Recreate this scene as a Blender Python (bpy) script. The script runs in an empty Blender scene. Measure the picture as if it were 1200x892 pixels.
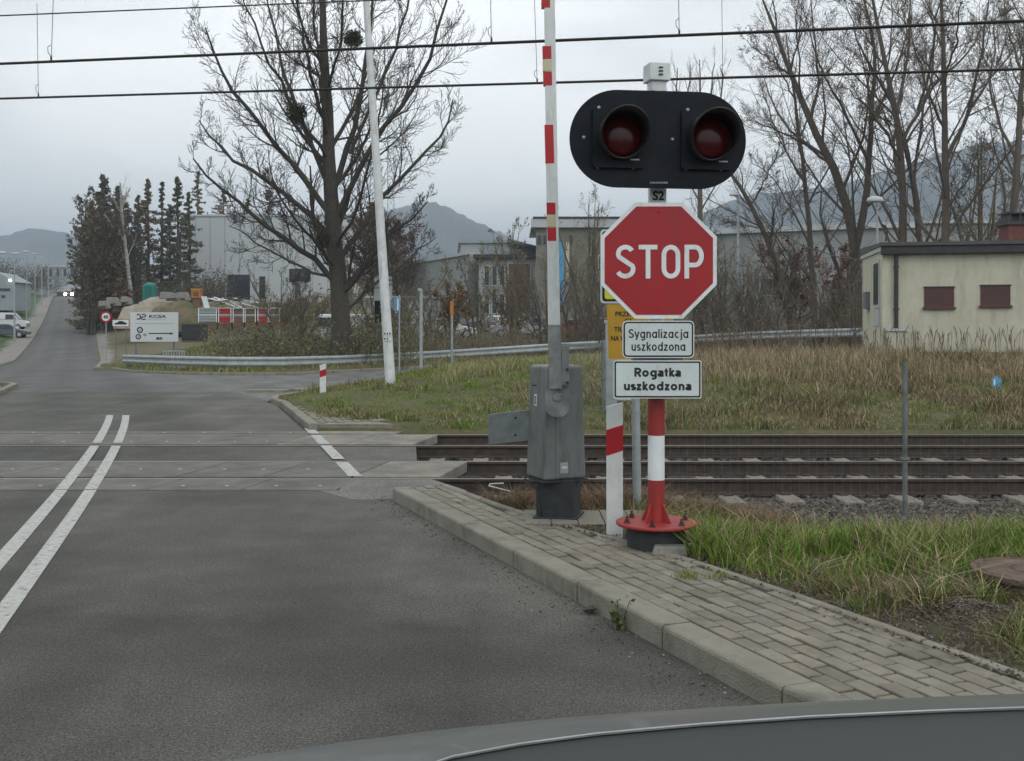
import bpy, math, random
import numpy as np
from mathutils import Vector, Matrix, noise as mnoise

R = math.radians
SC = bpy.context.scene
COL = SC.collection

# ------------------------------------------------------------------ camera
F = 1250.0            # focal length in pixels of the 1200 px wide photograph
HOR = 380.0           # horizon row
CH = 1.65             # eye height above the road
cam_d = bpy.data.cameras.new('camera')
cam_d.sensor_width = 36.0
cam_d.lens = 36.0 * F / 1200.0
cam_d.shift_y = -(446.0 - HOR) / 1200.0
cam_d.clip_start = 0.05
cam_d.clip_end = 12000
cam = bpy.data.objects.new('camera', cam_d)
COL.objects.link(cam)
cam.location = (0, 0, CH)
cam.rotation_euler = (R(90), 0, 0)
SC.camera = cam

# ------------------------------------------------------------------ world, sun, exposure
SUN_EL, SUN_AZ = 38.0, 150.0       # azimuth clockwise from +Y; the sun sits behind the viewer to the right
w = bpy.data.worlds.new('World')
SC.world = w
w.use_nodes = True
nt = w.node_tree
nt.nodes.clear()
wo = nt.nodes.new('ShaderNodeOutputWorld')
bg = nt.nodes.new('ShaderNodeBackground')
sky = nt.nodes.new('ShaderNodeTexSky')
sky.sky_type = 'NISHITA'
sky.sun_disc = False
sky.sun_elevation = R(SUN_EL)
sky.sun_rotation = R(SUN_AZ)
sky.air_density = 1.0
sky.dust_density = 3.0
tc = nt.nodes.new('ShaderNodeTexCoord')
mp = nt.nodes.new('ShaderNodeMapping')
mp.inputs['Scale'].default_value = (1.0, 1.0, 3.0)
n1 = nt.nodes.new('ShaderNodeTexNoise')
n1.inputs['Scale'].default_value = 1.7
n1.inputs['Detail'].default_value = 6
n1.inputs['Roughness'].default_value = 0.5
cr = nt.nodes.new('ShaderNodeValToRGB')
cr.color_ramp.elements[0].position = 0.38
cr.color_ramp.elements[0].color = (5.3, 5.6, 5.8, 1)
cr.color_ramp.elements[1].position = 0.62
cr.color_ramp.elements[1].color = (9.6, 9.75, 9.7, 1)
mx = nt.nodes.new('ShaderNodeMix')
mx.data_type = 'RGBA'
mx.inputs[0].default_value = 0.93
nt.links.new(tc.outputs['Generated'], mp.inputs['Vector'])
nt.links.new(mp.outputs['Vector'], n1.inputs['Vector'])
nt.links.new(n1.outputs['Fac'], cr.inputs['Fac'])
nt.links.new(sky.outputs['Color'], mx.inputs[6])
nt.links.new(cr.outputs['Color'], mx.inputs[7])
nt.links.new(mx.outputs[2], bg.inputs['Color'])
bg.inputs['Strength'].default_value = 0.112
nt.links.new(bg.outputs['Background'], wo.inputs['Surface'])

sd = bpy.data.lights.new('sun', 'SUN')
sd.energy = 0.6
sd.angle = R(35)
sd.color = (1.0, 0.97, 0.92)
so = bpy.data.objects.new('sun', sd)
COL.objects.link(so)
_d = Vector((math.sin(R(SUN_AZ)) * math.cos(R(SUN_EL)), math.cos(R(SUN_AZ)) * math.cos(R(SUN_EL)), math.sin(R(SUN_EL))))
so.rotation_euler = _d.to_track_quat('Z', 'Y').to_euler()

SC.view_settings.view_transform = 'Standard'
SC.view_settings.look = 'None'
SC.view_settings.exposure = 0.5
SC.view_settings.gamma = 1.0
SC.view_settings.use_curve_mapping = False
SC.render.engine = 'CYCLES'
SC.cycles.use_denoising = True
SC.cycles.max_bounces = 5
SC.cycles.volume_bounces = 0
SC.cycles.transparent_max_bounces = 6

rng = np.random.default_rng(7)
random.seed(7)


# ------------------------------------------------------------------ helpers
def at(px, py, Y):
    """world point seen at photo pixel (px,py) at distance Y"""
    return ((px - 600.0) * Y / F, Y, CH - (py - HOR) * Y / F)


def atx(px, Y):
    return (px - 600.0) * Y / F


def sstep(x, a, b):
    t = np.clip((np.asarray(x, float) - a) / (b - a), 0, 1)
    return t * t * (3 - 2 * t)


def mat(name, col, rough=0.7, col2=None, scale=6.0, bump=0.0, bscale=None, metal=0.0, spec=None, detail=5,
        attr=None, emit=None, estr=0.0, coat=0.0, lo=0.35, hi=0.65, stretch=None, dirt=None, trans=0.0):
    m = bpy.data.materials.new(name)
    m.use_nodes = True
    t = m.node_tree
    b = t.nodes['Principled BSDF']
    b.inputs['Base Color'].default_value = (*col, 1)
    b.inputs['Roughness'].default_value = rough
    b.inputs['Metallic'].default_value = metal
    if spec is not None:
        b.inputs['Specular IOR Level'].default_value = spec
    if coat:
        b.inputs['Coat Weight'].default_value = coat
        b.inputs['Coat Roughness'].default_value = 0.08
    if emit:
        b.inputs['Emission Color'].default_value = (*emit, 1)
        b.inputs['Emission Strength'].default_value = estr
    if trans:
        b.inputs['Transmission Weight'].default_value = trans
    c = t.nodes.new('ShaderNodeTexCoord')
    vec = c.outputs['Object']
    if stretch:
        mpn = t.nodes.new('ShaderNodeMapping')
        mpn.inputs['Scale'].default_value = stretch
        t.links.new(vec, mpn.inputs['Vector'])
        vec = mpn.outputs['Vector']
    last = None
    if attr:
        a = t.nodes.new('ShaderNodeAttribute')
        a.attribute_name = attr
        last = a.outputs['Color']
        t.links.new(last, b.inputs['Base Color'])
    if col2 is not None:
        n = t.nodes.new('ShaderNodeTexNoise')
        n.inputs['Scale'].default_value = scale
        n.inputs['Detail'].default_value = detail
        n.inputs['Roughness'].default_value = 0.6
        t.links.new(vec, n.inputs['Vector'])
        r = t.nodes.new('ShaderNodeValToRGB')
        r.color_ramp.elements[0].position = lo
        r.color_ramp.elements[1].position = hi
        r.color_ramp.elements[0].color = (*col, 1)
        r.color_ramp.elements[1].color = (*col2, 1)
        t.links.new(n.outputs['Fac'], r.inputs['Fac'])
        if last is not None:
            mm = t.nodes.new('ShaderNodeMix')
            mm.data_type = 'RGBA'
            mm.blend_type = 'MULTIPLY'
            mm.inputs[0].default_value = 1
            t.links.new(last, mm.inputs[6])
            t.links.new(r.outputs['Color'], mm.inputs[7])
            last = mm.outputs[2]
        else:
            last = r.outputs['Color']
        t.links.new(last, b.inputs['Base Color'])
    if dirt is not None:
        # dirt = (colour, scale, lo, hi): patchy grime
        dc, ds, dl, dh = dirt[:4]
        n = t.nodes.new('ShaderNodeTexNoise')
        n.inputs['Scale'].default_value = ds
        n.inputs['Detail'].default_value = 8
        n.inputs['Roughness'].default_value = 0.7
        if len(dirt) > 4:
            mpd = t.nodes.new('ShaderNodeMapping'); mpd.inputs['Scale'].default_value = dirt[4]
            t.links.new(c.outputs['Object'], mpd.inputs['Vector']); t.links.new(mpd.outputs['Vector'], n.inputs['Vector'])
        else:
            t.links.new(c.outputs['Object'], n.inputs['Vector'])
        r = t.nodes.new('ShaderNodeMapRange')
        r.inputs[1].default_value = dl
        r.inputs[2].default_value = dh
        t.links.new(n.outputs['Fac'], r.inputs[0])
        mm = t.nodes.new('ShaderNodeMix')
        mm.data_type = 'RGBA'
        t.links.new(r.outputs[0], mm.inputs[0])
        if last is not None:
            t.links.new(last, mm.inputs[6])
        else:
            mm.inputs[6].default_value = (*col, 1)
        mm.inputs[7].default_value = (*dc, 1)
        t.links.new(mm.outputs[2], b.inputs['Base Color'])
    if bump:
        n = t.nodes.new('ShaderNodeTexNoise')
        n.inputs['Scale'].default_value = bscale or scale * 4
        n.inputs['Detail'].default_value = 4
        t.links.new(vec, n.inputs['Vector'])
        bp = t.nodes.new('ShaderNodeBump')
        bp.inputs['Strength'].default_value = min(1.0, bump)
        bp.inputs['Distance'].default_value = 0.02
        t.links.new(n.outputs['Fac'], bp.inputs['Height'])
        t.links.new(bp.outputs['Normal'], b.inputs['Normal'])
    return m


class MB:
    def __init__(s):
        s.v = []; s.f = []; s.m = []; s.s = []

    def add(s, vs, fs, mi=0, smooth=False):
        o = len(s.v)
        s.v.extend(tuple(map(float, p)) for p in vs)
        for f in fs:
            s.f.append(tuple(i + o for i in f)); s.m.append(mi); s.s.append(smooth)

    def box(s, c, d, mi=0, rz=0.0, taper=1.0, tapery=None):
        cx, cy, cz = c; hx, hy, hz = d[0] / 2, d[1] / 2, d[2] / 2
        ty = taper if tapery is None else tapery
        vs = []
        for z, k, k2 in ((-hz, 1, 1), (hz, taper, ty)):
            for x, y in ((-hx, -hy), (hx, -hy), (hx, hy), (-hx, hy)):
                X, Y = x * k, y * k2
                vs.append((cx + X * math.cos(rz) - Y * math.sin(rz), cy + X * math.sin(rz) + Y * math.cos(rz), cz + z))
        s.add(vs, [(3, 2, 1, 0), (4, 5, 6, 7), (0, 1, 5, 4), (1, 2, 6, 5), (2, 3, 7, 6), (3, 0, 4, 7)], mi)

    def quad(s, a, b, c, d, mi=0):
        s.add([a, b, c, d], [(0, 1, 2, 3)], mi)

    def tube(s, pts, rad, n=8, mi=0, cap=True, smooth=True):
        P = np.array(pts, float)
        k = len(P)
        if not hasattr(rad, '__len__'):
            rad = [rad] * k
        T = np.zeros_like(P)
        T[1:-1] = P[2:] - P[:-2]; T[0] = P[1] - P[0]; T[-1] = P[-1] - P[-2]
        T /= np.linalg.norm(T, axis=1)[:, None] + 1e-12
        ref = np.array([0, 0, 1.0]) if abs(T[0][2]) < 0.9 else np.array([1.0, 0, 0])
        u = np.cross(T[0], ref); u /= np.linalg.norm(u)
        an = np.arange(n) * 2 * math.pi / n
        ca, sa = np.cos(an)[:, None], np.sin(an)[:, None]
        vs = []
        for i in range(k):
            u = u - T[i] * np.dot(u, T[i]); u /= np.linalg.norm(u) + 1e-12
            w_ = np.cross(T[i], u)
            vs.append(P[i] + rad[i] * (ca * u + sa * w_))
        vs = np.concatenate(vs)
        fs = []
        for i in range(k - 1):
            for j in range(n):
                a = i * n + j; b = i * n + (j + 1) % n
                fs.append((a, b, b + n, a + n))
        s.add(vs, fs, mi, smooth)
        if cap:
            s.add(vs[:n], [tuple(range(n - 1, -1, -1))], mi); s.add(vs[-n:], [tuple(range(n))], mi)

    def prism(s, poly, y0, y1, mi=0, mside=None, smooth=False):
        """poly: (x,z) list, extruded along Y from y0 (front) to y1"""
        n = len(poly)
        vs = [(x, y0, z) for x, z in poly] + [(x, y1, z) for x, z in poly]
        s.add(vs, [tuple(range(n)), tuple(range(2 * n - 1, n - 1, -1))], mi)
        s.add(vs, [(i, (i + 1) % n, n + (i + 1) % n, n + i)[::-1] for i in range(n)], mi if mside is None else mside, smooth)

    def prismz(s, poly, z0, z1, mi=0):
        n = len(poly)
        vs = [(x, y, z0) for x, y in poly] + [(x, y, z1) for x, y in poly]
        s.add(vs, [tuple(range(n - 1, -1, -1)), tuple(range(n, 2 * n))] + [(i, (i + 1) % n, n + (i + 1) % n, n + i) for i in range(n)], mi)

    def lathe(s, prof, c=(0, 0, 0), n=20, axis='z', mi=0, smooth=True):
        vs = []
        for r, h in prof:
            for j in range(n):
                a = j * 2 * math.pi / n
                x, y = r * math.cos(a), r * math.sin(a)
                vs.append((c[0] + x, c[1] + y, c[2] + h) if axis == 'z' else ((c[0] + x, c[1] + h, c[2] + y) if axis == 'y' else (c[0] + h, c[1] + x, c[2] + y)))
        fs = []
        for i in range(len(prof) - 1):
            for j in range(n):
                a = i * n + j; b = i * n + (j + 1) % n
                fs.append((a, b, b + n, a + n))
        if axis == 'y': fs = [f_[::-1] for f_ in fs]
        s.add(vs, fs, mi, smooth)
        s.add(vs[:n], [tuple(range(n - 1, -1, -1))], mi); s.add(vs[-n:], [tuple(range(n))], mi)

    def build(s, name, mats, parent=None, bevel=0.0, seg=2):
        me = bpy.data.meshes.new(name)
        off = np.array(parent_world(parent)) if parent else np.zeros(3)
        V = np.array(s.v, float) - off
        me.from_pydata(V.tolist(), [], s.f)
        if not isinstance(mats, (list, tuple)):
            mats = [mats]
        for mm in mats:
            me.materials.append(mm)
        me.polygons.foreach_set('material_index', s.m)
        me.polygons.foreach_set('use_smooth', s.s)
        me.update()
        o = bpy.data.objects.new(name, me)
        COL.objects.link(o)
        if parent:
            o.parent = parent
        if bevel:
            bm_ = o.modifiers.new('bevel', 'BEVEL')
            bm_.width = bevel; bm_.segments = seg; bm_.limit_method = 'ANGLE'; bm_.angle_limit = R(35)
        return o


def parent_world(o):
    x = Vector((0, 0, 0))
    while o:
        x += o.location; o = o.parent
    return x


def npmesh(name, V, Fc, mats, cols=None, parent=None, smooth=False, mi=None):
    """uniform n-gon mesh from numpy arrays"""
    me = bpy.data.meshes.new(name)
    V = np.asarray(V, np.float32)
    if parent:
        V = V - np.array(parent_world(parent), np.float32)
    nf, k = Fc.shape
    me.vertices.add(len(V)); me.vertices.foreach_set('co', V.ravel())
    me.loops.add(nf * k); me.loops.foreach_set('vertex_index', Fc.astype(np.int32).ravel())
    me.polygons.add(nf)
    me.polygons.foreach_set('loop_start', np.arange(0, nf * k, k, dtype=np.int32))
    me.polygons.foreach_set('use_smooth', np.full(nf, smooth))
    if not isinstance(mats, (list, tuple)):
        mats = [mats]
    for mm in mats:
        me.materials.append(mm)
    if mi is not None:
        me.polygons.foreach_set('material_index', mi.astype(np.int32))
    me.update(calc_edges=True)
    if cols is not None:
        a = me.attributes.new('tint', 'FLOAT_COLOR', 'POINT')
        c4 = np.ones((len(V), 4), np.float32); c4[:, :3] = cols
        a.data.foreach_set('color', c4.ravel())
    me.validate()
    o = bpy.data.objects.new(name, me)
    COL.objects.link(o)
    if parent:
        o.parent = parent
    return o


def thing(name, label, cat, loc=(0, 0, 0), group=None):
    o = bpy.data.objects.new(name, None)
    o.empty_display_size = 0.1
    COL.objects.link(o)
    o.location = loc
    o['label'] = label; o['category'] = cat
    if group:
        o['group'] = group
    return o


def tag(o, label, cat, group=None, kind=None):
    o['label'] = label; o['category'] = cat
    if group: o['group'] = group
    if kind: o['kind'] = kind
    return o


def kind(o, k):
    o['kind'] = k
    return o


def stuff(o, label, cat):
    o['kind'] = 'stuff'; o['label'] = label; o['category'] = cat
    return o


def recentre(o, loc):
    """move a top-level mesh's origin to loc"""
    v = Vector(loc)
    o.data.transform(Matrix.Translation(-v))
    o.location = v
    return o


def copy_tree(o, parent=None):
    c = o.copy(); COL.objects.link(c)
    c.parent = parent
    for ch in list(o.children):
        copy_tree(ch, c)
    return c


def text_obj(name, s, height, centre, m, parent, width=None, bold=0.0, depth=0.002, rz=0.0, align='C', lead=None, shear=0):
    """flat lettering facing -Y; height = cap height in metres"""
    cu = bpy.data.curves.new('lettering', 'FONT')
    cu.body = s
    cu.size = 1.0
    cu.offset = bold
    cu.extrude = 0.001
    cu.resolution_u = 3
    cu.align_x = 'CENTER' if align == 'C' else 'LEFT'
    if lead:
        cu.space_line = lead
    tmp = bpy.data.objects.new('lettering', cu)
    COL.objects.link(tmp)
    dg = bpy.context.evaluated_depsgraph_get()
    dg.update()
    me = bpy.data.meshes.new_from_object(tmp.evaluated_get(dg))
    bpy.data.objects.remove(tmp); bpy.data.curves.remove(cu)
    n = len(me.vertices)
    co = np.zeros(n * 3); me.vertices.foreach_get('co', co); co = co.reshape(-1, 3)
    k = height / 0.72
    x, y = co[:, 0], co[:, 1]
    if align == 'C':
        x = x - (x.max() + x.min()) / 2
    else:
        x = x - x.min()
    y = y - (y.max() + y.min()) / 2
    kx = k if width is None else width / (x.max() - x.min())
    out = np.stack([x * kx, np.where(co[:, 2] > 0, -depth, 0.0), y * k], 1)
    if rz:
        c, s_ = math.cos(rz), math.sin(rz)
        out = np.stack([out[:, 0] * c - out[:, 1] * s_, out[:, 0] * s_ + out[:, 1] * c, out[:, 2]], 1)
    out += np.array(centre) - np.array(parent_world(parent))
    me.vertices.foreach_set('co', out.ravel())
    me.materials.clear(); me.materials.append(m)
    me.update()
    o = bpy.data.objects.new(name, me)
    COL.objects.link(o); o.parent = parent
    return o


def rrect(w_, h_, r, n=5, cx=0, cz=0):
    p = []
    for sx, sz, a0 in ((1, -1, -90), (1, 1, 0), (-1, 1, 90), (-1, -1, 180)):
        for i in range(n + 1):
            a = R(a0 + 90 * i / n)
            p.append((cx + sx * (w_ / 2 - r) + r * math.cos(a), cz + sz * (h_ / 2 - r) + r * math.sin(a)))
    return p


# ------------------------------------------------------------------ materials
M = {}
M['galv'] = mat('galvanised_steel', (0.30, 0.33, 0.34), 0.55, (0.40, 0.43, 0.44), 5, 0.15, 40, metal=0.35)
M['galvdark'] = mat('dull_zinc', (0.13, 0.155, 0.155), 0.6, (0.2, 0.22, 0.22), 9, 0.1, 60, metal=0.3, dirt=((0.08, 0.07, 0.05), 4, 0.52, 0.75))
M['cab'] = mat('grey_cabinet_paint', (0.135, 0.152, 0.15), 0.5, (0.17, 0.185, 0.18), 6, 0.05, 300, dirt=((0.075, 0.075, 0.062), 7, 0.5, 0.75, (1.5, 1.5, .3)))
M['cabarm'] = mat('weathered_aluminium', (0.30, 0.31, 0.30), 0.5, (0.16, 0.17, 0.17), 7, 0.1, 60, metal=0.4)
M['black'] = mat('black_paint', (0.007, 0.009, 0.013), 0.55, (0.012, 0.015, 0.02), 7, 0.03, 80, dirt=((0.03, 0.03, 0.03), 22, 0.62, 0.85), spec=0.15)
M['blackplastic'] = mat('black_plastic', (0.012, 0.012, 0.013), 0.42)
M['pedestal'] = mat('dark_pedestal', (0.018, 0.022, 0.024), 0.7, (0.035, 0.038, 0.038), 12, 0.3, 90)
M['red'] = mat('red_sign_film', (0.30, 0.006, 0.009), 0.42, (0.35, 0.008, 0.012), 3, dirt=((0.24, 0.02, 0.02), 9, 0.5, 0.85, (1, 1, .35)))
M['redpost'] = mat('red_post_paint', (0.32, 0.026, 0.022), 0.55, (0.25, 0.02, 0.018), 6, 0.05, 60, dirt=((0.20, 0.06, 0.045), 12, 0.52, 0.8, (1, 1, .4)))
M['redrefl'] = mat('red_reflective', (0.45, 0.004, 0.012), 0.35, (0.37, 0.006, 0.012), 15)
M['white'] = mat('white_sign_film', (0.76, 0.80, 0.81), 0.45, (0.68, 0.72, 0.73), 5, dirt=((0.40, 0.40, 0.36), 14, 0.52, 0.85, (1, 1, .3)))
M['whiteplate'] = mat('pale_plate_film', (0.60, 0.66, 0.66), 0.45, (0.54, 0.60, 0.60), 4, dirt=((0.36, 0.37, 0.34), 12, 0.52, 0.85, (1, 1, .3)))
M['whitepost'] = mat('white_post', (0.70, 0.73, 0.73), 0.55, (0.58, 0.6, 0.59), 5, dirt=((0.34, 0.33, 0.28), 9, 0.52, 0.8, (1, 1, .25)))
M['cream'] = mat('cream_reflector', (0.52, 0.48, 0.33), 0.5)
M['inkblack'] = mat('black_lettering', (0.012, 0.013, 0.014), 0.6)
M['yellow'] = mat('yellow_sign', (0.52, 0.30, 0.025), 0.5, (0.45, 0.26, 0.02), 5)
M['lime'] = mat('fluorescent_yellow', (0.6, 0.62, 0.03), 0.5)
M['lens'] = mat('unlit_red_lens', (0.060, 0.002, 0.004), 0.18, spec=0.35)
M['concrete'] = mat('concrete', (0.20, 0.195, 0.175), 0.9, (0.27, 0.265, 0.24), 3, 0.4, 60, dirt=((0.10, 0.10, 0.075), 2.2, 0.5, 0.75))
M['slabc'] = mat('crossing_slab_concrete', (0.21, 0.195, 0.16), 0.85, (0.26, 0.24, 0.20), 4, 0.3, 80, dirt=((0.075, 0.072, 0.066), 1.1, 0.42, 0.72))
M['slabdark'] = mat('worn_crossing_slab', (0.128, 0.122, 0.108), 0.85, (0.165, 0.156, 0.136), 4, 0.3, 80, dirt=((0.07, 0.068, 0.062), 1.4, 0.45, 0.72))
M['rail'] = mat('rusty_rail', (0.034, 0.025, 0.020), 0.8, (0.065, 0.047, 0.036), 12, 0.2, 60)
M['railtop'] = mat('worn_rail_head', (0.26, 0.25, 0.235), 0.42, (0.15, 0.13, 0.11), 3, metal=0.6, stretch=(0.5, 8, 8))
M['sleeper'] = mat('sleeper_concrete', (0.27, 0.25, 0.21), 0.9, (0.19, 0.17, 0.14), 6, 0.4, 60, dirt=((.09, .075, .055), 5, .5, .7))
M['wire'] = mat('dark_wire', (0.035, 0.03, 0.028), 0.6)
M['render'] = mat('cream_render', (0.50, 0.485, 0.375), 0.9, (0.57, 0.555, 0.44), 2.0, 0.35, 120, dirt=((0.33, 0.31, 0.24), 2.2, 0.47, 0.8, (1.6, 1.6, .35)))
M['fascia'] = mat('dark_fascia_metal', (0.025, 0.022, 0.022), 0.45, (0.04, 0.035, 0.035), 5)
M['roof'] = mat('roof_felt', (0.07, 0.068, 0.066), 0.85, (0.10, 0.098, 0.095), 3, 0.3, 40)
M['shutter'] = mat('maroon_shutter', (0.085, 0.032, 0.032), 0.5, (0.10, 0.038, 0.038), 20)
M['plinth'] = mat('maroon_plinth', (0.13, 0.07, 0.06), 0.85, (0.18, 0.1, 0.085), 4, 0.4, 40)
M['brick'] = mat('dark_red_brick', (0.11, 0.04, 0.035), 0.85, (0.17, 0.065, 0.055), 14, 0.5, 50)
M['bark'] = mat('bare_bark', (0.042, 0.036, 0.030), 0.95, (0.085, 0.075, 0.06), 4, 0.9, 14, stretch=(6, 6, 1.2))
M['barkright'] = mat('brownish_bark', (0.085, 0.068, 0.055), 0.95, (0.15, 0.122, 0.098), 4, 0.9, 14, stretch=(6, 6, 1.2))
M['birchbark'] = mat('birch_bark', (0.34, 0.34, 0.32), 0.85, (0.12, 0.11, 0.1), 2.2, stretch=(1, 1, 3), lo=0.5, hi=0.66)
M['twig'] = mat('shrub_twig', (0.105, 0.09, 0.068), 0.95, (0.165, 0.14, 0.105), 3)
M['leaf'] = mat('leaf_tint', (1, 1, 1), 0.75, attr='tint')
M['grass'] = mat('grass_tint', (1, 1, 1), 0.7, attr='tint', spec=0.25)
M['mistle'] = mat('mistletoe_green', (0.035, 0.045, 0.015), 0.8)
M['cladding'] = mat('grey_cladding', (0.43, 0.46, 0.475), 0.5, (0.47, 0.50, 0.515), 0.4)
M['claddark'] = mat('dark_window_glass', (0.02, 0.026, 0.032), 0.2)
M['factory'] = mat('factory_panel', (0.25, 0.265, 0.26), 0.8, (0.31, 0.325, 0.32), 0.6)
M['factorypale'] = mat('pale_concrete_panel', (0.26, 0.3, 0.32), 0.8, (0.3, 0.34, 0.36), 0.5)
M['factorygreen'] = mat('weathered_wall', (0.155, 0.155, 0.125), 0.85, (0.21, 0.205, 0.165), 0.8)
M['whitetrim'] = mat('white_trim', (0.45, 0.47, 0.48), 0.6)
M['glasspane'] = mat('dark_window', (0.035, 0.045, 0.055), 0.15)
M['brownpanel'] = mat('brown_panel', (0.16, 0.09, 0.045), 0.7, (0.11, 0.07, 0.04), 1.2)
M['carglass'] = mat('car_glass', (0.015, 0.02, 0.024), 0.1)
M['tyre'] = mat('tyre_rubber', (0.012, 0.012, 0.012), 0.85)
M['rust'] = mat('rusty_cover', (0.085, 0.05, 0.04), 0.85, (0.15, 0.095, 0.07), 9, 0.8, 60, detail=9, dirt=((.16, .14, .11), 6, .52, .75))
M['teal'] = mat('teal_plastic', (0.0, 0.17, 0.15), 0.5)
M['orange'] = mat('orange_paint', (0.45, 0.16, 0.03), 0.6)
M['blue'] = mat('blue_plate', (0.05, 0.25, 0.48), 0.5, (0.12, 0.36, 0.55), 18)
M['lamp_on'] = mat('lit_headlamp', (1, 0.9, 0.8), 0.3, emit=(1.0, 0.72, 0.5), estr=55)


def carpaint(name, c):
    return mat(name, c, 0.3, coat=0.6)


# ------------------------------------------------------------------ plan of the ground
RY = [-8, 0, 4.63, 10.3, 11.5, 16.5, 21.7, 24, 33, 52, 75, 90, 110, 130, 160, 200, 240, 400]
RX = [5.9, 2.99, 1.09, -1.24, -1.62, -3.2, -4.8, -5.7, -10.6, -20.4, -28.9, -34.8, -42.8, -50.8, -62.8, -79.2, -96, -165]
LY = [-8, 0, 9.4, 19.3, 26, 33, 52, 75, 90, 110, 130, 160, 200, 240, 400]
LX = [-1.4, -4.0, -7.0, -10.1, -12.3, -16, -25.5, -35, -41.4, -49.4, -57.5, -69.8, -86.3, -103, -171]
CY_ = [-8, 0, 6.76, 9.37, 19.3, 30]
CX_ = [.85, -1.38, -3.24, -3.96, -7.13, -10.5]
PY = [-20, 28, 38, 48, 75, 90, 110, 130, 160, 200, 240, 300, 500]
PZ = [0, 0, -.25, -.5, -1.0, -.9, 0, 1.2, 3.2, 6.4, 8.0, 7.4, 8]
Redge = lambda y: np.interp(y, RY, RX)
Ledge = lambda y: np.interp(y, LY, LX)
# the side road: near and far edge as matching point lists
SN = [(-5.3, 22.6), (-5.0, 24.2), (-4.3, 27.1), (-3.85, 32), (-3.1, 38.5), (-1.9, 43.5), (0, 46.3), (3, 47), (8, 45.5), (16, 42.5), (40, 37)]
SF = [(-19.9, 52.9), (-16.6, 46.6), (-13.4, 42.6), (-11.0, 41.2), (-8.9, 41.4), (-7.0, 43.9), (-3.85, 48.2), (-1, 51.5), (3, 52.8), (9, 51.2), (17, 48.2), (41, 42.7)]


def zroad(x, y):
    p = np.interp(y, PY, PZ)
    side = np.maximum(p, -.33) + 0.012 * np.maximum(0, np.asarray(y) - 48)
    k = sstep(x, -17, -9)
    k = np.where(np.asarray(y) > 30, k, 0)
    return np.where(np.asarray(x) > -25, p * (1 - k) + side * k, p)


def inpoly(x, y, poly):
    x = np.asarray(x, float); y = np.asarray(y, float)
    r = np.zeros(x.shape, bool)
    n = len(poly)
    for i in range(n):
        x1, y1 = poly[i]; x2, y2 = poly[(i + 1) % n]
        c = ((y1 > y) != (y2 > y)) & (x < (x2 - x1) * (y - y1) / (y2 - y1 + 1e-12) + x1)
        r ^= c
    return r


def distpoly(x, y, poly):
    x = np.asarray(x, float); y = np.asarray(y, float)
    d = np.full(x.shape, 1e9)
    n = len(poly)
    for i in range(n):
        ax, ay = poly[i]; bx, by = poly[(i + 1) % n]
        dx, dy = bx - ax, by - ay
        t = np.clip(((x - ax) * dx + (y - ay) * dy) / (dx * dx + dy * dy + 1e-12), 0, 1)
        d = np.minimum(d, np.hypot(x - ax - t * dx, y - ay - t * dy))
    return d


_main = [(Redge(y), y) for y in (-8, 0, 4.63, 10.3, 11.5, 16.5, 21.7, 24, 33, 52.9, 75, 90, 110, 130, 160, 200, 240, 400)] + \
        [(Ledge(y), y) for y in (400, 240, 200, 160, 130, 110, 90, 75, 52, 33, 26, 19.3, 9.4, 0, -8)]
_side = SN + SF[::-1] + [(-14, 34)]


def road_sd(x, y):
    """signed distance to the asphalt (negative inside)"""
    ins = inpoly(x, y, _main) | inpoly(x, y, _side)
    d = np.minimum(distpoly(x, y, _main), distpoly(x, y, _side))
    return np.where(ins, -d, d)


PAVE_W = 1.12
TR0, TR1 = 10.45, 17.0      # formation of the two tracks


def vnoise(x, y, s, seed=0.0):
    x = np.asarray(x, float) * s + seed * 17.3; y = np.asarray(y, float) * s - seed * 9.1
    return (np.sin(x * 1.7 + np.sin(y * 1.3)) * np.cos(y * 1.9 + np.sin(x * 1.1 + 1.3)) + 0.5 * np.sin(x * 3.7 + 1.7 * np.sin(y * 2.9)) * np.cos(y * 4.1 + 2.0)) / 1.5


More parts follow.
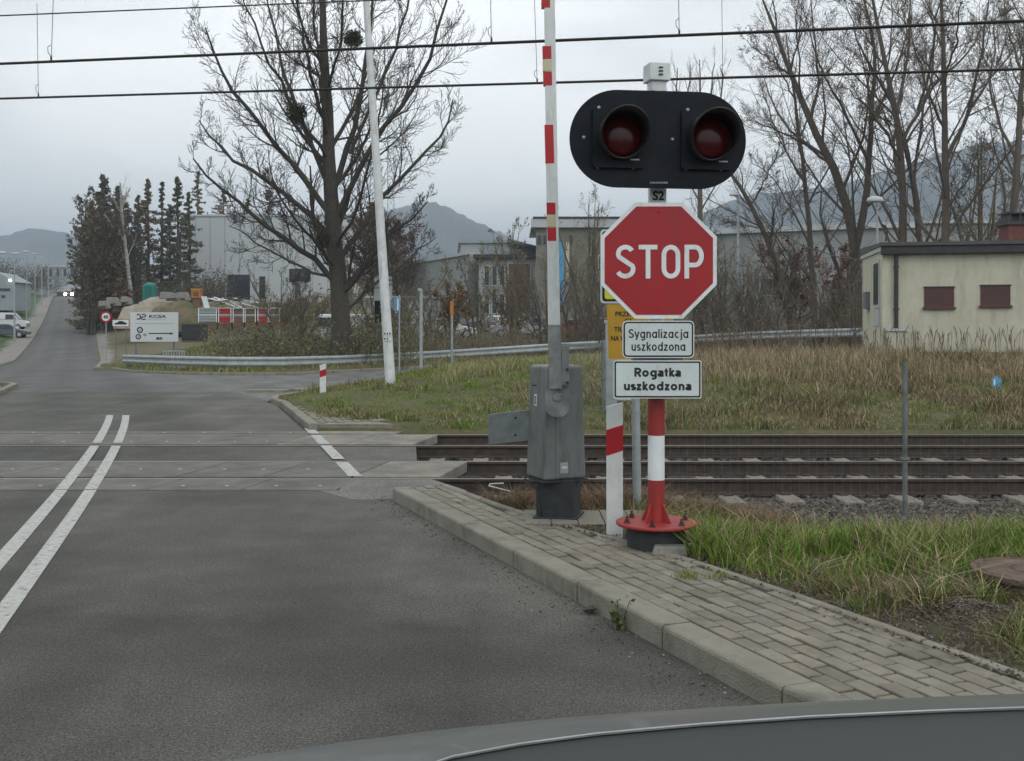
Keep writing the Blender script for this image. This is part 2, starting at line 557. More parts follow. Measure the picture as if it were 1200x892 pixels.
def G(x, y, road=True):
    """height of the natural ground"""
    x = np.asarray(x, float); y = np.asarray(y, float)
    zr = zroad(x, y)
    sd = road_sd(x, y)
    # right-hand side fields
    mound = np.interp(x, [-6, -4.5, -3, -1.5, 0, 4, 8, 14, 30], [.06, .12, .30, .50, .62, .72, .76, .80, .8])
    kx = sstep(x, 1.0, 2.4)
    near = (1 - kx) * np.where((x < -1.5) & (y > 14), np.interp(y, [16.43, 16.58, 18.2], [-.24, .05, .09]), np.interp(y, [-20, 8.9, 9.6, 10.4, 16.8, 17.4, 18.2], [.10, .10, .02, -.24, -.24, -.02, .08])) + kx * np.interp(y, [-20, 7.6, 8.4, 9.2, 10.2, 16.8, 17.4, 18.2], [.10, .10, .0, -.14, -.27, -.27, -.02, .08])
    fr = np.where(y < 18, near, near + (mound - .08) * sstep(y, 17.8, 24.5))
    farR = np.interp(y, [50, 60, 75, 90, 140, 200, 300, 600], [.0, .1, .5, .9, 1.7, 3, 6, 8])
    fr = fr * (1 - sstep(y, 32, 56)) + farR * sstep(y, 32, 56)
    farL = np.interp(y, [30, 45, 52, 55, 62, 75, 90, 100, 140, 200, 260, 600], [0, -.35, -.4, 0.0, .5, 1.9, 3.2, 3.9, 4.3, 7.5, 9.0, 9.0])
    kl = 1 - sstep(x, -13, -3)
    right = fr * (1 - kl) + np.where(y > 38, farL, fr) * kl
    right = np.minimum(right, zr + .12 + .16 * np.maximum(0, sd - .3) + np.where(y < 30, .25 * np.maximum(0, sd - 1.0), 0))
    right = np.where((y > TR0 - 1.2) & (y < TR1 + .5), fr, right)
    # left-hand side
    left = zr + .10 + .22 * np.clip(sd - 2.45, 0, 14)
    left = np.where((y > TR0 - .3) & (y < TR1 - .2), -.24, left)
    mid = (Redge(y) + Ledge(y)) / 2
    g = np.where(x > mid, right, left)
    g = g + np.where((y > 17.5) | (y < 9), .035 * vnoise(x, y, .9) * np.clip(sd - .4, 0, 1), 0)
    g = np.where(sd < .2, np.minimum(g, zr - .07 - .1 * np.clip(-sd, 0, 1)), g)
    g = g + .11 * np.exp(-((x - 2.32) ** 2 / .09 + (y - 5.5) ** 2 / .05))
    far = sstep(np.hypot(x, y), 600, 1100)
    return g * (1 - far) + 8 * far


# ------------------------------------------------------------------ ground sheet
def axis_grid(parts):
    out = [parts[0][0]]
    for a, b, s in parts:
        n = max(1, int(round((b - a) / s)))
        out += list(np.linspace(a, b, n + 1)[1:])
    return np.array(out)


gx = axis_grid([(-3600, -1200, 800), (-1200, -200, 100), (-200, -100, 5), (-100, -30, 1.2), (-30, -8, .5), (-8, 6, .14), (6, 20, .5), (20, 100, 3), (100, 300, 20), (300, 1300, 100), (1300, 3600, 800)])
gy = axis_grid([(-300, -12, 40), (-12, -2, 2), (-2, 3, .5), (3, 12, .14), (12, 26, .25), (26, 60, .7), (60, 260, 2), (260, 600, 20), (600, 1200, 100), (1200, 3900, 900)])
XX, YY = np.meshgrid(gx, gy)
ZZ = G(XX, YY)
nx, ny = len(gx), len(gy)
V = np.stack([XX.ravel(), YY.ravel(), ZZ.ravel()], 1)
idx = np.arange(nx * ny).reshape(ny, nx)
Fq = np.stack([idx[:-1, :-1], idx[:-1, 1:], idx[1:, 1:], idx[1:, :-1]], -1).reshape(-1, 4)
# soil / turf / dry grass colours by place
nz = vnoise(V[:, 0], V[:, 1], .8, 1) * .5 + vnoise(V[:, 0], V[:, 1], 3.1, 2) * .35
green = np.array([.060, .075, .018]); straw = np.array([.115, .09, .042]); soil = np.array([.06, .046, .032])
k = np.clip(.5 + nz, 0, 1)[:, None]
gc = green * (1 - k) + straw * k
nearm = ((V[:, 1] < 10.6) & (V[:, 0] > -2))[:, None]
gc = np.where(nearm, soil * (1 - .55 * k) + green * .7 * k, gc)
const = ((V[:, 1] > 66) & (V[:, 0] < -10))[:, None]
gc = np.where(const, np.array([.085, .095, .035]) * k + np.array([.15, .115, .07]) * (1 - k), gc)
leftg = (V[:, 0] < Ledge(V[:, 1]))[:, None]
gc = np.where(leftg, np.array([.05, .085, .02]) * (.8 + .4 * k), gc)
M['ground'] = mat('ground_soil', (0.75, .75, .75), 0.95, (1.2, 1.2, 1.2), 9, 0.8, 30, attr='tint', detail=8)
g = npmesh('ground', V, Fq, M['ground'], gc, smooth=True)
kind(g, 'structure')

# ------------------------------------------------------------------ asphalt
def asphalt(name, base, hi_, patches=True):
    m = bpy.data.materials.new(name)
    m.use_nodes = True
    t = m.node_tree; b = t.nodes['Principled BSDF']
    c = t.nodes.new('ShaderNodeTexCoord')
    def noise(scale, detail=4, rough=.6, vec=None, stretch=None):
        n = t.nodes.new('ShaderNodeTexNoise')
        n.inputs['Scale'].default_value = scale; n.inputs['Detail'].default_value = detail; n.inputs['Roughness'].default_value = rough
        v = c.outputs['Object']
        if stretch:
            mpn = t.nodes.new('ShaderNodeMapping'); mpn.inputs['Scale'].default_value = stretch[:3]
            mpn.inputs['Rotation'].default_value = (0, 0, stretch[3])
            t.links.new(v, mpn.inputs['Vector']); v = mpn.outputs['Vector']
        t.links.new(v, n.inputs['Vector'])
        return n.outputs['Fac']
    def rng_(s, a, b_, lo, hi2):
        r = t.nodes.new('ShaderNodeMapRange')
        r.inputs[1].default_value = a; r.inputs[2].default_value = b_; r.inputs[3].default_value = lo; r.inputs[4].default_value = hi2
        t.links.new(s, r.inputs[0]); return r.outputs[0]
    def mul(a, b_):
        r = t.nodes.new('ShaderNodeMath'); r.operation = 'MULTIPLY'
        t.links.new(a, r.inputs[0]); t.links.new(b_, r.inputs[1]); return r.outputs[0]
    agg = rng_(noise(95, 4, .9), .40, .60, .2, 1.8)
    agg2 = rng_(noise(40, 5, .85), .38, .62, .7, 1.3)
    mott = rng_(noise(2.2, 6), .35, .65, .86, 1.12)
    track = rng_(noise(1.0, 4, .5, None, (1.3, .09, 1, R(-18))), .36, .64, .84, 1.13)
    band = rng_(noise(.55, 3, .4, None, (.25, 1.6, 1, R(-6))), .42, .58, .92, 1.04)
    sx_ = t.nodes.new('ShaderNodeSeparateXYZ'); t.links.new(c.outputs['Object'], sx_.inputs[0])
    def mth(op, a, b_=None, v=None):
        r = t.nodes.new('ShaderNodeMath'); r.operation = op
        t.links.new(a, r.inputs[0])
        if b_ is not None: t.links.new(b_, r.inputs[1])
        if v is not None: r.inputs[1].default_value = v
        return r.outputs[0]
    u_k = mth('ADD', mth('ADD', sx_.outputs[0], mth('MULTIPLY', sx_.outputs[1], v=.41)), v=-2.99)     # metres from the kerb, negative on the road
    dist_n = mth('MULTIPLY', noise(1.6, 5, .7), v=.7)
    dust = rng_(mth('ADD', u_k, dist_n), -.75, .25, 1.0, 1.42)
    wear = rng_(mth('COSINE', mth('MULTIPLY', mth('ADD', u_k, v=1.55), v=3.5)), -1, 1, 1.07, .90)
    vo = t.nodes.new('ShaderNodeTexVoronoi'); vo.feature = 'DISTANCE_TO_EDGE'; vo.inputs['Scale'].default_value = .42
    wv = t.nodes.new('ShaderNodeMix'); wv.data_type = 'RGBA'; wv.blend_type = 'ADD'; wv.inputs[0].default_value = .22
    nn_ = t.nodes.new('ShaderNodeTexNoise'); nn_.inputs['Scale'].default_value = 5; nn_.inputs['Detail'].default_value = 6
    t.links.new(c.outputs['Object'], nn_.inputs['Vector'])
    t.links.new(c.outputs['Object'], wv.inputs[6]); t.links.new(nn_.outputs['Color'], wv.inputs[7])
    t.links.new(wv.outputs[2], vo.inputs['Vector'])
    crk = rng_(vo.outputs['Distance'], .001, .004, 0.0, 1.0)
    msk = rng_(noise(.35, 2), .50, .56, 0.0, 1.0)
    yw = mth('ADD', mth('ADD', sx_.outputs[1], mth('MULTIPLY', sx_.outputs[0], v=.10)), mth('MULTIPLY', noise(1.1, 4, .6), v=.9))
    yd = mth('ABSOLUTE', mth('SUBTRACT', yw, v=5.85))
    screen_refl = rng_(yd, .35, .7, .74, 1.0) if name == 'asphalt_worn' else rng_(yd, 0, 1, 1, 1)  # windscreen reflection painted into the near asphalt colour as a darker cross band
    crack = mth('MAXIMUM', rng_(crk, 0, 1, .86, 1.0), mth('SUBTRACT', msk, v=0))
    f = mul(mul(mul(agg, agg2), mul(mul(mott, track), band)), mul(mul(dust, wear), mul(crack, screen_refl)))
    mm = t.nodes.new('ShaderNodeMix'); mm.data_type = 'RGBA'; mm.blend_type = 'MULTIPLY'; mm.inputs[0].default_value = 1
    r = t.nodes.new('ShaderNodeValToRGB')
    r.color_ramp.elements[0].position = .35; r.color_ramp.elements[1].position = .65
    r.color_ramp.elements[0].color = (*base, 1); r.color_ramp.elements[1].color = (*hi_, 1)
    t.links.new(noise(.7, 4), r.inputs['Fac'])
    t.links.new(r.outputs['Color'], mm.inputs[6]); t.links.new(f, mm.inputs[7])
    t.links.new(mm.outputs[2], b.inputs['Base Color'])
    b.inputs['Roughness'].default_value = .82
    b.inputs['Specular IOR Level'].default_value = .35
    bp = t.nodes.new('ShaderNodeBump'); bp.inputs['Strength'].default_value = .6; bp.inputs['Distance'].default_value = .006
    t.links.new(noise(140, 4, .7), bp.inputs['Height']); t.links.new(bp.outputs['Normal'], b.inputs['Normal'])
    return m


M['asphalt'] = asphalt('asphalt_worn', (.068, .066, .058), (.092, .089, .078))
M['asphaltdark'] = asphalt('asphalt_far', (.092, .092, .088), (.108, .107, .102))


def strip(name, ya, yb, step, lf, rf, zf, m, nxs=10, smooth=True):
    ys = np.arange(ya, yb + 1e-6, step)
    ys = np.linspace(ya, yb, max(2, int(round((yb - ya) / step)) + 1))
    u = np.linspace(0, 1, nxs)
    Ys = np.repeat(ys[:, None], nxs, 1)
    Xs = lf(ys)[:, None] * (1 - u) + rf(ys)[:, None] * u
    Zs = zf(Xs, Ys)
    n = len(ys)
    i = np.arange(n * nxs).reshape(n, nxs)
    Fs = np.stack([i[:-1, :-1], i[:-1, 1:], i[1:, 1:], i[1:, :-1]], -1).reshape(-1, 4)
    return np.stack([Xs.ravel(), Ys.ravel(), Zs.ravel()], 1), Fs


def join(parts):
    Vs, Fs, o = [], [], 0
    for v, f in parts:
        Vs.append(v); Fs.append(f + o); o += len(v)
    return np.concatenate(Vs), np.concatenate(Fs)


Y_PAN = (10.57, 16.42)
midR = lambda y: np.interp(y, [12.9, 14.45], [-1.15, -1.3])
parts = [strip('a', -8, Y_PAN[0] - .01, .5, Ledge, lambda y: np.where(y > 9.9, Redge(y) + (y - 9.9) * .95, Redge(y)), lambda x, y: 0 * x, None),
         strip('b', 12.90, 14.43, .4, lambda y: Ledge(y) - .3, midR, lambda x, y: 0 * x - .006, None),
         strip('c', Y_PAN[1] + .01, 26, .5, Ledge, Redge, zroad, None)]
v, f = join(parts)
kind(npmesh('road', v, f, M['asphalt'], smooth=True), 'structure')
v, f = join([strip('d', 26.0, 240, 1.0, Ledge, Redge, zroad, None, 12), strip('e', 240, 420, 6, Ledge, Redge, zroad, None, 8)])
kind(npmesh('far_road', v, f, M['asphaltdark'], smooth=True), 'structure')


def seg_interp(pts, n):
    p = np.array(pts, float)
    d = np.r_[0, np.cumsum(np.hypot(*(p[1:] - p[:-1]).T))]
    t = np.linspace(0, d[-1], n)
    return np.stack([np.interp(t, d, p[:, 0]), np.interp(t, d, p[:, 1])], 1)


# side road surface: strips between the near and the far edge
A = seg_interp([(-5.4, 22.0)] + SN, 60)
B = seg_interp([(Redge(52.9), 52.9)] + SF, 60)
nu = 14
u = np.linspace(0, 1, nu)[None, :, None]
Pm = A[:, None, :] * (1 - u) + B[:, None, :] * u
# keep the patch off the main road so that the two sheets do not overlap
xm = Pm[..., 0]; ym = Pm[..., 1]
zz = zroad(xm, ym) + np.where(ym < 60, -0.006, -0.006)
i = np.arange(60 * nu).reshape(60, nu)
Fs = np.stack([i[:-1, :-1], i[1:, :-1], i[1:, 1:], i[:-1, 1:]], -1).reshape(-1, 4)
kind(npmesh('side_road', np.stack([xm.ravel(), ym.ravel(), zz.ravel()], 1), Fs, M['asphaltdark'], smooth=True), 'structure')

# ------------------------------------------------------------------ painted lines
M['paint'] = mat('road_paint', (.50, .505, .475), .75, (.33, .33, .31), 22, .3, 120, detail=8, dirt=((.12, .12, .11), 13, .565, .65))
mb = MB()


def pline(mb, fx, ya, yb, wd, skip=()):
    ys = np.linspace(ya, yb, 60)
    for a, b in zip(ys[:-1], ys[1:]):
        m_ = (a + b) / 2
        if any(s0 < m_ < s1 for s0, s1 in skip):
            continue
        z = .010 if Y_PAN[0] - .1 < m_ < Y_PAN[1] + .1 else .005
        mb.quad((fx(a) - wd / 2, a, z), (fx(a) + wd / 2, a, z), (fx(b) + wd / 2, b, z), (fx(b) - wd / 2, b, z))


sk = [(11.3, 11.5), (12.75, 12.95), (14.4, 14.6), (15.8, 16.0)]
_cf = np.polyfit([0, 4, 6.76, 9.37, 13, 19.3], [-1.36, -2.47, -3.24, -3.96, -5.06, -7.13], 3)
cl = lambda y: float(np.polyval(_cf, y))
pline(mb, lambda y: cl(y) - .145, -3, 19.3, .125, sk)
pline(mb, lambda y: cl(y) + .145, -3, 19.3, .125, sk)
o = mb.build('centre_line_marking', M['paint']); kind(o, 'structure')
mb = MB()
pline(mb, lambda y: float(np.interp(y, [11.4, 16.9], [-1.66, -3.22])), 11.52, 16.9, .15, sk)
o = mb.build('edge_line_marking', M['paint']); kind(o, 'structure')

# ------------------------------------------------------------------ kerbs and brick pavement
def kerb_line(mb, pts, zf, wd=.15, top=.12, side=1, L=1.0, gap=.012, rnd=0.012, drop=.1):
    """kerb stones along a polyline; side=+1: stone lies to the right of travel"""
    p = np.array(pts, float)
    d = np.r_[0, np.cumsum(np.hypot(*(p[1:] - p[:-1]).T))]
    n = max(1, int(round(d[-1] / L)))
    t = np.linspace(0, d[-1], n + 1)
    q = np.stack([np.interp(t, d, p[:, 0]), np.interp(t, d, p[:, 1])], 1)
    for a, b in zip(q[:-1], q[1:]):
        e = b - a; l = np.hypot(*e); e = e / l
        nrm = np.array([e[1], -e[0]]) * side
        a2 = a + e * gap / 2; b2 = b - e * gap / 2
        jit = rng.normal(0, .003)
        r = .018
        prof = [(jit, -drop), (jit, top - r), (jit + .006, top - .006), (jit + r, top), (wd - .006, top), (wd, top - .006), (wd, -drop)]
        vs = []
        za, zb = float(zf(*a)), float(zf(*b))
        hj = rng.normal(0, .002)
        for pt, z0 in ((a2, za), (b2, zb)):
            for s_, h in prof:
                vs.append((pt[0] + nrm[0] * s_, pt[1] + nrm[1] * s_, z0 + h + hj))
        k_ = len(prof)
        fs = [(i_, i_ + 1, k_ + i_ + 1, k_ + i_) for i_ in range(k_ - 1)] + [tuple(range(k_))[::-1], tuple(range(k_, 2 * k_))]
        if side < 0:
            fs = [f_[::-1] for f_ in fs]
        mb.add(vs, fs)


M['kerbm'] = mat('kerb_concrete', (.205, .193, .155), .9, (.265, .25, .205), 3.5, .5, 90, detail=8, dirt=((.10, .096, .078), 3.0, .5, .72))
zfun = lambda x, y: zroad(x, y)
mb = MB()
nk = [(Redge(y), y) for y in np.linspace(-1.0, 10.0, 12)]
kerb_line(mb, nk, zfun, wd=.17, top=.12)
o = mb.build('near_kerb', M['kerbm']); kind(o, 'structure')
mb = MB()
kerb_line(mb, [(-4.72 + (21.7 - y) * .305, y) for y in np.linspace(16.6, 21.7, 6)] + [(-5.2, 22.6), (-5.25, 23.6), (-5.0, 24.4)] + SN[2:9], zfun, top=.10)
kerb_line(mb, [(Redge(y), y) for y in (52.9, 60)][:1] + SF, zfun, top=.10, side=-1)
kerb_line(mb, [(Redge(y), y) for y in (54, 62, 75, 90, 110, 130, 160, 200, 235)], zfun, top=.10, L=3, wd=.25)
kerb_line(mb, [(Ledge(y), y) for y in np.linspace(17, 26, 8)] + [(-13.2, 28.6), (-15.0, 30.5), (-17.5, 31.5)], zfun, top=.10, side=-1)
kerb_line(mb, [(Ledge(y), y) for y in (34, 45, 60, 75, 90, 110, 130, 160, 200, 235)], zfun, top=.10, side=-1, L=3)
o = mb.build('far_kerb', M['kerbm']); kind(o, 'structure')


def bricks(inner, outer_w, zf, L=.20, W=.10, gap=.006, seed=0, cut=None, top=.118):
    """rows of small paving bricks following a polyline, laid to its right"""
    r_ = np.random.default_rng(seed)
    p = np.array(inner, float)
    d = np.r_[0, np.cumsum(np.hypot(*(p[1:] - p[:-1]).T))]
    vs, fs, cs = [], [], []
    rows = 22
    for j in range(rows):
        s0 = j * W + .175
        t = (j % 2) * L / 2
        while t < d[-1] - L * .5:
            def P_(tt, s_):
                x = np.interp(tt, d, p[:, 0]); y = np.interp(tt, d, p[:, 1])
                e = np.array([np.interp(tt + .3, d, p[:, 0]) - np.interp(tt - .3, d, p[:, 0]), np.interp(tt + .3, d, p[:, 1]) - np.interp(tt - .3, d, p[:, 1])])
                e /= np.hypot(*e) + 1e-9
                return np.array([x + e[1] * s_, y - e[0] * s_])
            ow = outer_w(t + L / 2)
            if s0 + W * .6 <= ow:
                g2 = gap / 2 + r_.uniform(0, .0015)
                s1 = min(s0 + W - g2, ow)
                c_ = [P_(t + g2, s0 + g2), P_(t + L - g2, s0 + g2), P_(t + L - g2, s1), P_(t + g2, s1)]
                m_ = sum(c_) / 4
                if cut is None or cut(m_):
                    z = float(zf(*m_)) + top + r_.normal(0, .0022)
                    tilt = r_.normal(0, .0018, 4)
                    o_ = len(vs)
                    for kk, q in enumerate(c_):
                        vs.append((q[0], q[1], z - .03))
                    for kk, q in enumerate(c_):
                        vs.append((q[0], q[1], z - .004 + tilt[kk]))
                    for kk, q in enumerate(c_):
                        q2 = q + (m_ - q) / (np.hypot(*(m_ - q)) + 1e-9) * .006
                        vs.append((q2[0], q2[1], z + tilt[kk]))
                    for base in (0, 4):
                        for kk in range(4):
                            n2 = (kk + 1) % 4
                            fs.append((o_ + base + n2, o_ + base + kk, o_ + base + 4 + kk, o_ + base + 4 + n2))
                    fs.append((o_ + 11, o_ + 10, o_ + 9, o_ + 8))
                    tone = r_.normal(1, .085)
                    warm = r_.normal(0, .012)
                    cs += [(tone * (1 + warm), tone, tone * (1 - warm))] * 12
            t += L
    return np.array(vs), np.array(fs), np.array(cs)


M['brickpave'] = mat('paving_brick', (.19, .172, .135), .9, (.255, .235, .188), 5, .5, 120, attr='tint', detail=8, dirt=((.09, .095, .065), 2.0, .5, .75))
M['sand'] = mat('joint_dirt', (.06, .05, .035), .95, (.035, .05, .018), 8, .5, 60)


def near_w(t):
    # outer width of the pavement along the kerb (t from the camera end)
    return float(np.interp(t, [0, 2, 4.5, 6.0, 8.2, 9.2, 9.7, 10.5, 11.6], [1.25, 1.2, 1.1, .99, .92, .72, .60, .53, .45]))


v, f, c = bricks(nk, near_w, lambda x, y: 0.0, L=.20, W=.102, gap=.013, seed=3)
f = f[:, ::-1]
kind(npmesh('pavement', v, f, M['brickpave'], c), 'structure')
# dirt bed under the bricks
p = np.array(nk); mb = MB()
dd = np.r_[0, np.cumsum(np.hypot(*(p[1:] - p[:-1]).T))]
for i in range(len(p) - 1):
    e = p[i + 1] - p[i]; e /= np.hypot(*e); n_ = np.array([e[1], -e[0]])
    a0, a1 = p[i] + n_ * .165, p[i + 1] + n_ * .165
    b0, b1 = p[i] + n_ * (near_w(dd[i]) + .06), p[i + 1] + n_ * (near_w(dd[i + 1]) + .06)
    mb.quad((*a0, .108), (*b0, .108), (*b1, .108), (*a1, .108))
o = mb.build('pavement_bed', M['sand']); kind(o, 'structure')
# slim edging stone along the outer edge
mb = MB()
edge = []
for i in range(len(p)):
    e = (p[min(i + 1, len(p) - 1)] - p[max(i - 1, 0)]); e /= np.hypot(*e); n_ = np.array([e[1], -e[0]])
    edge.append(p[i] + n_ * (near_w(dd[i]) + .01))
kerb_line(mb, [q for q in edge if q[1] > 3.2], lambda x, y: 0, wd=.06, top=.128, L=1.0)
o = mb.build('pavement_edging', M['kerbm']); kind(o, 'structure')
# brick pavement on the far side of the tracks
isl = [(-4.72 + (21.7 - y) * .305, y) for y in np.linspace(16.75, 22.0, 8)]
v, f, c = bricks(isl, lambda t: float(np.interp(t, [0, 2.5, 5.5], [1.35, 1.15, .55])), lambda x, y: 0.0, L=.24, W=.14, gap=.016, seed=5, top=.10)
kind(npmesh('far_pavement', v, f[:, ::-1], M['brickpave'], c), 'structure')
mb = MB()
mb.prismz([(isl[0][0] + .15, 16.7), (isl[0][0] + 1.35, 16.7), (-3.9, 19.6), (-4.5, 22.2), (isl[-1][0] + .13, 22.2)], 0, .085)
o = mb.build('far_pavement_bed', M['kerbm']); kind(o, 'structure')
# small patch of slabs round the barrier pedestal
mb = MB()
for i_ in range(5):
    for j_ in range(3):
        mb.box((.20 + i_ * .205, 8.22 + j_ * .205, .105 + rng.normal(0, .002)), (.198, .198, .05))
o = mb.build('pedestal_paving', M['kerbm'], bevel=.004); kind(o, 'structure')
# left pavement
M['pavel'] = mat('grey_pavers', (.185, .178, .162), .9, (.225, .215, .195), 2, .3, 30, dirt=((.2, .12, .10), .18, .56, .66))
v1, f1 = strip('l', 33, 238, 1.5, lambda y: Ledge(y) - 2.5, lambda y: Ledge(y) - .14, lambda x, y: zroad(x, y) + .115, None, 4)
v2, f2 = strip('l', 17.2, 27, .8, lambda y: Ledge(y) - 7.0, lambda y: Ledge(y) - .14, lambda x, y: zroad(x, y) + .105, None, 4)
v3, f3 = strip('l', 27, 62, 1.0, lambda y: Ledge(y) - np.interp(y, [27, 62], [14, 3]), lambda y: Ledge(y) - 3.0, lambda x, y: zroad(x, y) + .12 + .012 * np.abs(x - Ledge(y) + 3), None, 6)
v, f = join([(v1, f1), (v2, f2), (v3, f3)])
kind(npmesh('left_pavement', v, f, M['pavel']), 'structure')
# verge strip right of the far road (dusty)
v1, f1 = strip('l', 60, 160, 2, lambda y: Redge(y) + .25, lambda y: Redge(y) + 1.6, lambda x, y: zroad(x, y) + .11 + .1 * (x - Redge(y)), None, 4)
kind(npmesh('verge_strip', v1, f1, M['pavel']), 'structure')
# traffic island edge in the side road mouth
mb = MB()
kerb_line(mb, [at(290, 458.5, 26.2)[:2], at(345, 459, 26.3)[:2], at(420, 453, 29)[:2]], lambda x, y: -.02, wd=.35, top=.07)
o = mb.build('low_island_kerb', M['kerbm']); kind(o, 'structure')

# ------------------------------------------------------------------ tracks
RAILS = [(11.40, 12.835), (14.50, 15.935)]
mb = MB()


def bedpoly():
    v, f = strip('b', 8.3, 17.1, .12, lambda y: 0 * y - 40, lambda y: 0 * y + 70, lambda x, y: x * 0, None, 260)
    x, y = v[:, 0], v[:, 1]
    z = -.20 + .012 * vnoise(x, y, 7) + .012 * vnoise(x, y, 15, 3)
    z -= sstep(y, 10.9, 10.35) * .0
    z = z - np.where(x < 1.9, .12 * (1 - sstep(y, 10.2, 10.6)) + .5 * (y < 10.1), 0) - np.where((x < -1.3) & (y > 16.3), .3, 0) + np.where(x >= 1.9, np.interp(y, [8.2, 8.5, 9.3, 10.3], [-.02, .12, .06, 0]), 0) - .06 * sstep(y, 16.7, 17.1)
    ins = (x < -1.3 + 0 * y) & (x > Ledge(y) - .5)
    z = np.where(ins, -.26, z)
    v[:, 2] = z
    return v, f


v, f = bedpoly()
M['bed'] = mat('ballast_bed', (.055, .05, .045), .95, (.10, .092, .082), 22, 1.0, 34, detail=8)
kind(npmesh('track_bed', v, f, M['bed'], smooth=True), 'structure')

RP = [(-.072, 0), (.072, 0), (.072, .012), (.012, .03), (.009, .12), (.036, .132), (.036, .155), (.030, .162), (-.030, .162), (-.036, .155), (-.036, .132), (-.009, .12), (-.012, .03), (-.072, .012)]
names = ['near railway track with rusty rails, the one beside the barrier cabinet', 'far railway track with rusty rails, next to the grassy bank']
for ti, (ya, yb) in enumerate(RAILS):
    t = thing('railway_track', names[ti], 'railway track', (0, (ya + yb) / 2, -.16), 'railway tracks')
    for y in (ya, yb):
        mb = MB()
        n = len(RP)
        for x0, x1 in ((-40, 70),):
            vs = [(x0, y + a, -.162 + b) for a, b in RP] + [(x1, y + a, -.162 + b) for a, b in RP]
            for i in range(n):
                j = (i + 1) % n
                mb.add([vs[i], vs[j], vs[n + j], vs[n + i]], [(0, 1, 2, 3)], 1 if i == 7 else 0)
            mb.add(vs[:n], [tuple(range(n))]); mb.add(vs[n:], [tuple(range(n))[::-1]])
        mb.build('rail', [M['rail'], M['railtop']], t)
    yc = (ya + yb) / 2
    first = None
    xs = [x for x in np.arange(-.1 if ti == 0 else -1.0, 13 if ti == 0 else 16, .6)]
    for x in xs:
        if first is None:
            mb = MB()
            mb.box((x, yc, -.235), (.26, 2.5, .15), 0, 0, .78, .985)
            for yr in (ya, yb):
                for s_ in (-1, 1):
                    mb.box((x, yr + s_ * .105, -.150), (.10, .06, .028), 1)
            first = mb.build('sleeper', [M['sleeper'], M['rail']], t, bevel=.008, seg=1)
            x_first = x
        else:
            c = first.copy(); COL.objects.link(c); c.parent = t
            c.location = (x - x_first + rng.normal(0, .012), 0, rng.normal(0, .003))

# ballast stones
def stones(name, n, region, size, m, tones):
    """region(rng,n)->x,y,z"""
    x, y, z = region(n)
    base = np.array([[1, 0, 0], [-1, 0, 0], [0, 1, 0], [0, -1, 0], [0, 0, 1], [0, 0, -1]], float)
    fc = np.array([[0, 2, 4], [2, 1, 4], [1, 3, 4], [3, 0, 4], [2, 0, 5], [1, 2, 5], [3, 1, 5], [0, 3, 5]])
    n = len(x)
    s = rng.uniform(size[0], size[1], n)
    V = base[None] * (1 + rng.uniform(-.35, .35, (n, 6, 1))) + rng.normal(0, .16, (n, 6, 3))
    V *= np.stack([s * rng.uniform(.8, 1.3, n), s * rng.uniform(.8, 1.3, n), s * rng.uniform(.55, .9, n)], 1)[:, None, :]
    a = rng.uniform(0, 6.28, n); ca, sa = np.cos(a)[:, None], np.sin(a)[:, None]
    b_ = rng.uniform(-.9, .9, n); cb, sb = np.cos(b_)[:, None], np.sin(b_)[:, None]
    X, Y, Z = V[..., 0], V[..., 1], V[..., 2]
    X, Z = X * cb - Z * sb, X * sb + Z * cb
    X, Y = X * ca - Y * sa, X * sa + Y * ca
    P = np.stack([X + x[:, None], Y + y[:, None], Z + z[:, None]], -1).reshape(-1, 3)
    Fs = (fc[None] + (np.arange(n) * 6)[:, None, None]).reshape(-1, 3)
    tone = np.array(tones)[rng.integers(0, len(tones), n)] * rng.uniform(.7, 1.3, (n, 1))
    return npmesh(name, P, Fs, m, np.repeat(tone, 6, 0))


M['stone'] = mat('stone_tint', (1, 1, 1), .9, attr='tint')


def reg_ballast(n):
    y = np.where(rng.uniform(0, 1, n) < .5, rng.uniform(8.4, 11.0, n), rng.uniform(10.3, 17.0, n)); x = rng.uniform(-1.2, 7.2, n) * (y / 12)
    ok = (y > 10.3) | (x > 1.6 + .5 * (y < 9)); x, y = x[ok], y[ok]; n = len(x)
    for yr in (11.4, 12.835, 14.5, 15.935):
        y = np.where(np.abs(y - yr) < .08, y + .16 * np.sign(y - yr + 1e-6), y)
    z = -.198 + np.interp(y, [8.2, 8.5, 9.3, 10.3], [-.02, .12, .06, 0]) - .05 * sstep(y, 16.7, 17.1) + rng.uniform(-.01, .012, n)
    return x, y, z


tones = [(.105, .095, .082), (.07, .062, .054), (.14, .128, .11), (.09, .072, .057), (.055, .048, .041)]
o = stones('ballast', 34000, reg_ballast, (.014, .032), M['stone'], tones)
stuff(o, 'loose grey crushed stone ballast around the railway sleepers', 'ballast')

# crossing deck
t = thing('level_crossing_deck', 'concrete slab deck carrying the road across the two railway tracks', 'level crossing', (-5, 13.5, 0))


def slab_row(y0, y1, xend, skew, L=.95, dots=None, dark=True):
    """slabs from the right end to the far left"""
    x = xend
    i = 0
    xl = Ledge((y0 + y1) / 2) - .6
    while x > xl:
        a, b = x - L + .012, x - .006
        mb = MB()
        k_ = skew * (y1 - y0)
        mb.prismz([(a, y0), (b, y0), (b + k_, y1), (a + k_, y1)], -.12, .006)
        inside = x < Redge((y0 + y1) / 2) + .25
        if dots is not None and inside:
            for yy in dots:
                for q in (.25, .72):
                    xx = a + q * L + skew * (yy - y0)
                    mb.lathe([(.019, 0), (.019, .0025)], (xx, yy, .006), 10, 'z', 1)
        mb.build('slab', [M['slabdark'] if inside else M['slabc'], M['cream']], t, bevel=.006, seg=1)
        x -= L
        i += 1


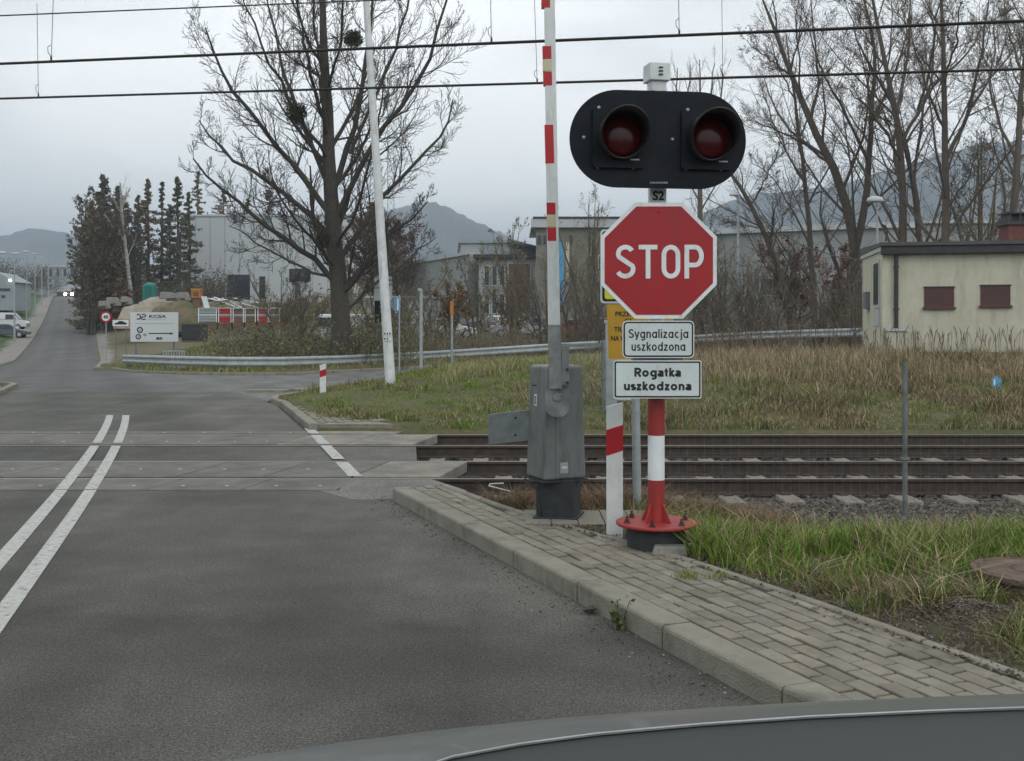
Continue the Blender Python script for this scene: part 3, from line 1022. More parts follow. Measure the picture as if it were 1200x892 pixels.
slab_row(10.60, 11.33, -1.75, .2, dots=(10.86,))
slab_row(11.51, 12.755, -.78, .2, dots=(12.1,))
slab_row(14.61, 15.855, -1.35, .2, dots=(14.95,))
slab_row(16.03, 16.41, -1.75, .2, L=1.3, dots=(16.2,))
mb = MB()
for y in (11.40, 12.835, 14.5, 15.935):     # rubber strip beside each rail
    mb.box((-6, y + (.060 if y in (11.40, 14.5) else -.060), -.075), (9.2, .045, .10))
mb.build('rubber_strip', M['pedestal'], t)
# broken asphalt apron at the corner by the pavement
mb = MB()
mb.prismz([(-1.5, 10.02), (-.55, 10.1), (-.45, 10.57), (-.85, 11.33), (-1.72, 11.33), (-1.72, 10.57), (-1.9, 10.55)], -.15, .003)
o = mb.build('broken_apron', asphalt('old_asphalt_apron', (.12, .117, .108), (.16, .155, .142))); kind(o, 'structure')

exec_order = True
# ------------------------------------------------------------------ warning signal mast
SX = atx(769, 7.36); SY = 7.36
s = thing('warning_signal', 'railway crossing signal mast with two unlit red lamps, red STOP octagon and two white plates', 'crossing signal', (SX, SY, .12))
mb = MB()
mb.lathe([(.20, -.05), (.20, .13), (.17, .15)], (SX, SY, .12), 24, 'z')
mb.build('foundation', M['pedestal'], s, bevel=.004)
mb = MB()
mb.box((SX + .06, SY - .23, .142), (.24, .13, .06), 0, R(-8), .85)
mb.build('footing', M['concrete'], s, bevel=.01)
zb = at(0, 612, SY)[2]
mb = MB()
mb.lathe([(.272, zb - .016), (.278, zb - .010), (.278, zb + .002), (.272, zb + .006)], (SX, SY, 0), 40, 'z')
for a in range(4):     # gussets
    an = R(45 + 90 * a)
    dx, dy = math.cos(an), math.sin(an)
    nx_, ny_ = -dy * .005, dx * .005
    A_ = [(SX + dx * .055 + nx_, SY + dy * .055 + ny_, zb), (SX + dx * .13 + nx_, SY + dy * .13 + ny_, zb), (SX + dx * .055 + nx_, SY + dy * .055 + ny_, zb + .14)]
    B_ = [(a_[0] - 2 * nx_, a_[1] - 2 * ny_, a_[2]) for a_ in A_]
    mb.add(A_ + B_, [(0, 1, 2), (5, 4, 3), (0, 3, 4, 1), (1, 4, 5, 2), (2, 5, 3, 0)])
plate = mb.build('base_plate', M['redpost'], s)
for a in range(6):
    an = R(15 + 60 * a)
    mb = MB()
    bx, by = SX + .215 * math.cos(an), SY + .215 * math.sin(an)
    mb.lathe([(.024, zb + .006), (.024, zb + .012), (.016, zb + .013), (.016, zb + .03), (.009, zb + .031), (.009, zb + .052)], (bx, by, 0), 6, 'z', smooth=False)
    mb.build('bolt', M['rail'], plate)
r0 = .058
zs = [zb + .004, at(0, 562, SY)[2], at(0, 510, SY)[2], at(0, 440, SY)[2], at(0, 95, SY)[2]]
for i, (a, b) in enumerate(zip(zs[:-1], zs[1:])):
    mb = MB()
    r = r0 - (.002 if i == 3 else 0)
    mb.lathe([(r, a), (r, b)], (SX, SY, 0), 24, 'z')
    mb.build('post_section', M['redpost'] if i in (0, 2) else (M['white'] if i == 1 else M['whitepost']), s)
# lamp backboard
BX, BY, BZ = atx(771.5, 7.14), 7.14, at(0, 163.5, 7.14)[2]
bw, bh = 209 * 7.14 / F, 114 * 7.14 / F
yaw = R(4)
tilt = R(.6)


def rotp(p_, cx=BX, cy=BY, cz=BZ):
    x, y, z = p_[0] - cx, p_[1] - cy, p_[2] - cz
    x, z = x * math.cos(tilt) + z * math.sin(tilt), -x * math.sin(tilt) + z * math.cos(tilt)
    x, y = x * math.cos(yaw) - y * math.sin(yaw), x * math.sin(yaw) + y * math.cos(yaw)
    return (cx + x, cy + y, cz + z)


def rot_mb(mb):
    mb.v = [rotp(p_) for p_ in mb.v]
    return mb


mb = MB()
mb.prism(rrect(bw, bh, bh / 2 - .004, 14, BX, BZ), BY, BY + .022, 0)
board = rot_mb(mb).build('backboard', M['black'], s, bevel=.004)
mb = MB()
mb.prism(rrect(bw * .93, .05, .01, 3, BX, BZ + .12), BY + .03, BY + .05)
mb.prism(rrect(bw * .93, .05, .01, 3, BX, BZ - .12), BY + .03, BY + .05)
mb.box((BX, BY + .10, BZ), (.16, .14, .42))
rot_mb(mb).build('mount_bracket', M['galvdark'], s)
for lx in (727.5, 832.5):
    cx = atx(lx, BY - .02); cz = BZ + .012
    mb = MB()
    mb.prism(rrect(.345, .40, .02, 3, cx - .02, cz - .01), BY - .028, BY - .001)
    lamp = rot_mb(mb).build('lamp_housing', M['black'], s, bevel=.006)
    mb = MB()
    prof = [(.165 - .165 * (1 - math.cos(a)) * .0, 0) for a in (0,)]
    dome = [(.137 * math.cos(R(a)), -.045 * math.sin(R(a))) for a in range(0, 90, 9)] + [(.002, -.045)]
    mb.lathe(dome, (cx, BY - .030, cz), 36, 'y')
    rot_mb(mb).build('lens', M['lens'], lamp)
    mb = MB()      # hood: open tube, longer above than below
    n = 40
    vs = []
    for rr, off in ((.150, 0), (.162, 0)):
        for end in (0, 1):
            for j in range(n):
                a = 2 * math.pi * j / n
                ln = .05 + .21 * (0.5 + .5 * math.sin(a)) ** .8
                k_ = 1 - .10 * end
                vs.append((cx + rr * math.cos(a), BY - .028 - (ln if end else 0), cz + rr * math.sin(a) * (1 - .02 * end)))
    fs = []
    for j in range(n):
        j2 = (j + 1) % n
        fs += [(j, j2, n + j2, n + j), (2 * n + j2, 2 * n + j, 3 * n + j, 3 * n + j2), (n + j, n + j2, 3 * n + j2, 3 * n + j)]
    mb.add(vs, fs, 0, True)
    rot_mb(mb).build('hood', M['blackplastic'], lamp)
    for dx, dz in ((-.155, .185), (.085, .185), (-.155, -.205), (.085, -.205), (-.25, -.01)):
        mb = MB()
        mb.lathe([(.012, 0), (.0115, -.006), (.006, -.010)], (cx + dx, BY - (.028 if abs(dx) < .17 and False else .0005) - .028 * (abs(dx) < .18 and abs(dz) < .19), cz + dz), 12, 'y')
        rot_mb(mb).build('bolt', M['galv'], board)
    mb = MB()
    mb.prism(rrect(.062, .009, .003, 2, cx + .09, cz - .155), BY - .0305, BY - .0275)
    rot_mb(mb).build('label_strip', M['galv'], lamp)
text_obj('lettering', 'BOMBARDIER', .0125, rotp((BX - .04 + .03, BY - .001, BZ - .29)), M['galv'], board, width=.155, bold=.012)
# top junction box
mb = MB()
zt = at(0, 76, SY)[2]; zt0 = at(0, 96.5, SY)[2]
mb.box((SX + .004, SY, (zt + zt0) / 2), (.148, .15, zt - zt0), 0, R(12))
mb.box((SX + .004, SY, zt0 - .03), (.105, .105, .08), 0, R(12))
jb = mb.build('junction_box', M['whitepost'], s, bevel=.005)
mb = MB()
for i in range(3):
    mb.box((SX + .022, SY - .078, zt - .035 - i * .024), (.030, .012, .006), 0, R(12))
mb.build('vent_slot', M['blackplastic'], jb)
# S2 plate
mb = MB()
zz = at(0, 229.5, SY - .07)[2]
mb.prism(rrect(.112, .095, .004, 2, SX + .004, zz), SY - .07, SY - .06)
pl = mb.build('name_plate', M['whitepost'], s)
text_obj('lettering', 'S2', .062, (SX + .006, SY - .0705, zz), M['inkblack'], pl, width=.080, bold=.028)

# STOP octagon
OX, OY, OZ = atx(772, 7.2), 7.2, at(0, 305.5, 7.2)[2]
ow = 68 * 7.2 / F


def octo(r, cx=OX, cz=OZ):
    return [(cx + r / math.cos(R(22.5)) * math.cos(R(22.5 + 45 * i)), cz + r / math.cos(R(22.5)) * math.sin(R(22.5 + 45 * i))) for i in range(8)]


mb = MB()
mb.prism(octo(ow), OY, OY + .012, 0, 1)
stop = mb.build('stop_sign', [M['white'], M['galvdark']], s, bevel=.002)
mb = MB()
mb.prism(octo(ow - .026), OY - .0025, OY + .001)
face = mb.build('red_face', M['red'], stop)


def stroke(mb, pts, wd, y, closed=False, mi=0):
    """thick 2-D polyline as a flat raised ribbon facing -Y"""
    P = np.array(pts, float); n = len(P)
    if closed:
        T = np.roll(P, -1, 0) - np.roll(P, 1, 0)
    else:
        T = np.zeros_like(P); T[1:-1] = P[2:] - P[:-2]; T[0] = P[1] - P[0]; T[-1] = P[-1] - P[-2]
    T /= np.linalg.norm(T, axis=1)[:, None] + 1e-12
    N = np.stack([-T[:, 1], T[:, 0]], 1) * wd / 2
    L_, R_ = P + N, P - N
    vs = [(a[0], y, a[1]) for a in L_] + [(a[0], y, a[1]) for a in R_] + [(a[0], y + .003, a[1]) for a in L_] + [(a[0], y + .003, a[1]) for a in R_]
    m_ = n if closed else n - 1
    fs = []
    for i in range(m_):
        j = (i + 1) % n
        fs += [(i, j, n + j, n + i), (2 * n + i, 2 * n + j, j, i), (n + i, n + j, 3 * n + j, 3 * n + i)]
    mb.add(vs, fs, mi)


def arc(cx, cz, rx, rz, a0, a1, n=10):
    return [(cx + rx * math.cos(R(a0 + (a1 - a0) * i / n)), cz + rz * math.sin(R(a0 + (a1 - a0) * i / n))) for i in range(n + 1)]




def glyph(ch, s_, two=False):
    """stroke skeletons, cap height 1; s_ = stroke width; returns (strokes, advance)"""
    h = s_ / 2; xh = .72
    ry = xh / 2 - h; rx = .205
    bc = (h + rx, xh / 2)
    R_ = 2 * rx + h                                  # centre of the right-hand stem
    bowl = (arc(bc[0], bc[1], rx, ry, 0, 352, 26), True)
    ln = lambda *p: (list(p), False)
    if ch == 'o': return [bowl], R_ + h
    if ch == 'a' and not two: return [bowl, ln((R_, 0), (R_, xh))], R_ + h
    if ch == 'a':
        return [ln(*(arc(.245, .515, .17, xh - h - .515, 165, 10, 10) + [(.415, .45), (.415, .12), (.44, 0)])),
                (arc(.225, .21, .17, .21 - h, 40, 330, 16) , False), ln((.36, .36), (.24, .375 + .02), (.18, .37))], .50
    if ch == 'c': return [(arc(bc[0], bc[1], rx, ry, 50, 310, 18), False)], 2 * rx + h * 1.2
    if ch == 'd': return [bowl, ln((R_, 0), (R_, 1))], R_ + h
    if ch == 'g': return [bowl, ln(*([(R_, xh), (R_, -.06)] + arc(R_ - .19, -.06, .19, .16, 0, -140, 10)))], R_ + h
    if ch == 'n': return [ln((h, 0), (h, xh)), ln(*([(h, xh * .45)] + arc(h + .17, xh - h - .18, .17, .18, 160, 0, 10) + [(h + .34, 0)]))], .34 + s_
    if ch == 'u': return [ln((h + .34, 0), (h + .34, xh)), ln(*([(h, xh)] + arc(h + .17, h + .18, .17, .18, 180, 340, 10) + [(h + .34, xh * .5)]))], .34 + s_
    if ch == 'l': return [ln((h, 0), (h, 1))], s_
    if ch == 'i': return [ln((h, 0), (h, xh)), ln((h, .84), (h, .84 + s_))], s_
    if ch == 'j': return [ln(*([(h + .04, xh), (h + .04, -.08)] + arc(h - .06, -.08, .10, .12, 0, -100, 6))), ln((h + .04, .84), (h + .04, .84 + s_))], s_ + .04
    if ch == 'k': return [ln((h, 0), (h, 1)), ln((h, .26), (.42, xh)), ln((.19, .40), (.45, 0))], .47
    if ch == 'z': return [ln((.03, xh - h), (.42, xh - h)), ln((.36, xh - h), (.07, h)), ln((.01, h), (.43, h))], .44
    if ch == 't': return [ln(*([(.16, .92), (.16, h + .10)] + arc(.26, h + .10, .10, .10, 180, 275, 6))), ln((.0, xh - h), (.31, xh - h))], .32
    if ch == 'y': return [ln((.02, xh), (.24, .02)), ln(*([(.45, xh), (.22, -.02)] + arc(.10, -.04, .12, .13, 0, -90, 6)))], .46
    if ch == 's':
        return [ln(*(arc(.20, xh - h - .145, .155, .145, 35, 190, 10) + [(.10, xh * .60), (.31, xh * .42)] + arc(.205, h + .155, .165, .155, 20, -150, 10)))], .40
    if ch == 'S':
        return [ln(*(arc(.29, 1 - h - .20, .215, .20, 28, 205, 14) + [(.17, .59), (.41, .43)] + arc(.285, h + .215, .235, .215, 25, -155, 14)))], .56
    if ch == 'R':
        return [ln((h, 0), (h, 1)), ln(*([(h, 1 - h), (.34, 1 - h)] + arc(.34, (1.47 - h) / 2, .19, (.53 - h) / 2, 88, -88, 10) + [(.34, .47), (h, .47)])), ln((.30, .47), (.56, 0))], .60
    if ch == 'T': return [ln((0, 1 - h), (.56, 1 - h)), ln((.28, 0), (.28, 1 - s_))], .56
    if ch == 'O': return [(arc(h + .21, 1 - h - .23, .21, .23, 0, 180, 12) + arc(h + .21, h + .23, .21, .23, 180, 360, 12), True)], .42 + s_
    if ch == 'P':
        return [ln((h, 0), (h, 1)), ln(*([(h, 1 - h), (.32, 1 - h)] + arc(.32, (1.40 - h) / 2, .19, (.60 - h) / 2, 88, -88, 12) + [(.32, .40), (h, .40)]))], .55
    return [], .3


def stroke_text(txt, m, parent, cx, y, z0, cap, width, sk, two=False, gap=.115):
    """own lettering: txt centred on cx with its baseline at z0"""
    adv = []; x = 0
    for ch in txt:
        g_, a_ = glyph(ch, sk, two)
        adv.append((x, g_)); x += a_ + gap
    x -= gap
    kx = width / x
    mb = MB()
    for i_, (x0_, gl) in enumerate(adv):
        for j_, (pts, closed) in enumerate(gl):
            pts = [(cx - width / 2 + (x0_ + px_) * kx, z0 + pz_ * cap) for px_, pz_ in pts]
            stroke(mb, pts, sk * (kx + cap) / 2, y - .00012 * j_, closed)
    return mb.build('lettering', m, parent)


z0 = at(0, 326.5, OY)[2]; y_ = OY - .0055
stroke_text('STOP', M['white'], stop, atx(772.5, OY), y_, z0, 39.5 * OY / F, 102 * OY / F, .138, gap=.125)

for dz in (.33, -.33):
    mb = MB()
    mb.lathe([(.008, 0), (.007, -.004), (.003, -.006)], (OX, OY - .002, OZ + dz), 10, 'y')
    mb.build('rivet', M['redrefl'], stop)


def plate_sign(px0, px1, py0, py1, lines, Y, boldk, rad, hcap, tw):
    x0, x1 = atx(px0, Y), atx(px1, Y)
    z1, z0_ = at(0, py0, Y)[2], at(0, py1, Y)[2]
    cx, cz = (x0 + x1) / 2, (z0_ + z1) / 2
    W_, H_ = x1 - x0, z1 - z0_
    mb = MB()
    mb.prism(rrect(W_, H_, rad, 5, cx, cz), Y, Y + .010, 0, 1)
    p_ = mb.build('sign_plate', [M['white'], M['galvdark']], s)
    mb = MB(); mb.prism(rrect(W_ - .012, H_ - .012, rad * .9, 5, cx, cz), Y - .0015, Y + .001)
    mb.build('black_border', M['inkblack'], p_)
    mb = MB(); mb.prism(rrect(W_ - .034, H_ - .034, rad * .6, 5, cx, cz), Y - .003, Y)
    mb.build('pale_face', M['whiteplate'], p_)
    for (txt, pyc, wpx, capz) in lines:
        zc = at(0, pyc, Y)[2]
        stroke_text(txt, M['inkblack'], p_, cx, Y - .0042, at(0, pyc, Y)[2], capz, wpx * Y / F, boldk, two=tw, gap=.12 if not tw else .085)
    return p_


plate_sign(729.5, 813.5, 376, 419.5, [('Sygnalizacja', 396.2, 70, .060), ('uszkodzona', 411.2, 63, .060)], 7.2, .15, .03, .07, False)
plate_sign(719, 822, 422.5, 467, [('Rogatka', 441.5, 54.5, .060), ('uszkodzona', 457.5, 79, .060)], 7.2, .215, .012, .07, True)
for z_ in (at(0, 421, 7.2)[2], at(0, 330, 7.2)[2], at(0, 280, 7.2)[2], at(0, 458, 7.2)[2]):
    mb = MB()
    mb.box((SX, SY - .075, z_), (.34, .03, .03))
    mb.box((SX, SY, z_), (.13, .13, .028))
    mb.build('clamp_bracket', M['galvdark'], s)
mb = MB()      # loose cable ends at the foot
mb.tube([(SX + .22, SY - .02, .135), (SX + .32, SY - .05, .15), (SX + .42, SY - .12, .135), (SX + .47, SY - .10, .15)], .008, 6)
mb.build('cable_end', M['whitepost'], s)

# ------------------------------------------------------------------ barrier
BYC = 8.43
bx0 = atx(653.5, BYC)
b = thing('crossing_barrier', 'raised red and white barrier boom on a grey drive cabinet with black pedestal', 'level crossing barrier', (bx0, BYC, .12))
mb = MB()
zc0 = at(0, 560, BYC)[2]; zc1 = at(0, 428, BYC)[2]
mb.box((bx0 + .01, BYC + .04, (.12 + zc0) / 2 - .03), (.30, .30, zc0 - .12 + .06), 0, R(-14))
mb.box((bx0 + .01, BYC + .04, .135), (.35, .35, .02), 0, R(-14))
mb.build('pedestal', M['pedestal'], b, bevel=.006)
mb = MB()
h_ = zc1 - zc0
YAWC, TAPC = 24, .88     # the narrow left flank shows
cxc, cyc = bx0 - .012, BYC + .05
mb.box((cxc, cyc, (zc0 + zc1) / 2), (.37, .34, h_), 0, R(YAWC), TAPC)
cab = mb.build('cabinet', M['cab'], b, bevel=.022, seg=3)
mb = MB()
mb.box((cxc, cyc, zc0 - .008), (.39, .36, .014), 0, R(YAWC))
mb.tube([(bx0 - .25, BYC - .02, zc0 + .03), (bx0 - .26, BYC - .06, zc0 - .02), (bx0 - .17, BYC - .10, zc0 - .07), (bx0 - .14, BYC - .09, zc0 - .25), (bx0 - .15, BYC - .08, .13)], .010, 6)
mb.build('base_flange', M['pedestal'], b)


def cabface(u, v, out=.0):
    """point on the cabinet's broad right-hand front face, u right, v up from its foot (metres)"""
    k_ = 1 - (1 - TAPC) * v / h_
    a = R(YAWC)
    lx, ly = u * k_, -.17 * k_ - out
    return (cxc + lx * math.cos(a) - ly * math.sin(a), cyc + lx * math.sin(a) + ly * math.cos(a), zc0 + v)


def cabside(u, v, out=.0):
    """point on the left face"""
    k_ = 1 - (1 - TAPC) * v / h_
    a = R(YAWC)
    lx, ly = -.185 * k_ - out, u * k_
    return (cxc + lx * math.cos(a) - ly * math.sin(a), cyc + lx * math.sin(a) + ly * math.cos(a), zc0 + v)


def facebox(mb, fn, u0, u1, v0, v1, t0, t1, mi=0):
    vs = [fn(u0, v0, t1), fn(u1, v0, t1), fn(u1, v1, t1), fn(u0, v1, t1), fn(u0, v0, t0), fn(u1, v0, t0), fn(u1, v1, t0), fn(u0, v1, t0)]
    mb.add(vs, [(0, 1, 2, 3), (7, 6, 5, 4), (4, 5, 1, 0), (5, 6, 2, 1), (6, 7, 3, 2), (7, 4, 0, 3)], mi)


mb = MB()
facebox(mb, cabface, -.085, .035, 0.02, .70, -.004, .006)
mb.build('cover_strip', M['cab'], b, bevel=.003)
mb = MB()
facebox(mb, cabface, -.05, .02, .05, .135, 0.0, .010)
facebox(mb, cabface, -.04, .01, .085, .105, 0.008, .013, 1)
mb.build('vent_hood', [M['galv'], M['whitepost']], b, bevel=.003)
mb = MB()
facebox(mb, cabside, .09, .01, h_ - .165, h_ - .155, -.001, .003, 0)
mb.build('printed_mark', M['inkblack'], cab)
mb = MB()
facebox(mb, cabside, .045, -.055 + .05, h_ - .32, h_ - .23, -.001, .002, 1)
facebox(mb, cabside, .03, .015, h_ - .305, h_ - .245, .001, .004, 0)
facebox(mb, cabside, .03, .005, h_ - .305, h_ - .295, .001, .0045, 0)
facebox(mb, cabside, .03, .005, h_ - .255, h_ - .245, .001, .0045, 0)
mb.build('sticker', [M['inkblack'], M['whitepost']], cab)
# arm hub and clamp
ax = atx(651.5, BYC - .32); ay = BYC - .32
mb = MB()
hz = at(0, 465, ay)[2]
yb2 = ay + .035
mb.prism(rrect(.185, 64 * ay / F, .08, 6, atx(653.5, ay), at(0, 457, ay)[2]), ay + .02, ay + .13)
mb.prism(rrect(.055, .30, .01, 3, atx(661, ay) + .01, at(0, 428, ay)[2]), ay - .045, ay + .02)
mb.lathe([(.03, 0), (.03, -.05)], (atx(653, ay), ay + .03, hz), 16, 'y')
hub = mb.build('pivot_arm', M['cabarm'], b, bevel=.012, seg=3)
mb = MB()
for py in (394, 433, 448):
    mb = MB()
    mb.lathe([(.012, 0), (.012, -.012)], (atx(664.5, ay), ay - .045, at(0, py, ay)[2]), 6, 'y', smooth=False)
    mb.build('bolt', M['rail'], hub)
mb = MB()
axx = lambda py: atx(np.interp(py, [0, 380, 470], [639.2, 649.3, 651.8]), ay - .02)


def boomseg(mb, py0, py1, wd, dp, mi=0, tap=1.0):
    z1_, z0_ = at(0, py0, ay - .02)[2], at(0, py1, ay - .02)[2]
    xa, xb = axx(py0), axx(py1)
    w0, w1 = wd / 2 * tap, wd / 2
    y0_, y1_ = ay - .02 - dp / 2, ay - .02 + dp / 2
    vs = [(xb - w1, y0_, z0_), (xb + w1, y0_, z0_), (xb + w1, y1_, z0_), (xb - w1, y1_, z0_), (xa - w0, y0_, z1_), (xa + w0, y0_, z1_), (xa + w0, y1_, z1_), (xa - w0, y1_, z1_)]
    mb.add(vs, [(3, 2, 1, 0), (4, 5, 6, 7), (0, 1, 5, 4), (1, 2, 6, 5), (2, 3, 7, 6), (3, 0, 4, 7)], mi)


boomseg(mb, 381, 456, .098, .05)
mb.build('arm_sleeve', M['cabarm'], b, bevel=.006)
mb = MB()
boomseg(mb, -330, 381, .090, .045, 0, .8)
boom = mb.build('boom', M['whitepost'], b, bevel=.004)
bands = [(-38, 10), (55, 70), (85, 101), (147, 192), (238, 252), (267, 282.5), (-130, -90), (-225, -180), (-310, -270)]
for a_, c_ in bands:
    mb = MB()
    boomseg(mb, a_, c_, .066, .0485)
    mb.build('red_band', M['redrefl'], boom)
for a_, c_ in ((70.5, 84.5), (252.5, 266.5), (-90, -76), (-180, -166)):
    mb = MB()
    boomseg(mb, a_, c_, .068, .053)
    mb.build('reflector', M['cream'], boom, bevel=.003)
# counterweight plate
mb = MB()
yp = BYC + .10
mb.prism([at(572, 486, yp)[::2], at(572.5, 521, yp)[::2], at(640, 514, yp)[::2], at(640, 478.5, yp)[::2]], yp, yp + .045)
cw = mb.build('counterweight', M['galvdark'], b, bevel=.010, seg=3)
mb = MB()
for py in (490, 510):
    mb = MB()
    mb.lathe([(.009, 0), (.009, -.006)], (atx(604, yp), yp, at(0, py, yp)[2]), 10, 'y')
    mb.build('bolt', M['black'], cw)

# ------------------------------------------------------------------ marker posts
def marker_post(px, py, Y, hpx, wpx, label, zb=None):
    x, _, z = at(px, py, Y)
    h = hpx * Y / F; w_ = wpx * Y / F
    t = thing('marker_post', label, 'marker post', (x, Y, z), 'red and white marker posts')
    sl = w_ * .25
    mb = MB()
    mb.prism([(x - w_ / 2, z - .1), (x + w_ / 2, z - .1), (x + w_ / 2, z + h), (x - w_ / 2, z + h - sl)], Y, Y + w_ * .3)
    mb.build('post_body', M['whitepost'], t, bevel=.003)
    mb = MB()
    b0, b1 = z + h * .62, z + h * .815
    mb.prism([(x - w_ / 2 - .0015, b0 - sl * .7), (x + w_ / 2 + .0015, b0 + sl * .6), (x + w_ / 2 + .0015, b1 + sl * .6), (x - w_ / 2 - .0015, b1 - sl * .7)], Y - .002, Y + w_ * .3 + .002)
    mb.build('red_band', M['redrefl'], t)


marker_post(720.5, 627, 7.75, 155, 19, 'large white marker post with slanted red band, left of the STOP mast')
marker_post(378.3, 466, 23.0, 40, 7, 'small white marker post with red band, on the corner across the tracks')

# ------------------------------------------------------------------ information sign behind the mast
IY = 8.9
ix = atx(745, IY)
t = thing('information_sign', 'yellow notice under lime plate on thin grey post, half behind the STOP sign', 'sign', (ix, IY, .1))
mb = MB(); mb.tube([(ix + .02, IY + .05, .05), (ix - .02, IY + .04, 2.45)], .036, 14)
mb.build('post', M['galv'], t)
mb = MB()
x0, x1 = atx(711, IY), atx(790, IY); z1, z0_ = at(0, 357, IY)[2], at(0, 421, IY)[2]
mb.prism([(x0 + .015, z0_), (x1, z0_), (x1 - .01, z1), (x0, z1)], IY - .012, IY)
yp_ = mb.build('yellow_plate', M['yellow'], t)
for txt, px, py, hp, wp in (('PRZE', 721, 368, 5.6, 17), ('CI', 731.5, 376, 5.2, 8), ('TRA', 719.5, 386, 5.6, 14), ('NA W', 716, 396.5, 5.6, 18)):
    text_obj('lettering', txt, hp * IY / F, (atx(px, IY), IY - .0125, at(0, py, IY)[2]), M['inkblack'], yp_, width=wp * IY / F, bold=.02, align='L')
mb = MB()
x0, x1 = atx(703.5, IY), atx(788, IY); z1, z0_ = at(0, 269, IY)[2], at(0, 355.5, IY)[2]
mb.prism(rrect(x1 - x0, z1 - z0_, .03, 5, (x0 + x1) / 2, (z0_ + z1) / 2), IY - .012, IY)
wp_ = mb.build('warning_plate', M['whiteplate'], t)
mb = MB(); mb.prism(rrect(x1 - x0 - .03, z1 - z0_ - .03, .025, 5, (x0 + x1) / 2, (z0_ + z1) / 2), IY - .0145, IY - .011)
mb.build('black_border', M['inkblack'], wp_)
mb = MB(); mb.prism(rrect(x1 - x0 - .07, z1 - z0_ - .07, .02, 5, (x0 + x1) / 2, (z0_ + z1) / 2), IY - .017, IY - .014)
mb.build('lime_face', M['lime'], wp_)

# ------------------------------------------------------------------ wire mesh fences
def mesh_fence(name, label, X0, X1, Y, z0, z1, dx, dz, posts, gr=None, rw=.0016, toprail=False):
    t = thing(name, label, 'fence', (X0, Y, z0), gr)
    mb = MB()
    for x in np.arange(X0, X1, dx):
        mb.tube([(x, Y, z0), (x, Y, z1)], rw, 3, cap=False, smooth=False)
    for z in np.arange(z0, z1 + .001, dz):
        mb.tube([(X0, Y - .003, z), (X1, Y - .003, z)], rw, 3, cap=False, smooth=False)
    mb.build('wire_mesh', M['galvdark'], t)
    for (px_, pb, pt, pr_) in posts:
        mb = MB()
        mb.tube([(px_, Y + .03, pb), (px_, Y + .03, pt)], pr_, 10)
        mb.box((px_, Y + .03, (z0 + z1) / 2), (pr_ * 3.4, pr_ * 2.4, .02))
        mb.build('post', M['galvdark'], t, bevel=.002, seg=1)
    if toprail:
        mb = MB()
        mb.box(((X0 + X1) / 2, Y, z1 + .02), (X1 - X0, .04, .06))
        mb.build('top_rail', M['galvdark'], t)
    return t


FY = 9.25
mesh_fence('wire_fence', 'thin wire mesh fence on a grey tube post in front of the tracks, right', atx(785, FY), 5.2, FY, .13, .83, .075, .2,
           [(atx(1062, FY), -.02, at(0, 425, FY)[2], .022), (5.2, 0, 1.3, .022)], rw=.0009)
FY2 = 18.6
mesh_fence('wire_fence', 'fine wire mesh fence panel with a top rail beyond the tracks, behind the barrier', atx(655, FY2), atx(705, FY2), FY2, .15, at(0, 406, FY2)[2], .05, .05,
           [(atx(707, FY2), .1, at(0, 400, FY2)[2], .03)], rw=.002, toprail=True)
# grey cable cabinet post beside that fence
x = atx(716, 18.9)
t = thing('cable_cabinet', 'pale grey post-like cable cabinet behind the yellow notice', 'cabinet', (x, 18.9, .1))
mb = MB()
zt_ = at(0, 376, 18.9)[2]
mb.box((x, 18.9, (.1 + zt_) / 2 - .05), (.19, .16, zt_ - .1))
mb.build('body', M['galv'], t, bevel=.006)
mb = MB(); mb.box((x, 18.9, zt_ - .02), (.23, .2, .06)); mb.build('cap', M['galv'], t, bevel=.006)
mb = MB(); mb.box((x + .22, 18.95, .75), (.30, .22, .9)); mb.build('meter_box', M['cladding'], t, bevel=.01)

# ------------------------------------------------------------------ lamp pole
PX, PYY = -2.66, 23.4
pz = float(G(PX, PYY))
t = thing('white_pole', 'tall tapered white pole with a small notice plate, leaning slightly left', 'pole', (PX, PYY, pz))
mb = MB()
x1_ = atx(429, 23.4); z1_ = at(0, 0, 23.4)[2]
dxz = (x1_ - PX) / (z1_ - pz)
mb.tube([(PX, PYY, pz - .1), (PX + dxz * 5, PYY, pz + 5), (PX + dxz * 10.5, PYY, pz + 10.5)], [.115, .088, .058], 14)
mb.build('shaft', M['whitepost'], t)
mb = MB()
for i, py in enumerate((391, 397)):
    p_ = at(454.5, py, 23.28)
    mb.box((p_[0], 23.27, p_[2]), (.15, .012, .085))
pl = mb.build('notice_plate', M['white'], t)
mb = MB()
for i, (py, n_) in enumerate(((391, 3), (397, 2))):
    for j in range(n_):
        p_ = at(451 + j * 3, py, 23.26)
        mb.box((p_[0], 23.262, p_[2]), (.03, .004, .04))
mb.build('printed_symbol', M['inkblack'], pl)

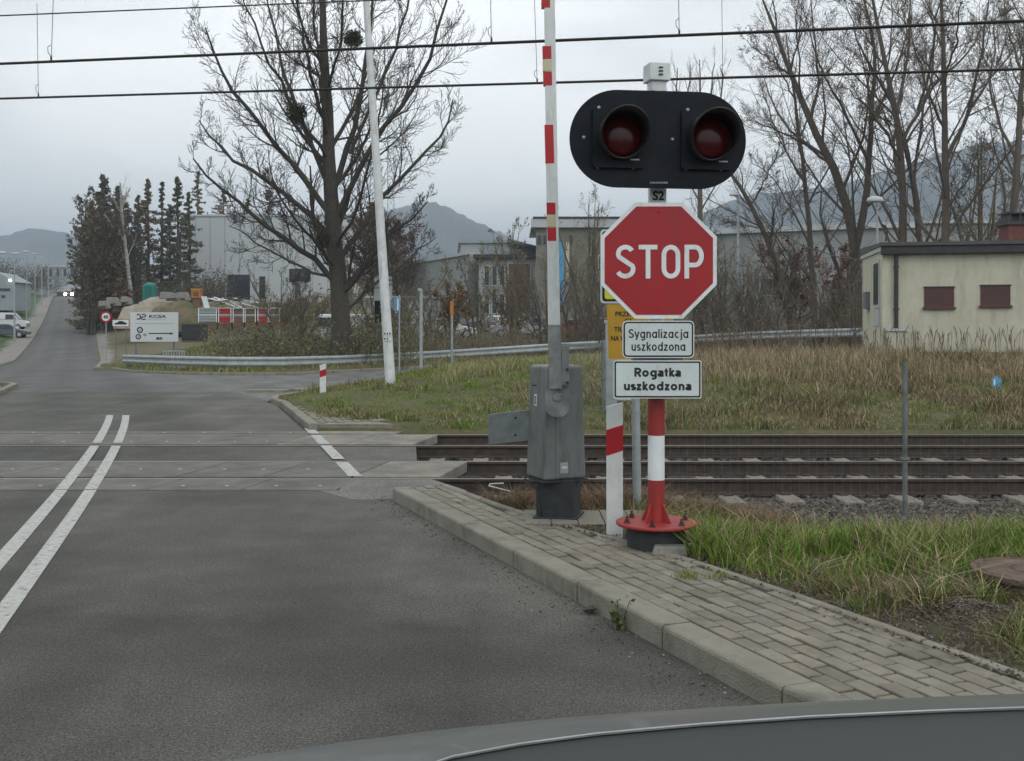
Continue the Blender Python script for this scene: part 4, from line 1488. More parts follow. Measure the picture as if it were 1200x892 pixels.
# ------------------------------------------------------------------ overhead wires
def wire_thing(label, pa, pb, Y, sag, drops, rad, off2=None):
    a, c_ = at(*pa, Y), at(*pb, Y + .0)
    d = np.array(c_) - np.array(a)
    p0 = np.array(a) - d * .8; p1 = np.array(c_) + d * .8
    t = thing('overhead_wire', label, 'overhead wire', tuple(p0), 'overhead railway wires')
    mb = MB(); mb.tube([p0, p1], rad, 6)
    if off2:
        mb.tube([p0 + np.array([0, .04, off2]), p1 + np.array([0, .04, -off2])], rad, 6)
    mb.build('contact_wire', M['wire'], t)
    for (px, lean, top) in drops:
        u_ = (px - pa[0]) / (pb[0] - pa[0])
        q = np.array(a) + d * u_
        mb = MB()
        mb.tube([q, q + np.array([lean, 0, top])], .004, 4)
        mb.lathe([(.012, 0), (.012, .06)], tuple(q + np.array([0, 0, -.005])), 6, 'z')
        mb.tube([q + np.array([0, 0, .05]), q + np.array([-.035, 0, .10]), q + np.array([-.04, 0, .16]), q + np.array([-.005, 0, .19])], .004, 4)
        mb.build('dropper', M['wire'], t)


wire_thing('lowest of the three overhead railway wires crossing behind the signal lamps', (0, 115.5), (1200, 80.5), 15.4, 0, [(45, -.02, 1.35), (629.5, -.08, 2.5), (847, -.03, 2.5)], .014, .012)
wire_thing('middle one of the three overhead railway wires, above the signal lamps', (0, 74.5), (1200, 24), 12.2, 0, [(60, .04, 1.2), (576, -.03, 1.4), (796, -.02, 1.2), (-300, 0, 1.2)], .0125, .01)
wire_thing('topmost overhead railway wire, crossing the upper left corner of the view', (0, 18.5), (520, -3), 15.2, 0, [], .010)


# ------------------------------------------------------------------ hills and haze
M['hill'] = mat('wooded_hill', (.022, .038, .045), .95, (.07, .085, .088), .010, 1.0, .06, detail=12, lo=.42, hi=.62)


def hill(pts, Y0, Y1, name='hill', seed=0):
    """a wooded ridge; pts = (photo px, photo row) of its skyline at distance Y1"""
    r_ = np.random.default_rng(seed)
    px = np.array([q[0] for q in pts], float); py = np.array([q[1] for q in pts], float)
    xs = np.linspace(px[0], px[-1], 260)
    top = CH - (np.interp(xs, px, py) - HOR) * Y1 / F
    rough = np.convolve(r_.normal(0, 1, 260 + 8), np.ones(3) / 3, 'same')[4:-4] * 3.2 * (Y1 / 2000)
    vs, n = [], 26
    for j in range(n):
        t = j / (n - 1)
        Y = Y0 + (Y1 * 1.25 - Y0) * t
        f = np.sin(min(1, t / .78) * math.pi / 2) ** 1.3 if t < .78 else 1 - (t - .78) / .22 * .5
        rough = 0.6 * rough + .8 * np.convolve(r_.normal(0, 1, 268), np.ones(4) / 4, 'same')[4:-4] * 3.4 * (Y1 / 2000)
        z = 2 + (top - 2) * f * (1 + .10 * np.sin(xs * .02 + j * .9 + seed) * (1 - abs(2 * t - 1)) * (t < .75)) + (rough if t > .6 else rough * .6)
        vs.append(np.stack([(xs - 600) * Y / F, np.full(260, Y), z], 1))
    V = np.concatenate(vs)
    i = np.arange(260 * n).reshape(n, 260)
    Fs = np.stack([i[:-1, :-1], i[:-1, 1:], i[1:, 1:], i[1:, :-1]], -1).reshape(-1, 4)
    kind(npmesh(name, V, Fs, M['hill'], smooth=True), 'structure')


hill([(-400, 330), (-150, 300), (0, 282), (28, 275), (50, 272), (75, 274), (110, 286), (180, 315), (260, 345)], 900, 2000, seed=2)
hill([(330, 330), (400, 280), (450, 258), (490, 247), (510, 246), (540, 256), (580, 273), (630, 298), (720, 335)], 800, 1900, seed=5)
hill([(740, 320), (815, 262), (850, 244), (880, 236), (950, 226), (1040, 205), (1110, 188), (1150, 178), (1250, 172), (1400, 185), (1700, 240)], 700, 1500, seed=9)
mb = MB()
mb.box((0, 250, 156), (7400, 8000, 320))
hz_ = mb.build('haze', [])
hm = bpy.data.materials.new('haze_air')
hm.use_nodes = True
hn = hm.node_tree
hn.nodes.clear()
ho = hn.nodes.new('ShaderNodeOutputMaterial')
hv = hn.nodes.new('ShaderNodeVolumePrincipled')
hv.inputs['Color'].default_value = (.74, .87, 1.0, 1)
hv.inputs['Density'].default_value = .00056
hv.inputs['Anisotropy'].default_value = 0.0
hn.links.new(hv.outputs[0], ho.inputs['Volume'])
hz_.data.materials.append(hm)
stuff(hz_, 'thin grey blue haze in the air over the valley', 'haze')

# ------------------------------------------------------------------ trees
def nrm(a):
    return a / (np.linalg.norm(a, axis=-1, keepdims=True) + 1e-12)


def tubes_np(P, Rr, sides):
    """P (B,K,3) polylines, Rr (B,K) radii -> verts, quads"""
    B, K, _ = P.shape
    T = np.zeros_like(P); T[:, 1:-1] = P[:, 2:] - P[:, :-2]; T[:, 0] = P[:, 1] - P[:, 0]; T[:, -1] = P[:, -1] - P[:, -2]
    T = nrm(T)
    ref = np.where(np.abs(T[:, :1, 2:3]) < .8, np.array([0, 0, 1.0]), np.array([1.0, 0, 0]))
    ref = np.broadcast_to(ref, P.shape)
    U = nrm(np.cross(T, ref)); W = np.cross(T, U)
    a = np.arange(sides) * 2 * math.pi / sides
    V = P[:, :, None] + Rr[:, :, None, None] * (np.cos(a)[:, None] * U[:, :, None] + np.sin(a)[:, None] * W[:, :, None])
    i = np.arange(B * K * sides).reshape(B, K, sides)
    j = np.roll(i, -1, 2)
    Fs = np.stack([i[:, :-1], j[:, :-1], j[:, 1:], i[:, 1:]], -1).reshape(-1, 4)
    return V.reshape(-1, 3), Fs


def spawn(P, Rr, n, ang, lr, rr, up, wig, tmin, r_, K=5, lmin=.0, outp=0.0, taper=.25, lscale=None):
    """children of polylines P"""
    B, K0, _ = P.shape
    L = np.linalg.norm(np.diff(P, axis=1), axis=2).sum(1)
    t = tmin + (1 - tmin) * (np.arange(n)[None] + r_.uniform(0, 1, (B, n))) / n
    s_ = t * (K0 - 1); i0 = np.minimum(s_.astype(int), K0 - 2); fr = (s_ - i0)[..., None]
    bi = np.arange(B)[:, None]
    p = P[bi, i0] * (1 - fr) + P[bi, i0 + 1] * fr
    d = nrm(P[bi, i0 + 1] - P[bi, i0])
    rad = (Rr[bi, i0] * (1 - fr[..., 0]) + Rr[bi, i0 + 1] * fr[..., 0])
    p = p.reshape(-1, 3); d = d.reshape(-1, 3); rad = rad.reshape(-1)
    Lc = (L[:, None] * lr * (1.15 - .65 * t) * r_.uniform(.6, 1.3, (B, n))).reshape(-1)
    q = nrm(np.cross(d, r_.normal(0, 1, d.shape)))
    an = R(ang) * r_.uniform(.7, 1.3, (len(d), 1))
    d = nrm(d * np.cos(an) + q * np.sin(an))
    N = len(p)
    Q = np.zeros((N, K, 3)); Q[:, 0] = p
    for k in range(1, K):
        Q[:, k] = Q[:, k - 1] + d * (Lc / (K - 1))[:, None]
        d = nrm(d + r_.normal(0, wig, d.shape) + np.array([0, 0, up]))
    r0 = np.minimum(rad * rr * r_.uniform(.7, 1.1, N), rad * .9)
    RR = r0[:, None] * np.linspace(1, taper, K)[None]
    return Q, RR


def resample(pts, K, r_, wig):
    p = np.array(pts, float)
    # smooth with Catmull-like interpolation
    d = np.r_[0, np.cumsum(np.linalg.norm(p[1:] - p[:-1], axis=1))]
    t = np.linspace(0, d[-1], K)
    q = np.stack([np.interp(t, d, p[:, i]) for i in range(3)], 1)
    q[1:-1] = .25 * q[:-2] + .5 * q[1:-1] + .25 * q[2:]
    q[1:] += r_.normal(0, wig, (K - 1, 3))
    return q


def make_tree(name, label, cat, base, limbs, levels, seed, bark, group=None, leaf=None, K=11, sidesk=8, rmin=.0085):
    """limbs: (points, r0, r1); the first is the trunk"""
    r_ = np.random.default_rng(seed)
    t = thing(name, label, cat, base, group)
    Ps = np.stack([resample(l[0], K, r_, .05 if i else .03) for i, l in enumerate(limbs)])
    Rs = np.stack([np.linspace(1, 0, K) ** .8 * (l[1] - l[2]) + l[2] for l in limbs])
    Rs[0, 0] *= 1.35
    out = [tubes_np(Ps[:1], Rs[:1], sidesk + 4)]
    v, f = out[0]
    npmesh('trunk', v, f, bark, parent=t, smooth=True)
    parts = []
    if len(limbs) > 1:
        parts.append(tubes_np(Ps[1:], Rs[1:], sidesk))
    curP, curR = Ps, Rs
    tips = []
    for li, lv in enumerate(levels):
        Q, RR = spawn(curP, curR, r_=r_, **lv)
        RR = np.maximum(RR, rmin)
        parts.append(tubes_np(Q, RR, 6 if li == 0 else (4 if li == 1 else 3)))
        curP, curR = Q, RR
        tips.append(Q)
    v, f = join(parts)
    cr = npmesh('crown', v, f, bark, parent=t, smooth=True)
    if leaf:
        n, size, cols = leaf
        Q = tips[-1].reshape(-1, 3)
        c = Q[r_.integers(0, len(Q), n)] + r_.normal(0, .08, (n, 3))
        leaves('leaves', c, size, cols, r_, t)
    return t, tips


def leaves(name, c, size, cols, r_, parent=None, m=None, flat=0.0):
    n = len(c)
    a = nrm(r_.normal(0, 1, (n, 3))); b_ = nrm(np.cross(a, r_.normal(0, 1, (n, 3))))
    s_ = r_.uniform(size[0], size[1], (n, 1))
    V = np.stack([c + a * s_, c + b_ * s_ * .6, c - a * s_, c - b_ * s_ * .6], 1).reshape(-1, 3)
    Fs = np.arange(n * 4).reshape(n, 4)
    tn = np.array(cols)[r_.integers(0, len(cols), n)] * r_.uniform(.6, 1.35, (n, 1))
    return npmesh(name, V, Fs, m or M['leaf'], np.repeat(tn, 4, 0), parent=parent)


def limb(pxs, Y, dY, r0, r1):
    n = len(pxs)
    return ([at(px, py, Y + dY * (i / (n - 1))) for i, (px, py) in enumerate(pxs)], r0, r1)


# the big bare tree left of the middle
TY = 48.0
zb_ = float(G(atx(402, TY), TY))
trunk = ([(atx(402, TY), TY, zb_ - .1), at(401, 400, TY), at(399, 340, TY), at(392, 290, TY), at(387, 225, TY), at(383, 150, TY), at(381, 80, TY), at(378, 10, TY), at(376, -70, TY)], .46, .05)
TRX = atx(392, TY)
LB = [trunk,
      limb([(398, 335), (372, 306), (340, 290), (303, 262), (268, 238), (236, 214), (208, 186)], TY, -4, 0.148, .03),
      limb([(392, 290), (360, 250), (322, 222), (285, 200), (245, 180), (215, 140)], TY, 3, 0.141, .03),
      limb([(389, 255), (352, 206), (312, 168), (272, 120), (240, 80), (226, 30)], TY, -2, 0.141, .03),
      limb([(387, 225), (362, 180), (338, 120), (318, 60), (300, -10)], TY, 4, 0.126, .03),
      limb([(384, 160), (368, 110), (352, 50), (340, -30)], TY, -3, 0.096, .03),
      limb([(388, 230), (408, 180), (425, 120), (436, 50), (442, -40)], TY, 2, 0.148, .04),
      limb([(390, 262), (420, 205), (455, 150), (490, 112), (520, 75), (532, 20), (548, -30)], TY, -3, 0.141, .03),
      limb([(412, 180), (440, 120), (470, 60), (486, 0), (500, -60)], TY, 3, 0.089, .03),
      limb([(396, 310), (430, 262), (462, 222), (496, 190), (530, 165), (545, 120)], TY, 2, 0.133, .03),
      limb([(399, 345), (432, 306), (462, 275), (492, 258), (516, 236)], TY, -3, 0.104, .02),
      limb([(401, 372), (432, 342), (465, 322), (492, 296), (525, 278)], TY, 4, 0.081, .02),
      limb([(397, 325), (358, 318), (318, 300), (282, 280), (255, 262)], TY, 5, 0.074, .02),
      limb([(385, 190), (350, 140), (300, 60), (270, -20)], TY, -5, 0.089, .02),
      limb([(382, 110), (400, 50), (410, -30)], TY, -4, 0.074, .03),
      limb([(380, 90), (366, 40), (362, -40)], TY, 3, 0.074, .03),
      limb([(393, 295), (420, 250), (436, 200), (452, 150), (458, 90)], TY, -6, 0.081, .02),
      limb([(396, 315), (362, 280), (330, 240), (310, 205)], TY, -6, 0.081, .02)]
LB = [LB[0]] + [([(TRX + (q[0] - TRX) * .90, q[1], q[2]) for q in l_[0]], l_[1], l_[2]) for l_ in LB[1:]]
bt, tips = make_tree('bare_tree', 'large bare tree with mistletoe clumps behind the guardrail, left of the white pole', 'tree', (atx(402, TY), TY, zb_), LB,
                     [dict(n=16, ang=44, lr=.27, rr=.45, up=.24, wig=.15, tmin=.15, K=6),
                      dict(n=10, ang=40, lr=.46, rr=.5, up=.2, wig=.18, tmin=.12),
                      dict(n=4, ang=38, lr=.5, rr=.6, up=.14, wig=.16, tmin=.15, K=4, taper=.6)], 4, M['bark'])
r_ = np.random.default_rng(3)
for px, py, s_ in ((347, 133, .48), (414, 46, .42), (378, 282, .36)):
    c = np.array(at(px, py, TY - 1.2 if px != 347 else TY - 2))
    d = nrm(r_.normal(0, 1, (420, 3)))
    P0 = c + d * .05; P2 = c + d * s_ * r_.uniform(.55, 1.05, (420, 1)); P1 = (P0 + P2) / 2 + r_.normal(0, .04, (420, 3))
    P_ = np.stack([P0, P1, P2], 1)
    v, f = tubes_np(P_, np.full((420, 3), .009), 3)
    m_ = thing('mistletoe', {347: 'round dark mistletoe ball in the upper left crown of the large bare tree', 414: 'small mistletoe clump high in the bare tree next to the pole top',
                             378: 'mistletoe clump against the trunk of the large bare tree, halfway up'}[px], 'mistletoe', tuple(c), 'mistletoe clumps in the bare tree')
    npmesh('twigs', v, f, M['mistle'], parent=m_)
    leaves('leaves', c + d[r_.integers(0, 420, 1500)] * s_ * r_.uniform(.3, 1.05, (1500, 1)), (.03, .06), [(.045, .055, .02), (.06, .06, .025)], r_, m_)

# trees on the right
lvR = [dict(n=12, ang=36, lr=.38, rr=.42, up=.14, wig=.13, tmin=.12, K=6),
       dict(n=9, ang=36, lr=.45, rr=.5, up=.08, wig=.16, tmin=.12),
       dict(n=5, ang=34, lr=.5, rr=.6, up=.0, wig=.16, tmin=.2, K=4, taper=.5)]
RT = [
    ('leaning bare tree with a curved trunk, right of the STOP sign', 58, [(930, 395), (922, 350), (908, 300), (890, 258), (868, 222), (852, 196)], .26, .10,
     [([(905, 292), (925, 240), (940, 200)], 2, .07), ([(880, 240), (900, 205), (915, 170)], -2, .07), ([(895, 270), (870, 262), (845, 258)], 2, .05)], 0),
    ('slender bare tree with a straight trunk standing just right of the leaning one', 62, [(956, 395), (952, 330), (949, 270), (944, 215), (936, 150), (928, 90), (920, 40)], .24, .04,
     [([(950, 290), (925, 240), (905, 205), (880, 190)], 3, .1), ([(947, 240), (972, 195), (985, 150)], -2, .1), ([(944, 215), (918, 170), (902, 130), (888, 90)], 3, .1), ([(938, 160), (958, 110), (965, 60)], 2, .08), ([(933, 120), (912, 80), (902, 40)], -2, .07)], 900),
    ('bare tree that forks low into two stems, beside the left end of the cream building', 56, [(1004, 395), (1004, 330), (1002, 280), (998, 245), (972, 190), (946, 135), (926, 80), (905, 30), (890, -10)], .40, .05,
     [([(1003, 290), (1012, 240), (1018, 190), (1022, 130), (1026, 70), (1016, 10), (1005, -40)], 2, .30), ([(1018, 190), (1000, 150), (975, 110), (955, 60), (940, 10)], -3, .12), ([(1022, 140), (1045, 100), (1060, 50), (1072, -10)], 3, .12),
      ([(1025, 90), (1006, 50), (990, 0)], 2, .09), ([(972, 190), (940, 165), (905, 150), (876, 140)], 3, .11), ([(950, 145), (960, 90), (952, 30), (948, -20)], -2, .10), ([(930, 90), (900, 70), (875, 50)], -2, .08)], 900),
    ('dark bare tree rising behind the left part of the cream building roof', 52, [(1056, 360), (1057, 290), (1058, 230), (1058, 170), (1048, 120), (1036, 70), (1026, 20), (1018, -40)], .30, .05,
     [([(1058, 165), (1080, 120), (1105, 90), (1135, 60), (1160, 20)], 2, .13), ([(1057, 190), (1035, 150), (1012, 120), (985, 100)], -3, .11), ([(1050, 130), (1062, 80), (1066, 20), (1072, -40)], 3, .13), ([(1038, 80), (1018, 50), (1000, 10)], 2, .09),
      ([(1075, 130), (1090, 80), (1098, 20), (1104, -30)], -2, .10)], 1500),
    ('pair-stemmed bare tree just right of the dark one behind the cream building roof', 55, [(1084, 360), (1080, 290), (1072, 235), (1064, 180), (1052, 130), (1030, 95), (1012, 60)], .22, .05,
     [([(1078, 270), (1070, 210), (1076, 150), (1090, 100), (1096, 40), (1090, -20)], 3, .14), ([(1060, 160), (1040, 140), (1018, 130)], -2, .08)], 900),
    ('tall bare tree with a straight dark trunk and a high fork, behind the first shutter', 50, [(1107, 360), (1107, 290), (1107, 230), (1107, 190), (1106, 130), (1107, 70), (1103, 0), (1100, -50)], .27, .05,
     [([(1108, 190), (1124, 160), (1140, 120), (1148, 70), (1156, 20), (1165, -30)], 2, .15), ([(1107, 150), (1088, 110), (1074, 70), (1066, 20)], -2, .10), ([(1140, 125), (1158, 95), (1180, 70), (1196, 40)], 2, .09), ([(1106, 100), (1120, 50), (1128, 0)], -3, .09),
      ([(1107, 250), (1128, 220), (1142, 190), (1150, 168)], -3, .05)], 1200),
    ('bare tree with reddish brown trunk behind the brick chimney, at the right edge', 46, [(1182, 340), (1184, 290), (1188, 230), (1193, 170), (1198, 110), (1203, 40), (1206, -30)], .26, .05,
     [([(1190, 185), (1170, 150), (1160, 110), (1162, 60), (1170, 10)], 2, .10), ([(1196, 140), (1216, 100), (1228, 50), (1236, -10)], -2, .12), ([(1200, 90), (1184, 50), (1176, 0)], 3, .09), ([(1192, 190), (1215, 170), (1240, 130)], 2, .10)], 1000),
    ('bare tree outside the right edge whose branches reach into the picture', 49, [(1262, 340), (1258, 270), (1250, 190), (1245, 110), (1240, 30), (1236, -40)], .28, .05,
     [([(1250, 190), (1225, 140), (1205, 90), (1190, 40)], 2, .12), ([(1246, 120), (1222, 80), (1210, 20)], -2, .1), ([(1252, 210), (1280, 160), (1295, 100)], 2, .12)], 500),
]
for i, (lab, Y, tr, r0, r1, lbs, nl) in enumerate(RT):
    b0 = at(*tr[0], Y); gz = float(G(b0[0], Y))
    pts = [(b0[0], Y, gz - .1)] + [at(a_, c_, Y) for a_, c_ in tr]
    make_tree('bare_tree', lab, 'tree', (b0[0], Y, gz), [(pts, r0 * .86, r1 * .8)] + [limb(l_[0], Y, l_[1], l_[2] * .72, .015) for l_ in lbs], lvR, 20 + i, M['barkright'], rmin=.007,
              leaf=(int(nl * 1.8), (.03, .055), [(.22, .17, .10), (.17, .13, .08), (.25, .19, .10)]) if nl else None)
# rounded far crown seen just over the lamp board
Y = 85.0
gz = float(G(atx(818, Y), Y))
fan = [([(820, 190), (820 + k * 9, 140), (820 + k * 14, 105), (820 + k * 13 + (k % 2) * 3, 70 + abs(k) * 5)], (k % 3 - 1) * 2, .12) for k in (-2, -1, 0, 1, 2)]
make_tree('bare_tree', 'bare tree whose rounded twiggy top shows just above the lamp board', 'tree', (atx(820, Y), Y, gz),
          [([(atx(820, Y), Y, gz), at(820, 300, Y), at(820, 240, Y), at(820, 190, Y), at(820, 120, Y)], .3, .1)] + [limb(l_[0], Y, l_[1], l_[2], .03) for l_ in fan],
          [dict(n=9, ang=30, lr=.3, rr=.45, up=.25, wig=.08, tmin=.3, K=5), dict(n=6, ang=26, lr=.5, rr=.6, up=.3, wig=.08, tmin=.2, K=4)], 60, M['barkright'])


def sapling(label, px, py_top, Y, seed, bark, spread=1.0, leaf=None, name='young_tree', grp=None, nst=4):
    r_ = np.random.default_rng(seed)
    x = atx(px, Y); gz = float(G(x, Y)); top = CH - (py_top - HOR) * Y / F; h = top - gz
    limbs = []
    for k in range(nst):
        a = r_.uniform(0, 6.28); sp = spread * r_.uniform(.1, .32) * h * (0 if k == 0 else 1)
        pts = [(x + .1 * math.cos(a) * k, Y + .1 * math.sin(a) * k, gz - .1)] + [(x + sp * math.cos(a) * u_ ** 1.3, Y + sp * math.sin(a) * u_ ** 1.3, gz + h * u_ * (1 if k == 0 else r_.uniform(.8, .97))) for u_ in (.33, .66, 1)]
        limbs.append((pts, .012 * h + .01, .012))
    return make_tree(name, label, 'tree' if name != 'shrub' else 'shrub', (x, Y, gz), limbs,
                     [dict(n=9, ang=36, lr=.30, rr=.5, up=.16, wig=.12, tmin=.15, K=5), dict(n=6, ang=34, lr=.45, rr=.6, up=.1, wig=.14, tmin=.15, K=4), dict(n=3, ang=32, lr=.5, rr=.7, up=.05, wig=.14, tmin=.2, K=4)],
                     seed, bark, leaf=leaf, K=7, sidesk=5, group=grp, rmin=.0075 if Y < 90 else .02)


olive = [(.15, .17, .055), (.20, .175, .06), (.11, .13, .04), (.17, .13, .055)]
russet = [(.17, .055, .022), (.13, .045, .02), (.20, .08, .03)]
ochre = [(.20, .115, .025), (.16, .09, .025), (.12, .08, .03)]
brownl = [(.20, .15, .085), (.16, .12, .07), (.24, .17, .085)]
sapling('slim young tree with a few olive leaves, left of the barrier boom', 602, 262, 66, 101, M['twig'], .9, (500, (.05, .09), olive))
sapling('thin young tree showing between the barrier boom and the flat-roofed block', 690, 228, 72, 102, M['twig'], .8, (350, (.05, .09), olive))
sapling('low young tree with olive leaves beside the pale hall corner', 560, 300, 62, 103, M['twig'], 1.2, (900, (.05, .09), olive))
sapling('bare young tree directly behind the STOP sign edge', 822, 232, 64, 104, M['twig'], 1.0, (200, (.04, .07), brownl))
sapling('young beech tree keeping its rusty orange leaves among the bare trees', 932, 290, 64, 105, M['twig'], 1.1, (3200, (.06, .11), russet), nst=5)
sapling('second young beech with rust-red leaves, closer to the cream building', 985, 292, 66, 106, M['twig'], 1.2, (2600, (.06, .11), russet), nst=5)
sapling('young oak with orange brown leaves beside the parked cars', 600, 338, 70, 107, M['twig'], 1.5, (1800, (.06, .11), ochre), nst=5)
sapling('bushy ochre-leaved sapling right of the concrete garage', 527, 335, 60, 108, M['twig'], 1.5, (1700, (.05, .10), ochre), nst=5)
sapling('young tree with brown leaves, seen above the cream building roof', 1150, 150, 60, 109, M['twig'], 1.0, (1500, (.05, .09), brownl), nst=5)
for i_, (px, py, Y, seed, lab) in enumerate([
        (330, 318, 62, 111, 'bare bushy sapling in front of the grey hall door'), (352, 335, 56, 112, 'bare brown sapling just left of the big trunk'),
        (470, 300, 58, 113, 'tall bare shrub right of the white pole'), (450, 330, 54, 114, 'bare shrub directly behind the white pole'),
        (640, 300, 60, 115, 'bare grey shrub behind the barrier boom'), (675, 290, 58, 116, 'bare grey shrub in front of the flat-roofed block'),
        (705, 310, 55, 117, 'bare shrub showing just left of the yellow notice'), (850, 285, 54, 118, 'bare bramble shrub by the lamp post, right of the STOP sign'),
        (878, 300, 56, 119, 'dense bare shrub at the foot of the leaning tree'), (905, 310, 52, 120, 'low bare shrub left of the rusty beech'),
        (965, 300, 53, 121, 'bare shrub between the rusty beech and the forked tree'), (835, 310, 58, 122, 'bare shrub half covered by the STOP sign'),
        (1000, 330, 50, 123, 'bare shrub beside the end wall of the cream building'), (505, 330, 64, 124, 'bare shrub in front of the concrete garage')]):
    sapling(lab, px, py, Y, seed, M['twig'], 1.9, (260, (.035, .06), brownl), name='shrub', nst=7)


def thicket(name, label, n, reg, hr, cols, seed, leafn, sz=(.04, .09)):
    """brushwood nobody could count: many arching stems with small leaves"""
    r_ = np.random.default_rng(seed)
    x, y = reg(r_, n)
    z = G(x, y)
    h = r_.uniform(hr[0], hr[1], n) * (.6 + .6 * np.clip(.5 + vnoise(x, y, .5, seed), 0, 1))
    a = r_.uniform(0, 6.28, n); sp = h * r_.uniform(.1, .6, n)
    K = 5; u_ = np.linspace(0, 1, K)[None]
    P_ = np.stack([x[:, None] + (sp * np.cos(a))[:, None] * u_ ** 1.4, y[:, None] + (sp * np.sin(a))[:, None] * u_ ** 1.4, z[:, None] - .05 + h[:, None] * np.sin(u_ * 1.45)], -1)
    P_[:, 1:] += r_.normal(0, .04, (n, K - 1, 3))
    Rr = np.full((n, 1), .010) * np.linspace(1, .4, K)[None]
    parts = [tubes_np(P_, Rr, 3)]
    Q, RR = spawn(P_, Rr, 5, 40, .35, .6, .1, .15, .2, r_, K=4)
    parts.append(tubes_np(Q, np.maximum(RR, .004), 3))
    v, f = join(parts)
    nv = len(v)
    tw = np.array([.14, .118, .088])
    # leaves in the same mesh
    al = Q.reshape(-1, 3)
    c = al[r_.integers(0, len(al), leafn)] + r_.normal(0, .05, (leafn, 3))
    A_ = nrm(r_.normal(0, 1, (leafn, 3))); B_ = nrm(np.cross(A_, r_.normal(0, 1, (leafn, 3))))
    s_ = r_.uniform(*sz, (leafn, 1))
    lv_ = np.stack([c + A_ * s_, c + B_ * s_ * .6, c - A_ * s_, c - B_ * s_ * .6], 1).reshape(-1, 3)
    lf = np.arange(leafn * 4).reshape(-1, 4) + nv
    lc = np.repeat(np.array(cols)[r_.integers(0, len(cols), leafn)] * r_.uniform(.6, 1.3, (leafn, 1)), 4, 0)
    tc_ = np.repeat(tw[None] * r_.uniform(.8, 1.3, (1, 1)), nv, 0)
    o = npmesh(name, np.concatenate([v, lv_]), np.concatenate([f, lf]), M['leaf'], np.concatenate([tc_, lc]))
    return stuff(o, label, 'undergrowth')


thicket('undergrowth', 'dense olive brown brushwood behind the guardrail around the big bare tree', 1100,
        lambda r_, n: (r_.uniform(-13.6, -4.5, n), 46.6 + r_.uniform(0, 9, n)), (.4, 2.0), olive + [(.13, .17, .05), (.16, .20, .06)] + brownl[:1], 31, 13000, (.035, .08))
thicket('undergrowth', 'bare brown brushwood between the guardrail and the parked cars', 1100,
        lambda r_, n: ((lambda t: (-5 + t * 14, 51 + t * 10 + r_.uniform(0, 6, n)))(r_.uniform(0, 1, n))), (.5, 1.7), brownl + olive, 32, 4500, (.03, .07))
thicket('undergrowth', 'tangled bare brushwood below the trees right of the STOP sign', 950,
        lambda r_, n: (r_.uniform(7.5, 20, n), r_.uniform(50, 62, n)), (.9, 2.9), brownl + [(.10, .05, .03)], 33, 8000, (.03, .07))
thicket('undergrowth', 'dark undergrowth at the foot of the conifers on the building site edge', 1100,
        lambda r_, n: (r_.uniform(-44.5, -34, n), r_.uniform(118, 131, n)), (1.5, 4.5), [(.06, .055, .03), (.045, .05, .028), (.10, .07, .035)], 34, 20000, (.06, .14))
thicket('undergrowth', 'brown wood edge at the far left behind the street lamps', 900,
        lambda r_, n: (r_.uniform(-125, -92, n), r_.uniform(206, 222, n)), (3, 5.5), [(.09, .065, .045), (.07, .06, .04)], 35, 26000, (.07, .15))
thicket('undergrowth', 'brown brush in front of the grey hall on the building site', 900,
        lambda r_, n: (r_.uniform(-24, -13, n), r_.uniform(82, 98, n)), (.8, 2.2), brownl + olive, 36, 9000, (.06, .14))

# conifers
def conifer(label, px, py_top, wpx, Y, cols, seed, base_frac=.12, dens=1.0, droop=-.25, group='conifers and larches beside the building site', name='conifer_tree'):
    r_ = np.random.default_rng(seed)
    x = atx(px, Y); gz = float(G(x, Y)); top = CH - (py_top - HOR) * Y / F; h = top - gz; w_ = wpx * Y / F / 2 * 2.7
    t = thing(name, label, 'tree', (x, Y, gz), group)
    mb = MB(); mb.tube([(x, Y, gz - .1), (x + r_.normal(0, .1), Y, gz + h * .5), (x, Y, top)], [.013 * h + .05, .008 * h + .03, .03], 8)
    mb.build('trunk', M['bark'], t)
    nb = int(110 * dens)
    u_ = base_frac + (1 - base_frac) * (np.arange(nb) + r_.uniform(0, 1, nb)) / nb
    zc = gz + h * u_
    L = w_ * np.minimum(1, (1 - u_) * 1.8 + .04) * r_.uniform(.5, 1.15, nb) * (.75 + .25 * np.sin(u_ * 23 + seed))
    a = r_.uniform(0, 6.28, nb)
    K = 5; s_ = np.linspace(0, 1, K)[None]
    P_ = np.stack([x + (L * np.cos(a))[:, None] * s_, Y + (L * np.sin(a))[:, None] * s_, zc[:, None] + L[:, None] * (droop * s_ ** 1.2 + .22 * s_ ** 3)], -1)
    parts = [tubes_np(P_, np.full((nb, 1), .03) * np.linspace(1, .3, K)[None], 3)]
    v, f = join(parts)
    npmesh('branches', v, f, M['bark'], parent=t)
    n = int(8000 * dens)
    bi = r_.integers(0, nb, n); q = r_.beta(1.6, 1.1, n)
    s2 = q * (K - 1); i0 = np.minimum(s2.astype(int), K - 2); fr = (s2 - i0)[:, None]
    c = P_[bi, i0] * (1 - fr) + P_[bi, i0 + 1] * fr
    c += r_.normal(0, 1, (n, 3)) * np.array([.16, .16, .12]) * (.5 + L[bi, None] * .15)
    c[:, 2] -= .1
    leaves('crown', c, (.06, .19), cols, r_, t)
    return t


